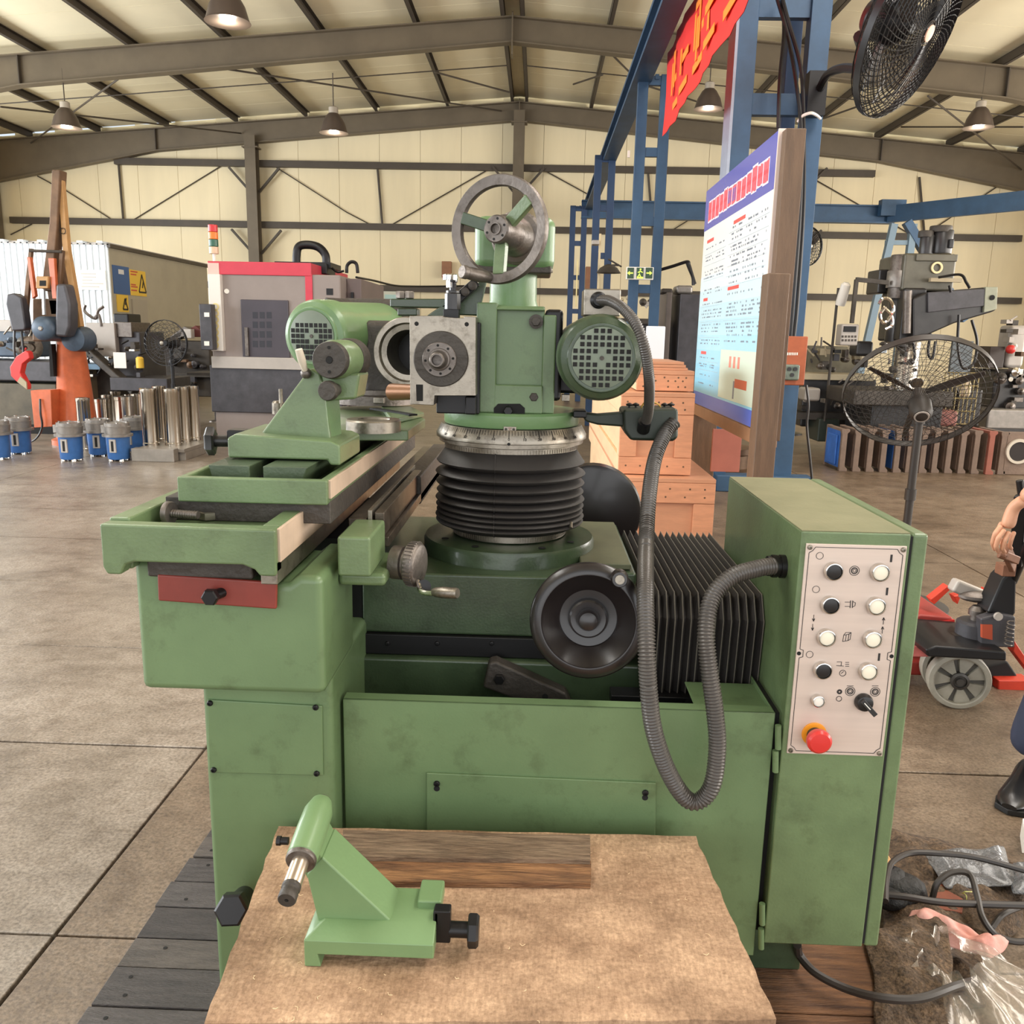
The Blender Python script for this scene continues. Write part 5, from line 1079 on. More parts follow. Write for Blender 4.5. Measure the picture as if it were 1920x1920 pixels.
def words(s, u0, u1, v, dens=.8, h=.010):
    u = u0
    while u < u1:
        w_ = random.uniform(.006,.011)
        if random.random() < dens*(.9 if int(u*14) % 3 else .25): bmk(s,u,v+random.uniform(0,.002),min(u+w_,u1),v+h*.72,.0018)
        u += w_+.004
for v in (.27,.31,.325,.375,.39,.405,.46,.475): words(s,.06,.40,v,.55,.009)
for v in (.235,.26,.28,.31,.325,.35,.37,.385,.41,.43,.455): words(s,.50,.95,v,.62,.011)
for v in (.525,.555,.57,.585,.62,.635,.65,.69,.705): words(s,.06,.42,v,.65,.009)
for v in (.50,.54,.555,.57,.585,.62,.635,.65,.665,.69): words(s,.50,.95,v,.6,.011)
for v in (.77,.80,.81,.85,.89): words(s,.06,.36,v,.6,.009)
for q in ((.08,.235,.2),(.52,.215,.68),(.08,.50,.16),(.50,.475,.66),(.10,.745,.2)): bmk(r_,q[0],q[1],q[2],q[1]+.014,.0018)
out('text_lines', s, TXT, IB)['kind'] = 'stuff'; out('red_headings', r_, mat('board red text', (222,80,76), .4), IB)['kind'] = 'stuff'
s = M()
for v in (.255,.30,.345,.39,.43,.47,.61,.73): bmk(s,.46,v,.97,v+.0015,.0014)
for v in (.30,.35,.42,.54,.61,.68,.79,.83): bmk(s,.05,v,.42,v+.0015,.0014)
out('ruling', s, mat('board ruling', (170,186,196), .4), IB)['kind'] = 'stuff'
out('picture_inset', bmk(M(),.46,.73,.97,.93,.0016), mat('inset pale green', (206,222,206), .3), IB)
for k in range(3): out('inset_figure', bmk(M(),.60+k*.06,.755,.63+k*.06,.80,.002), mat('inset salmon', (232,140,124), .4), IB)
out('inset_figure', bmk(M(),.70,.84,.86,.875,.002), mat('inset brick', (196,92,60), .4), IB); out('inset_figure', bmk(M(),.68,.85,.70,.92,.002), TXT, IB)
out('edge_trim', M().box((BX-.004,yn-.016,zb_b),(BX+.034,yn,zt_b+.004)), mat('pale edge trim', (226,206,196), .4), IB)
out('frame_post', M().box((BX+.012,yn-.10,.9),(BX+.115,yn-.02,P(1480,240,Y=yn-.1).z+.0)), WP, IB, .004)
out('rail', M().box((BX+.0,yn-.1,zb_b-.09),(BX+.1,yf2+.12,zb_b-.008)), mat('lighter brown rail', (150,112,84), .5, 0, 6, .1), IB, .004)
Yp = yn-.30; x0p, x1p = P(1438,560,Y=Yp).x, P(1479,560,Y=Yp).x; out('support_post', M().box((x0p,Yp,0),(x1p,Yp+.14,P(1458,512,Y=Yp).z)), WP, IB, .006)
Yp = yf2+.05; out('rear_post', M().box((P(1291,830,Y=Yp).x,Yp,0),(P(1342,830,Y=Yp).x,Yp+.08,zb_b)), WP, IB, .006)
tag(out('pink_sheet', slab(1332,806,1392,884,6.6,.03), mat('dusty pink sheet', (164,98,84), .6, 0, 4, .08), None, .002, loc=P(1360,850,Y=6.6)), 'dusty pink metal sheet leaning beneath the information board', 'sheet')
# socket box
Ys = 8.0; SB = thing('socket_box', 'orange wooden box with a grey socket fixed to the near blue tower', 'box', P(1492,676,Y=Ys)); out('back_board', slab(1467,631,1516,722,Ys,.12), mat('orange brown board', (162,84,50), .6, 0, 6, .12), SB, .01)
out('socket', slab(1470,684,1501,713,Ys-.08,.09), mat('grey green socket', (106,116,104), .4, .2, 12, .2), SB, .015)
for x, y in ((1480,692),(1491,692),(1485,703)): out('socket_hole', M().lathe(P(x,y,Y=Ys-.085),(0,-1,0),[(.018,0),(.018,.01)],12), BLK, SB)
s = M()
for i in range(7): slab(1476+i*3,661,1478+i*3,666,Ys-.003,.004,s)
out('lettering', s, WHITE, SB)['kind'] = 'stuff'
tag(out('drop_cable', M().tube(curve([P(x,y,Y=7.95) for x,y in ((1512,722),(1516,760),(1513,800),(1519,860),(1523,905))]), .012, 6), BLK, None, loc=P(1512,722,Y=7.95)), 'thin black cable hanging from the orange socket box to the floor', 'cable')
# exit sign
ES = thing('exit_sign', 'green lit exit sign with running figure and two arrows under the runway', 'sign', P(1200,512,Y=9.7)); out('case', slab(1174,501,1226,524,9.7,.05), WHITE, ES, .006)
EG = mat('dark green sign face', (34,64,36), .3); EY = mat('lit yellow green', (206,232,90), .4, emit=.6)
for x0, x1 in ((1176,1189),(1193,1207),(1210,1224)): out('sign_face', slab(x0,502,x1,522,9.69,.012), EG, ES)
for c0, d in ((1182,-1),(1217,1)):
    s = M(); s.bar(P(c0-5*d,512,Y=9.685), P(c0+3*d,512,Y=9.685), .004,.014); s.prism([P(x,y,Y=9.683).xz for x,y in ((c0+1*d,508),(c0+6*d,512),(c0+1*d,516))], 'y', 9.681, 9.687); out('arrow', s, EY, ES)
s = M(); s.lathe(P(1201,505,Y=9.684),(0,-1,0),[(.010,0),(.010,.003)],10)
for q in ((1200,507,1199,514),(1199,514,1202,521),(1199,514,1195,520),(1200,508,1205,511),(1200,509,1196,511)): s.bar(P(q[0],q[1],Y=9.684), P(q[2],q[3],Y=9.684), .003,.010)
out('running_figure', s, EY, ES)
s = M(); out('door_symbol', slab(1194,519,1206,522,9.686,.01), EY, ES)
# ================================================================ crates behind the grinder
CRW = mat('fresh pinkish plywood', (206,146,110), .6, 0, 3, .08, .1, 30, stretch=(1,1,5)); CRE = mat('pale plywood side', (228,192,152), .6, 0, 3, .06, stretch=(1,1,4)); CRB = mat('crate batten wood', (214,150,112), .6, 0, 8, .08, stretch=(1,1,6))
def crate(name, x0, x1, y0, y1, z0, z1, lab, bat=.11, lid=True):
    o = thing(name, lab, 'crate', ((x0+x1)/2,(y0+y1)/2,z0)); out('front_panel', M().box((x0+.004,y0+.02,z0),(x1,y0+.04,z1)), CRW, o); out('side_panel', M().box((x0+.02,y0+.04,z0),(x0+.04,y1,z1)), CRE, o); out('side_panel', M().box((x1-.04,y0+.04,z0),(x1-.02,y1,z1)), CRE, o); out('back_panel', M().box((x0+.02,y1-.02,z0),(x1-.02,y1,z1)), CRW, o); out('lid', M().box((x0,y0,z1),(x1,y1,z1+.025)), CRW, o, .003)
    out('batten', M().box((x0,y0,z1-bat),(x1,y0+.02,z1-.001)), CRB, o, .003); out('batten', M().box((x0,y0,z0),(x1,y0+.02,z0+bat)), CRB, o, .003)
    for a in (x0, x1-bat): out('batten', M().box((a,y0+.001,z0+bat+.002),(a+bat,y0+.02,z1-bat-.002)), CRB, o, .003)
    for a, b_ in ((z1-bat,z1-.001),(z0,z0+bat)): out('batten', M().box((x0-.0,y0+.045,a),(x0+.02,y1,b_)), CRE, o, .003)
    out('batten', M().box((x0,y0+.045,z0+bat+.002),(x0+.02,y0+.045+bat,z1-bat-.002)), CRE, o, .003)
    n = M()
    for k in range(5):
        for zz in (z1-bat*.3, z1-bat*.7, z0+bat*.5): n.lathe((x0+.05+(x1-x0-.1)*k/4+random.uniform(-.02,.02),y0-.0005,zz),(0,-1,0),[(.006,0),(.005,.001)],6)
    out('nail_heads', n, BROWNI, o)['kind'] = 'stuff'
    return o
Yk = 4.9
def zf(x, y, Y): return P(x,y,Y=Y).z
xk0, xk1 = P(1163,900,Y=Yk).x, P(1343,900,Y=Yk).x
zfl = P(1250,1018,Y=Yk).z
crate('wooden_crate', xk0, xk1, Yk, Yk+3.1, 0.03, zf(1250,905,Yk), 'lowest wide plywood crate behind the bellows, carrying the smaller crates', .12)
z1_ = zf(1250,905,Yk)+.03; xa2, xb2 = P(1163,800,Y=Yk+.1).x, P(1300,800,Y=Yk+.1).x
crate('wooden_crate', xa2, xb2, Yk+.1, Yk+3.05, z1_, zf(1250,745,Yk+.1), 'middle plywood crate stacked on the wide one, pale left side', .10)
z2_ = zf(1250,745,Yk+.1)+.03; 
crate('wooden_crate', P(1190,800,Y=Yk+.2).x, P(1296,800,Y=Yk+.2).x, Yk+.2, Yk+1.0, z2_, zf(1250,703,Yk+.2), 'small top plywood crate of the stack beneath the motor hose', .05)
z3_ = zf(1250,703,Yk+.2)+.026; s = M()
for k in range(3): tag(out('plywood_sheet', M().box((P(1200,690,Y=Yk+.3).x-.02*k,Yk+.25,z3_+.017*k),(P(1287,690,Y=Yk+.3).x-.012*k,Yk+.9,z3_+.015+.017*k)), CRW, None, .001, loc=(1,Yk+.5,z3_+.017*k)), ('bottom','middle','topmost')[k]+' loose plywood sheet on the top crate', 'sheet', 'plywood sheets on the top crate')
# white board and dark cabinets
tag(out('white_board', slab(1208,612,1248,702,7.3,.04), mat('white framed board', (226,228,232), .4), None, .008, loc=P(1228,660,Y=7.3)), 'white framed board standing behind the plywood crates', 'board')
DC = thing('steel_cabinet', 'tall dark grey steel cabinet behind the information board', 'cabinet', (P(1285,600,Y=10).x,10,0)); out('body', slab(1262,552,1325,790,10,.7), DGREY, DC, .01); out('side_door', slab(1237,548,1261,790,10.02,.6), mat('brown grey cabinet', (104,94,88), .5, .1, 4, .1), DC, .01); out('top_gear', slab(1268,535,1300,551,10.1,.3), GREYM, DC, .03); out('top_gear', slab(1240,541,1262,550,10.1,.3), IRON, DC, .02)
s = M()
for q in (((1238,506),(1262,499),(1288,491),(1292,497),(1296,510),(1303,533)),((1288,492),(1293,505),(1299,520),(1300,535))): s.tube(curve([P(x,y,Y=10.1) for x,y in q]), .02, 6)
out('cable_bundle', s, BLKM, DC)
# task lamp and pipes between the towers
TL = thing('work_lamp', 'mushroom shaped work lamp on a pale post between the blue towers', 'lamp', stand(1122,720)); Yl = 12.5
TL.location = (px(1121,Yl),Yl,0); ORG[TL.name] = Vector((px(1121,Yl),Yl,0))
out('post', slab(1117,438,1124,700,Yl,.06), mat('cream post', (214,194,156), .5), TL); out('shade', M().lathe(P(1141,512,Y=Yl-.1),(0,0,1),[(.17,0),(.165,.01),(.12,.07),(.05,.11),(.02,.12)],24), IRON, TL); out('arm', M().cyl(P(1141,498,Y=Yl-.1),P(1160,497,Y=Yl),.015,n=8).cyl(P(1141,486,Y=Yl-.1),P(1165,500,Y=Yl),.012,n=8), IRON, TL); out('camera_head', slab(1110,450,1124,458,Yl-.1,.2), LGREY, TL, .01)
tag(out('pale_pipe', slab(1079,487,1084,575,12.0,.05), mat('cream yellow pipe', (226,210,150), .5), None, loc=P(1081,575,Y=12)), 'thin cream yellow upright pipe behind the junction box', 'pipe')
for i, (x, y0, y1, lab) in enumerate(((837,490,520,'small brown box mounted high on the far wall above the spindle post'),(1106,500,545,'brown box on the far wall between the blue towers'))):
    tag(out('wall_box', slab(x-9,y0,x+9,y1,YW-.2,.18), mat('brown box', (150,104,74), .6, 0, 6, .1), None, .01, loc=P(x,y1,Y=YW-.1)), lab, 'box')
w1 = structure(thing('window_1', None, None, P(733,560,Y=YW))); out('window_frame', slab(717,547,768,600,YW-.1,.1), mat('pale frame', (206,206,190), .5), w1); out('window_pane', slab(722,553,762,600,YW-.11,.02), mat('pale teal glass', (176,206,200), .2), w1)
# far clutter between crates and towers
FB = thing('parts_bench', 'dark bench crowded with machine parts behind the junction box and white board', 'bench', (px(1200,11.5),11.5,0)); out('bench_top', slab(1150,598,1236,606,11.3,.7), IRON, FB); out('bench_body', slab(1155,606,1236,760,11.4,.6), DGREY, FB, .02); clutter(FB, 1165, 552, 1232, 600, 11.4, 14, [IRON, LGREY, BEIGE, DGREY], (5,14))
# ================================================================ fans on the right
c = P(1706,52,Y=5.6); ped_fan(c, (.66,-.56,-.40), .50, 'big black wall fan with wire cage at the top right, tilted downwards', ground=False, rings_=17, spokes=60, wire=.0036, dome=.10, chord=.8, hubm=mat('pink fan badge', (226,176,150), .5))
wf = bpy.data.objects['wall_fan']; s = M().tube(curve([P(1535,170,Y=8.2),P(1552,140,Y=7.9),P(1580,128,Y=7.2),P(1625,125,Y=6.4),c+Vector((-.22,.22,.02))]), .035, 10); out('mount_arm', s, BLKM, wf); out('clamp', M().box(P(1530,172,Y=8.2)-Vector((.08,.05,.2)), P(1530,172,Y=8.2)+Vector((.08,.08,.16))), BLKM, wf)
c = P(1722,738,Y=4.75); ped_fan(c, (.16,.76,.62), .385, 'dark pedestal fan with wire cage standing before the row of castings', rings_=12, spokes=52, wire=.0014, hubm=STEEL, col=mat('dark fan wire', (58,53,49), .5, .4), chord=.36, dome=.06)
c = P(1512,462,Y=13.5); ped_fan(c, (.4,-.9,0), 40*mpp(c)*.9, 'distant cage fan showing behind the right leg of the near tower', rings_=6, spokes=30, wire=.004)
# row of castings
CAST = mat('grey brown casting', (122,102,88), .7, 0, 6, .15, .3, 40); CASTB = mat('blue primed casting', (48,100,176), .6, 0, 5, .15); CASTD = mat('dark casting bore', (46,40,38), .8)
r0, r1 = stand(1575,884), stand(1872,890); nC = 13; hC = .50
for i in range(nC):
    p = r0.lerp(r1, i/(nC-1)); p.y += .02*random.uniform(-1,1); w_ = .06; d_ = .55
    hh = hC*random.uniform(.96,1.0); tilt = random.uniform(-.02,.03)
    side_m = CASTB if i in (0,4,6) else CAST
    lab = ('blue painted casting at the left end of the row' if i == 0 else 'round bored casting at the right end of the row' if i == nC-1 else 'flanged casting %s in the row on the floor' % ('second from the left','third from the left','fourth from the left','fifth from the left, partly blue','sixth from the left','seventh from the left, blue sided','seventh from the right end','sixth from the right end, behind the fan pole','fifth from the right end','fourth from the right end','third from the right end, reddish')[i-1])
    if i in (7,): lab = 'flanged casting just right of the middle of the row'
    if i in (8,): lab = 'flanged casting fifth counting back from the right end of the row'
    if i in (9,): lab = 'flanged casting fourth counting back from the right end of the row'
    if i in (10,): lab = 'flanged casting third counting back from the right end of the row'
    if i in (11,): lab = 'flanged casting second counting back from the right end of the row'
    o = thing('flanged_casting', lab, 'casting', (p.x,p.y,0), 'castings standing in a row on the floor')
    m_ = mat('red brown casting', (150,88,72), .7, 0, 6, .12) if i == 11 else CAST
    x0, x1 = p.x-.01, p.x+w_-.01
    s = M().prism([(x0,0),(x1+.03,0),(x1+.03,.03),(x1,.06),(x1,hh-.05),(x1+.025,hh-.025),(x1+.02,hh),(x0-.01,hh),(x0-.01,hh-.03),(x0,hh-.06)], 'y', p.y, p.y+.05); out('flange', s, m_, o, .004)
    out('flange', M().box((x0,p.y+d_-.05,0),(x1,p.y+d_,hh)), m_, o, .004)
    out('web', M().box((x0-.005,p.y+.05,.04),(x0+.02,p.y+d_-.05,hh-.03)), side_m, o); out('top_plate', M().box((x0,p.y+.05,hh-.03),(x1,p.y+d_-.05,hh-.004)), m_, o)
    if i == 0: out('relief', M().box((x0-.03,p.y+.1,.06),(x0-.005,p.y+.4,hh-.08)), CASTB, o, .01)
    if i == nC-1:
        out('face', M().box((x1,p.y-.0,0),(x1+.30,p.y+.06,hh)), m_, o, .01); out('bore', M().lathe((x1+.14,p.y-.012,.27),(0,-1,0),[(.11,-.01),(.11,.0)],24), CASTD, o); out('bore_rim', M().lathe((x1+.14,p.y-.002,.27),(0,-1,0),[(.11,0),(.11,.02),(.14,.02),(.145,0)],28,close=True), mat('pale bore rim', (196,186,170), .5), o)
# radial milling machine on the right
Ym = 11.0; RM = thing('boring_machine', 'tall dark vertical machine with round column, twin motors and tapering arm', 'machine', (px(1680,Ym),Ym,0))
OLV = mat('olive grey machine paint', (96,92,80), .4, .2, 4, .15); OLD = mat('very dark machine paint', (52,50,50), .35, .2, 6, .2)
def cylz(x0, x1, y0, y1, Y, m, name, b=0):
    c = P((x0+x1)/2,y1,Y=Y); r = (px(x1,Y)-px(x0,Y))/2; h = P((x0+x1)/2,y0,Y=Y).z-c.z; return out(name, M().lathe(c,(0,0,1),[(r*.98,0),(r,.01),(r,h-.01),(r*.96,h)],32), m, RM)
cylz(1652,1696,640,905,Ym,mat('bright round column', (170,160,148), .25, .9, 3, .1), 'round_column'); cylz(1658,1702,545,650,Ym-.05,OLD,'column_sleeve'); cylz(1664,1704,478,560,Ym-.1,STEELD,'upper_sleeve')
cylz(1662,1706,508,540,Ym-.12,GREYM,'sleeve_collar')
out('gearbox', slab(1690,476,1796,545,Ym-.3,.8), OLV, RM, .03); out('gearbox_lower', slab(1686,540,1740,640,Ym-.35,.7), OLD, RM, .03); out('gearbox_lid', slab(1718,477,1797,489,Ym-.33,.8), OLV, RM, .01)
c = P(1756,502,Y=Ym-.31); out('sight_ring', M().lathe(c,(0,-1,0),[(.045,0),(.045,.02),(.068,.02),(.068,0)],28,close=True), mat('cream ring', (226,206,160), .5), RM)
for x0, x1, y0, y1 in ((1723,1748,433,478),(1745,1782,424,476)): cylz(x0,x1,y0+8,y1,Ym-.05,OLD,'motor'); cylz(x0-1,x1+1,y0,y0+12,Ym-.05,IRON,'motor_cap')
out('terminal_cover', slab(1780,448,1790,465,Ym-.2,.2), OLD, RM, .01); out('left_gear_case', slab(1645,505,1668,550,Ym+.1,.4), OLD, RM, .02)
s = fr(((1738,548),(1852,538),(1870,540),(1868,582),(1858,586),(1790,606),(1740,628),(1712,632),(1712,560)), Ym-.5, .5); out('tapering_arm', s, OLD, RM, .02)
out('arm_face', fr(((1740,548),(1848,541),(1846,574),(1740,586)), Ym-.53, .04), DGREY, RM, .008); out('arm_end', fr(((1848,538),(1871,538),(1869,580),(1845,586)), Ym-.54, .06), mat('grey green arm end', (150,152,132), .45, .1, 6, .12), RM, .006); out('arm_hole', M().lathe(P(1860,558,Y=Ym-.545),(0,-1,0),[(.03,0),(.03,.01)],12), DARK, RM)
out('head_tube', M().cyl(P(1702,545,Y=Ym-.45),P(1700,625,Y=Ym-.45),.05,n=16), STEELD, RM)
for q in (((1648,570),(1655,560),(1668,562),(1675,580),(1665,600),(1655,605),(1650,590),(1660,575)),((1655,575),(1670,590),(1672,610),(1660,618))): out('handle_loop', M().tube(curve([P(x,y,Y=Ym-.5) for x,y in q]), .02, 6), CHROME, RM)
for q in (((1745,625),(1740,660),(1748,672),(1754,640)),((1798,590),(1796,650),(1806,690),(1826,680),(1832,640),(1822,600)),((1780,535),(1783,548)),((1760,520),(1800,515),(1812,530),(1818,540)),((1710,630),(1715,670),(1702,680))): out('cable', M().tube(curve([P(x,y,Y=Ym-.6) for x,y in q]), .016, 6), BLKM, RM)
out('top_pipe', slab(1745,522,1805,528,Ym-.4,.06), BEIGE, RM); s = M(); out('display_arm', M().bar(P(1605,524,Y=Ym-.2),P(1665,530,Y=Ym-.2),.05,.05).bar(P(1606,524,Y=Ym-.2),P(1597,606,Y=Ym-.2),.04,.05), IRON, RM)
out('display_unit', slab(1575,608,1612,648,Ym-.3,.2), LGREY, RM, .02); out('display_screen', slab(1582,612,1606,622,Ym-.32,.03), BLKM, RM, .002)
s = M()
for i in range(5):
    for j in range(2): slab(1578+i*6,629+j*7,1582+i*6,633+j*7,Ym-.305,.01,s)
out('display_keys', s, IRON, RM)['kind'] = 'stuff'
out('table', slab(1600,735,1790,760,Ym-.7,1.0), IRON, RM, .02); out('table_base', slab(1630,760,1770,815,Ym-.5,.9), OLD, RM, .03)
clutter(RM, 1655, 640, 1720, 735, Ym-.62, 22, [CHROME, IRON, STEELD, OLD], (4,13))
# benches and other machines at the right
B1 = thing('parts_bench', 'dark bench left of the round column heaped with sooty machine parts', 'bench', (px(1560,11.9),11.9,0)); out('bench_top', slab(1508,703,1640,712,11.6,.8), BEIGE, B1, .01); out('bench_body', slab(1500,712,1645,800,11.8,.7), OLD, B1, .03); out('lower_tray', slab(1495,776,1600,786,11.5,.5), IRON, B1); out('back_plate', slab(1512,650,1610,702,12.2,.3), mat('grimy olive panel', (110,104,86), .6, .1, 5, .2), B1, .02)
out('floor_box', slab(1532,786,1575,828,11.4,.5), mat('dark green bin', (42,50,42), .5), B1, .02); clutter(B1, 1515, 640, 1640, 700, 11.7, 26, [IRON, OLD, STEELD, BEIGE, DGREY], (6,20)); clutter(B1, 1500, 715, 1600, 775, 11.6, 12, [IRON, STEELD, LGREY], (6,16))
out('lamp_pole', M().cyl(P(1572,540,Y=11.4),P(1546,790,Y=11.4),.018,n=8), IRON, B1); out('white_shade', M().lathe(P(1575,572,Y=11.4),(.1,-.3,1),[(.06,0),(.065,.05),(.06,.26),(.03,.29)],20), WHITE, B1)
out('vice_body', slab(1605,640,1640,668,11.3,.3), OLD, B1, .04); out('engine_block', slab(1508,728,1540,752,11.3,.3), LGREY, B1, .03)
B2 = thing('turning_machine', 'dark machine with grey lower box at the right edge behind the person', 'machine', (px(1890,11.5),11.5,0)); out('body', slab(1858,695,1940,768,11.5,.8), OLD, B2, .04); out('lower_box', slab(1848,768,1940,805,11.3,.8), GREYM, B2, .03); out('skirt', slab(1850,805,1940,812,11.3,.7), OLD, B2); out('top_box', slab(1852,650,1886,690,11.6,.4), mat('black brown box', (60,48,42), .5), B2, .01); out('red_cap', M().ball(P(1895,655,Y=11.4), .06), REDP, B2); out('grey_panel', slab(1884,610,1930,690,11.7,.3), LGREY, B2, .05); clutter(B2, 1865, 690, 1925, 770, 11.4, 14, [OLD, STEELD, IRON, CHROME], (6,18)); clutter(B2, 1885, 600, 1925, 680, 11.5, 8, [BROWNI, IRON, REDP, LGREY], (6,14))
out('socket', M().lathe(P(1894,711,Y=11.35),(0,-1,0),[(.03,0),(.03,.02)],12), CHROME, B2)
B3 = thing('wire_basket', 'yellowish mesh basket and dark tank behind the pedestal fan on the right', 'basket', (px(1815,10.8),10.8,0)); s = M()
for i in range(9): x = px(1782+i*8,10.7); s.cyl((x,10.7,P(1800,795,Y=10.7).z),(x,10.7,P(1800,700,Y=10.7).z),.008,n=5)
for j in range(5): s.cyl((px(1782,10.7),10.7,P(1800,795-j*24,Y=10.7).z),(px(1846,10.7),10.7,P(1800,795-j*24,Y=10.7).z),.008,n=5)
o = out('mesh', s, mat('yellow brass mesh', (146,132,94), .4, .4), B3); o['kind'] = 'stuff'; out('tank', slab(1788,730,1845,800,10.9,.5), OLD, B3, .03); out('pale_bundle', slab(1800,715,1826,745,10.8,.1), mat('pale cloth bundle', (206,186,160), .8), B3, .06); out('pink_scrap', slab(1745,770,1800,800,10.6,.3), mat('reddish scrap', (150,96,88), .7, 0, 20, .3), B3, .05)
out('grey_screen', slab(1780,640,1826,702,11.6,.05), mat('grey blue shade', (110,118,124), .6), B3)
# low things under the board
tag(out('rusty_flange', M().lathe(stand(1372,898)+Vector((0,.35,0)),(0,0,1),[(.30,0),(.30,.06),(.24,.08),(.24,.22),(.30,.24),(.30,.30),(.2,.31)],28), BROWNI, None, loc=stand(1372,898)), 'rusty round flange lying on the floor beyond the information board', 'casting')
# ================================================================ foreground right: pallet jack, person, litter
Yj = 3.45
PJ = thing('pallet_jack', 'orange red hand pallet jack with black pump and grey spoked wheels', 'pallet jack', stand(1800,1345))
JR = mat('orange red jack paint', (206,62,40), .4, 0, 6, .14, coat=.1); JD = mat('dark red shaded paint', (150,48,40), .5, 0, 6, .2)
JG = mat('worn grey wheel', (150,144,130), .5, 0, 10, .12)
def wheel(c, R, w, ax):
    a = Vector(ax).normalized(); u = a.cross(Vector((0,0,1))).normalized(); v = u.cross(a)
    o = out('wheel', M().lathe(c, a, [(R*.80,0),(R*.84,.003),(R*.97,.0),(R,-.008),(R,-w),(R*.97,-w-.006),(R*.80,-w),(R*.80,-w*.5)], 40, close=True), JG, PJ)
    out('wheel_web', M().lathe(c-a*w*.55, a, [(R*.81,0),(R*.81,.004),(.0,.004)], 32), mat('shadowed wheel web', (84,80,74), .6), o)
    for k in range(7):
        t = 2*pi*k/7; d = u*cos(t)+v*sin(t); e = v*cos(t)-u*sin(t)
        out('wheel_spoke', M().hexa([c-a*w*.5+d*R*.28-e*R*.09, c-a*w*.5+d*R*.28+e*R*.09, c-a*w*.5+d*R*.80+e*R*.29, c-a*w*.5+d*R*.80-e*R*.29],[c-a*.010+d*R*.28-e*R*.07, c-a*.010+d*R*.28+e*R*.07, c-a*.014+d*R*.79+e*R*.26, c-a*.014+d*R*.79-e*R*.26]), JG, o)
    out('wheel_hub', M().lathe(c, a, [(R*.30,-w*.6),(R*.30,0),(R*.22,.004),(R*.2,-.004),(R*.12,-.004),(R*.12,.008)], 28), mat('dark hub', (74,70,66), .4, .5), o)
    return o
cw = P(1797,1301,Y=3.28); R = 55*mpp(cw); cw.z = R
wheel(cw, R, .05, (-.22,-.97,0)); c2 = cw+Vector((.03,.13,0)); wheel(c2, R, .05, (-.22,-.97,0))
out('axle_block', M().box(cw+Vector((-.03,.06,.0)), cw+Vector((.05,.12,.17))), IRON, PJ, .01)
def F(pts, Y, dep, b=None): return fr(pts, Y, dep, b)
out('base_plate', F(((1736,1218),(1756,1211),(1888,1222),(1888,1240),(1740,1232)), 3.2, .35), BLKM, PJ, .008)
pc = P(1822,1222,Y=3.38); k = mpp(pc); s = M().lathe((pc.x,pc.y,pc.z),(0,0,1),[(38*k,0),(38*k,.02),(33*k,.025),(33*k,58*k),(28*k,62*k),(12*k,63*k)],32); out('pump_body', s, DGREY, PJ)
out('piston', M().lathe((pc.x,pc.y,pc.z+60*k),(0,0,1),[(11*k,0),(11*k,12*k),(15*k,13*k),(15*k,22*k),(9*k,30*k)],20), STEELD, PJ)
out('piston_head', M().ball(P(1836,1118,Y=3.42), .05, 14, (1.7,1,.5)), STEELD, PJ); out('lift_link', M().bar(P(1785,1095,Y=3.45), P(1850,1122,Y=3.45), .06,.055), LGREY, PJ, .012)
out('handle_bracket', F(((1840,1160),(1876,1150),(1905,1156),(1903,1215),(1840,1214)), 3.28, .05), DGREY, PJ, .008); out('bracket_window', F(((1842,1172),(1861,1172),(1861,1200),(1842,1196)), 3.272, .02), mat('orange behind', (170,70,40), .6), PJ)
out('handle_base', F(((1880,1086),(1908,1060),(1905,1150),(1898,1160),(1852,1150)), 3.30, .10), BLKM, PJ, .01)
out('bracket_pin', M().lathe(P(1870,1155,Y=3.275),(0,-1,0),[(.016,0),(.016,.012)],16), LGREY, PJ)
out('handle_bar', M().cyl(P(1898,1090,Y=3.33), P(1925,1035,Y=3.1)+Vector((0,-.1,.25)), .018, n=14), BLKM, PJ)
s = M(); 
q = []
for i in range(60): t = i/59; c = P(1896,1165,Y=3.25)+Vector((.0,0,-.10*t)); q.append(c+Vector((.014*cos(t*38),.014*sin(t*38),0)))
s.tube(q, .003, 6); out('spring', s, STEELD, PJ)
out('frame_box', F(((1690,1168),(1726,1152),(1788,1158),(1790,1218),(1690,1215)), 3.55, .45), JD, PJ, .01); out('frame_red_patch', F(((1758,1166),(1790,1162),(1790,1200),(1760,1195)), 3.545, .01), REDP, PJ)  # brighter red patch on the frame box
for q in (((1745,1124),(1778,1098),(1784,1104),(1752,1134)),((1850,1104),(1859,1120),(1856,1136),(1846,1136)),((1788,1118),(1803,1116),(1796,1134))): out('lift_arm', F(q, 3.6, .05), JR, PJ, .004)
out('frame_arm', F(((1700,1213),(1740,1213),(1742,1232),(1700,1232)), 3.3, .1), mat('scuffed pink red', (206,110,104), .5, 0, 12, .2), PJ, .004)
for dy, m_ in ((0, JD),(.36, JR)):
    s = M().box((P(1640,1262,Y=3.5).x-.9,3.50+dy,.05),(P(1790,1262,Y=3.5).x,3.50+dy+.16,.115)); out('fork', s, m_, PJ, .01)
s = M().box((P(1640,1262,Y=3.5).x,3.58,.04),(P(1760,1262,Y=3.5).x,3.62,.17)); out('fork_heel', s, JD, PJ, .008)
out('side_arm', F(((1872,1276),(1935,1276),(1935,1300),(1872,1298)), 3.5, .08), JR, PJ, .006); out('side_arm', F(((1903,1202),(1935,1250),(1935,1268),(1900,1222)), 3.4, .05), JR, PJ, .004)
out('frame_web', F(((1840,1250),(1890,1240),(1910,1270),(1860,1300),(1845,1275)), 3.55, .2), DARK, PJ, .01)
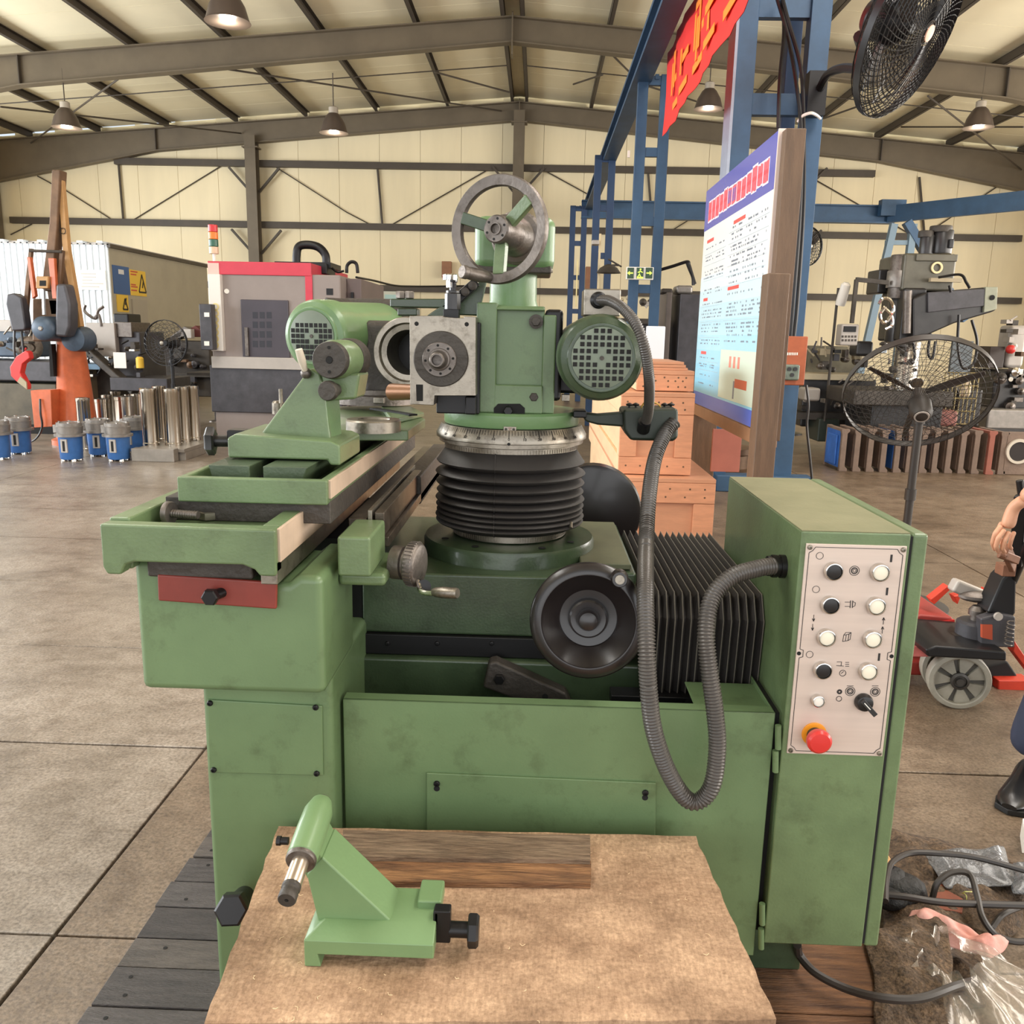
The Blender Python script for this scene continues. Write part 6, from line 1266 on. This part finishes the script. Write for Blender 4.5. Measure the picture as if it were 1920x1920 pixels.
# ---- person at the right edge
SKIN = mat('warm skin', (214,158,126), .5, 0, 18, .05); SHIRT = mat('dark blue work shirt', (44,52,78), .8, 0, 12, .12); TROU = mat('navy work trousers', (40,46,66), .85, 0, 14, .12); SHOE = mat('black leather shoe', (24,24,26), .3, 0, 10, .1, coat=.3); HAIR = mat('black hair', (22,18,16), .5)
PE = thing('person', 'person in navy work clothes and black shoes at the right edge gripping the jack handle', 'person', (2.05,2.75,0))
def skin(name, nodes, edges, m, sub=2, root=0):
    me = bpy.data.meshes.new(name); w = wo(PE); me.from_pydata([tuple(Vector(n[0])-w) for n in nodes], edges, []); o = bpy.data.objects.new(name, me); COL.objects.link(o); o.parent = PE; ORG[o.name] = w
    sk = o.modifiers.new('skin', 'SKIN'); me.skin_vertices[0] if False else None
    for v_, n in zip(me.skin_vertices[0].data, nodes): r = n[1]; v_.radius = (r, r) if not isinstance(r, tuple) else r; v_.use_root = False
    me.skin_vertices[0].data[root].use_root = True
    sk.use_smooth_shade = True; ss = o.modifiers.new('sub', 'SUBSURF'); ss.levels = sub; ss.render_levels = sub; me.materials.append(m); return o
foot = stand(1893,1512); HX = foot.x
hip = Vector((2.02,2.80,.90)); kneeR = Vector((1.74,2.66,.49)); ankR = Vector((1.635,2.63,.10)); hd = P(1885,985,Y=3.02)
shR = Vector((1.98,2.82,1.40)); elb = Vector((1.93,2.78,1.13)); wr_ = P(1897,948,Y=2.99)
elb = wr_ + Vector((.16,-.10,.17))
shR = elb+Vector((.09,.02,.27)); dxs = shR.x+.20
sl = Vector((shR.x+.38, 2.86, shR.z)); ch = Vector((dxs, 2.86, shR.z-.08)); pel = Vector((dxs-.02,2.86,.92))
nodes = [(pel,(.15,.11)),(Vector((dxs,2.86,1.10)),(.135,.10)),(ch,(.165,.12)),(Vector((dxs,2.87,shR.z+.03)),(.08,.07)),(Vector((dxs-.01,2.85,shR.z+.10)),(.055,.055)),
 (shR,.062),(elb,.048),(wr_+Vector((.02,-.012,.02)),.032),(sl,.062),(sl+Vector((.05,-.03,-.28)),.045),(sl+Vector((.02,-.16,-.48)),.032),
 (pel+Vector((-.09,-.01,-.08)),.095),(kneeR,.062),(ankR+Vector((0,0,.03)),.042),(pel+Vector((.09,0,-.08)),.095),(pel+Vector((.12,.02,-.46)),.062),(pel+Vector((.13,.06,-.80)),.042)]
ed = [(0,1),(1,2),(2,3),(3,4),(2,5),(5,6),(6,7),(2,8),(8,9),(9,10),(0,11),(11,12),(12,13),(0,14),(14,15),(15,16)]
skin('body', nodes, ed, SKIN)
# clothes: shirt with short sleeves, trousers
def grow(ns, k): return [(n[0], tuple(x+k for x in n[1]) if isinstance(n[1], tuple) else n[1]+k) for n in ns]
skin('shirt', grow([nodes[0],nodes[1],nodes[2],(nodes[3][0],(.07,.06)),nodes[5],(nodes[5][0].lerp(elb,.62),.055),nodes[8],(sl+Vector((.03,-.02,-.18)),.055)], .014), [(0,1),(1,2),(2,3),(2,4),(4,5),(2,6),(6,7)], SHIRT)
skin('trousers', grow([(pel+Vector((0,0,.06)),(.15,.115)),(pel,(.15,.115)),nodes[11],nodes[12],(ankR+Vector((.0,.0,.02)),.060),nodes[14],nodes[15],(pel+Vector((.13,.06,-.80)),.05)], .014), [(0,1),(1,2),(2,3),(3,4),(1,5),(5,6),(6,7)], TROU)
hc = Vector((dxs-.03,2.84,shR.z+.22))
hm = M(); rs = []
prof_h = [(-.125,.030,.040,-.02),(-.115,.048,.056,-.012),(-.09,.058,.070,-.006),(-.05,.066,.082,0),(0,.073,.093,.004),(.05,.076,.098,.006),(.09,.066,.086,.008),(.115,.040,.055,.01),(.122,.01,.015,.01)]
for z, rx, ry, oy in prof_h: rs.append([hc+Vector((rx*cos(2*pi*i/20), ry*sin(2*pi*i/20)+oy, z)) for i in range(20)])
hm.rings(rs); f = Vector((-.75,-.66,0)).normalized(); sd = Vector((f.y,-f.x,0))
out('head', hm, SKIN, PE); out('nose', M().hexa([hc+f*.085+sd*-.012+Vector((0,0,-.03)), hc+f*.085+sd*.012+Vector((0,0,-.03)), hc+f*.07+sd*.012+Vector((0,0,-.03)), hc+f*.07+sd*-.012+Vector((0,0,-.03))],[hc+f*.08+sd*-.006+Vector((0,0,.015)),hc+f*.08+sd*.006+Vector((0,0,.015)),hc+f*.07+sd*.006+Vector((0,0,.015)),hc+f*.07-sd*.006+Vector((0,0,.015))]), SKIN, PE, .003)
for s_ in (-1,1): out('eye', M().ball(hc+f*.074+sd*.028*s_+Vector((0,0,.008)), .011), WHITE, PE); out('ear', M().ball(hc+sd*.076*s_+Vector((0,.005,-.01)), .028, 12, (.4,.7,1.1)), SKIN, PE)
out('mouth', M().bar(hc+f*.074-sd*.02+Vector((0,0,-.062)), hc+f*.074+sd*.02+Vector((0,0,-.062)), .008,.008), mat('lips', (170,96,84), .5), PE, .002)
hm = M(); rs = []
for z, rx, ry, oy in [(.0,.082,.10,.014),(.05,.086,.108,.012),(.09,.076,.096,.012),(.12,.050,.065,.012),(.134,.012,.02,.012)]: rs.append([hc-f*.012+Vector((rx*cos(2*pi*i/20), ry*sin(2*pi*i/20)+oy, z)) for i in range(20)])
hm.rings(rs); out('hair', hm, HAIR, PE)
# right hand gripping the handle
k = mpp(hd)
def H(x, y, d=0.): return P(x,y,Y=3.0+d)
skin('hand', [(wr_+Vector((.035,-.02,.03)),(.030,.024)),(H(1899,952),(.030,.022)),(H(1893,975),(.037,.024)),(H(1888,992),(.038,.023))], [(0,1),(1,2),(2,3)], SKIN)
for q, r in (((H(1878,985,-.01),H(1866,1000,-.02),H(1861,1018,-.01),H(1866,1032,.01)),(.0105,.0105,.010,.009)),((H(1884,992,-.02),H(1872,1008,-.03),H(1867,1026,-.02),H(1873,1036,0)),(.011,.011,.010,.009)),((H(1893,996,-.02),H(1883,1014,-.03),H(1879,1029,-.02),H(1884,1036,.0)),(.011,.0105,.0095,.009)),((H(1902,996,-.01),H(1896,1012,-.02),H(1893,1024,-.01),H(1897,1030,.005)),(.0095,.009,.0085,.008)),((H(1880,978,.02),H(1872,995,.03),H(1874,1012,.03),H(1882,1022,.02)),(.013,.012,.011,.010))):
    skin('finger' if r[0] != .013 else 'thumb', list(zip(q, [v*.86 for v in r])), [(0,1),(1,2),(2,3)], SKIN)
out('grip_mechanism', M().bar(P(1880,1040,Y=3.05), P(1905,1050,Y=3.1), .03,.03).bar(P(1886,1030,Y=3.05), P(1900,1062,Y=3.15), .02,.05).cyl(P(1872,1040,Y=3.03),P(1884,1044,Y=3.03),.012,n=10).box(P(1882,1060,Y=3.2),P(1904,1082,Y=3.2)+Vector((0,.06,0))), mat('rust brown latch', (140,96,72), .5, .3, 12, .2), PJ, .004)
out('jack_tiller', M().bar(P(1905,1060,Y=3.25), P(1915,930,Y=3.2), .045,.03).cyl(P(1912,900,Y=3.25),P(1925,1000,Y=3.25),.014,n=10), BLKM, PJ, .004)
# shoes
def shoe(pos, ang):
    d = Vector((cos(ang), sin(ang), 0)); e = Vector((-d.y, d.x, 0)); rs = []
    for t, w_, h, z0 in ((-.13,.018,.030,.012),(-.12,.032,.07,.003),(-.08,.040,.105,.0),(-.04,.041,.108,.0),(.0,.042,.085,.0),(.05,.047,.066,.0),(.10,.050,.055,.0),(.14,.042,.045,.002),(.165,.022,.03,.006)):
        rs.append([pos+d*t+e*(w_*cos(2*pi*i/18))+Vector((0,0,z0+.012+(h-.012)*(.5+.5*sin(2*pi*i/18)))) for i in range(18)])
    out('shoe', M().rings(rs), SHOE, PE); rs = []
    sole = [pos+d*t+e*w_ for t, w_ in ((-.135,0),(-.125,.034),(-.06,.044),(.03,.046),(.10,.054),(.15,.044),(.172,0))]+[pos+d*t-e*w_ for t, w_ in ((.15,.044),(.10,.054),(.03,.046),(-.06,.044),(-.125,.034))]
    out('shoe_sole', M().prism([(p.x,p.y) for p in sole], 'z', 0.001, .020), mat('black rubber sole', (18,18,18), .6), PE, .003)
shoe(ankR*1+Vector((-.005,-.02,-ankR.z)), radians(228)); q = pel+Vector((.13,.06,0)); shoe(Vector((q.x,q.y-.02,0)), radians(215))
# ---- litter on the floor at the lower right
FOAM = mat('brown trampled foam with shade', (112,90,68), .85, 0, 30, .25, .9, 70, col2=(58,45,34)); speckle(FOAM, 140, .4, 1.25)  # foam brown darkened further to put this corner's shade into the colour
def drape(name, corners, z, nx, ny, amp, fq, m, thick=.003, sd_=0, **k):
    "an uneven sheet over four floor corners"
    vs = []; a, b_, c_, d_ = [Vector(v) for v in corners]
    for j in range(ny+1):
        for i in range(nx+1):
            u_, v_ = i/nx, j/ny; p = a.lerp(b_, u_).lerp(d_.lerp(c_, u_), v_); e = min(1, 6*min(u_,1-u_,v_,1-v_)+.15)
            n = noise.noise(Vector((p.x*fq+sd_, p.y*fq, sd_)))*.6+noise.noise(Vector((p.x*fq*2.7, p.y*fq*2.7+sd_, 1)))*.35
            w_ = Vector((noise.noise(Vector((p.x*9,p.y*9,sd_+3))), noise.noise(Vector((p.x*9,p.y*9,sd_+7))), 0))*.018
            vs.append(p+w_+Vector((0,0,max(.0, z+amp*(.5+n)*e))))
    fs = [(j*(nx+1)+i, j*(nx+1)+i+1, (j+1)*(nx+1)+i+1, (j+1)*(nx+1)+i) for j in range(ny) for i in range(nx)]
    s = M().add(vs, fs); o = out(name, s, m, None, smooth=60, loc=(a.x,a.y,0)); so = o.modifiers.new('solid','SOLIDIFY'); so.thickness = thick; so.offset = 1; return o
Z = 0.0
def fz(x, y, z=0.): p = P(x,y,Z=z); return Vector((p.x,p.y,0))
o = drape('foam_sheet', [fz(1660,1900),fz(1840,1900),fz(1945,1640),fz(1650,1555)], .01, 60, 50, .055, 9, FOAM, .004, 2); tag(o, 'crumpled brown foam packing sheet on the floor beside the cabinet', 'packing foam')
o = drape('foam_sheet', [fz(1640,1935,.12),fz(1790,1935,.12),fz(1770,1715,.12),fz(1625,1745,.12)], .125, 36, 30, .022, 9, FOAM, .003, 5); tag(o, 'brown foam sheet lying over the timber baulk beneath the cabinet', 'packing foam')
BUB = mat('grey bubble wrap', (112,112,114), .25, .0, 60, .2, 1., 110, coat=.6)
o = drape('bubble_wrap', [fz(1775,1680,.03),fz(1905,1670,.03),fz(1885,1602,.03),fz(1728,1608,.03)], .045, 40, 30, .04, 6, BUB, .004, 11); tag(o, 'shiny grey piece of bubble wrap among the cables on the floor', 'bubble wrap')
o = drape('bubble_wrap', [fz(1900,1700,.02),fz(1990,1700,.02),fz(1990,1640,.02),fz(1890,1640,.02)], .045, 20, 20, .035, 6, BUB, .004, 21); tag(o, 'darker bubble wrap scrap at the right picture edge below the first', 'bubble wrap')
PINK = mat('pink tissue', (222,176,170), .8, 0, 9, .12, .3, 60, col2=(196,128,112))
o = drape('pink_tissue', [fz(1688,1752,.10),fz(1850,1802,.10),fz(1890,1770,.10),fz(1716,1712,.10)], .10, 60, 40, .055, 11, PINK, .0015, 31); tag(o, 'crumpled pink tissue paper lying above the clear plastic bag', 'tissue')
RP = mat('red brown scrap wood', (140,76,52), .6, 0, 10, .15); s = M().hexa([fz(1745,1730)+Vector((0,0,.03)),fz(1800,1740)+Vector((0,0,.03)),fz(1808,1672)+Vector((0,0,.03)),fz(1762,1668)+Vector((0,0,.03))],[fz(1745,1730)+Vector((0,0,.045)),fz(1800,1740)+Vector((0,0,.045)),fz(1808,1672)+Vector((0,0,.045)),fz(1762,1668)+Vector((0,0,.045))]); tag(out('scrap_board', s, RP, None, .002, loc=fz(1775,1700)), 'small red brown board with a hole under the cables', 'board')
tag(out('pallet_block', M().box(fz(1654,1668)+Vector((0,0,0)), fz(1664,1650)+Vector((.0,.02,.07))), PLYE, None, .004, loc=fz(1660,1650)), 'pale timber corner showing behind the cabinet edge', 'timber')
# cables on the floor
CAB = mat('black rubber cable', (52,46,42), .45, 0, 8, .1)
def cable(pts, r, lab): q = [P(x,y,Z=z) for x,y,z in pts]; tag(out('floor_cable', M().tube(curve(q), r, 8), CAB, None, loc=q[0]), lab, 'cable')
cable(((1495,1772,.20),(1500,1792,.16),(1530,1825,.155),(1590,1855,.155),(1660,1872,.17),(1725,1872,.17),(1790,1850,.16),(1830,1838,.1)), .009, 'thick black cable curving from beneath the cabinet over the timber baulk')
cable(((1660,1690,.10),(1662,1650,.10),(1672,1618,.11),(1705,1600,.11),(1760,1600,.11),(1830,1608,.10),(1935,1636,.09)), .008, 'dark cable looping up and over behind the bubble wrap')
cable(((1640,1676,.08),(1700,1682,.09),(1750,1690,.09),(1800,1694,.09),(1935,1698,.09)), .009, 'brown black cable running straight right below the bubble wrap')
cable(((1748,1685,.06),(1758,1655,.10),(1785,1636,.12),(1818,1640,.12),(1832,1680,.10),(1842,1720,.08),(1866,1752,.05),(1900,1765,.04),(1935,1765,.04)), .008, 'dark cable arching under the bubble wrap and down to the right')
cable(((1860,1740,.04),(1880,1715,.06),(1915,1700,.05),(1940,1690,.05)), .007, 'short dark cable crossing near the right picture edge')
s = M(); 
for k_ in range(9): c = fz(1668+random.uniform(-16,20), 1705+random.uniform(-24,26)); s.ball((c.x,c.y,.035+random.uniform(0,.03)), random.uniform(.03,.055), 12, (1.3,1,.8))
tag(out('black_rag', s, mat('oily black rag', (26,25,24), .6, 0, 20, .3, .9, 50), None, smooth=80, loc=fz(1668,1705)), 'heap of oily black rag beside the foot of the cabinet', 'rag')
s = M().tube(curve([P(1804,1675,Z=.07),P(1810,1672,Z=.09),P(1822,1672,Z=.08)]), .0015, 5); s.tube(curve([P(1806,1674,Z=.07),P(1812,1680,Z=.08),P(1812,1690,Z=.07)]), .0015, 5); tag(out('wire_scrap', s, mat('yellow green wire', (206,206,120), .5), None, loc=P(1804,1675,Z=.07)), 'tiny yellow wire scrap above the straight cable', 'wire')
# clear plastic bag
bagm = bpy.data.materials.new('clear film'); bagm.use_nodes = True; nt = bagm.node_tree; N = nt.nodes; L = nt.links; N.remove(N['Principled BSDF'])
gl = N.new('ShaderNodeBsdfGlossy'); gl.inputs['Roughness'].default_value = .22; gl.inputs[0].default_value = (1,.96,.9,1); tr = N.new('ShaderNodeBsdfTransparent'); tr.inputs[0].default_value = (.93,.91,.88,1); df = N.new('ShaderNodeBsdfDiffuse'); df.inputs[0].default_value = (.75,.70,.64,1)
lw = N.new('ShaderNodeLayerWeight'); lw.inputs[0].default_value = .42; mr = N.new('ShaderNodeMapRange'); mr.inputs[3].default_value = .03; mr.inputs[4].default_value = .26; m1 = N.new('ShaderNodeMixShader'); m2 = N.new('ShaderNodeMixShader'); m2.inputs[0].default_value = .10
nz = N.new('ShaderNodeTexNoise'); nz.inputs['Scale'].default_value = 38; nz.inputs['Detail'].default_value = 3; bu = N.new('ShaderNodeBump'); bu.inputs['Strength'].default_value = .22; bu.inputs['Distance'].default_value = .01
tcn = N.new('ShaderNodeTexCoord'); L.new(tcn.outputs['Object'], nz.inputs['Vector']); L.new(nz.outputs[0], bu.inputs['Height']); L.new(bu.outputs[0], gl.inputs['Normal']); L.new(bu.outputs[0], lw.inputs['Normal'])
L.new(lw.outputs['Facing'], mr.inputs[0]); L.new(mr.outputs[0], m1.inputs[0]); L.new(tr.outputs[0], m2.inputs[1]); L.new(df.outputs[0], m2.inputs[2]); L.new(m2.outputs[0], m1.inputs[1]); L.new(gl.outputs[0], m1.inputs[2]); L.new(m1.outputs[0], N['Material Output'].inputs[0])
bc = fz(1850,1960,.1); bc.z = 0; vs = []; nu, nv = 64, 40
bc = P(1850,1925,Z=.06); bc.z = 0
for j in range(nv+1):
    t = j/nv
    for i in range(nu):
        a = 2*pi*i/nu; r = .21*(sin(pi*min(1,t*1.0+.02)*.86+.1))**.7*(1-.35*t)
        fold = 1+.16*sin(5*a+3*t)+.10*sin(9*a-5*t)+.35*noise.noise(Vector((cos(a)*2.2,sin(a)*2.2,t*3)))
        p = Vector((cos(a)*r*fold, sin(a)*r*fold*1.1, .005+.15*t**.9+.02*noise.noise(Vector((cos(a)*4,sin(a)*4,t*5))))); p.x -= .05*t*t; p.y += .10*t*t
        vs.append(bc+p)
fs = [(j*nu+i, j*nu+(i+1)%nu, (j+1)*nu+(i+1)%nu, (j+1)*nu+i) for j in range(nv) for i in range(nu)]
s = M().add(vs, fs); o = out('plastic_bag', s, bagm, None, smooth=60, loc=bc); tag(o, 'crumpled clear plastic bag standing in the lower right corner', 'plastic bag')
tag(out('paper_corner', M().hexa([P(1916,1600,Z=.0),P(1990,1600,Z=.0),P(1990,1560,Z=.0),P(1912,1568,Z=.0)],[p+Vector((0,0,.06)) for p in (P(1916,1600,Z=.0),P(1990,1600,Z=.0),P(1990,1560,Z=.0),P(1912,1568,Z=.0))]), WHITE, None, .002, loc=P(1950,1580,Z=0)), 'pale packing piece cut off by the right picture edge below the shoe', 'packing')
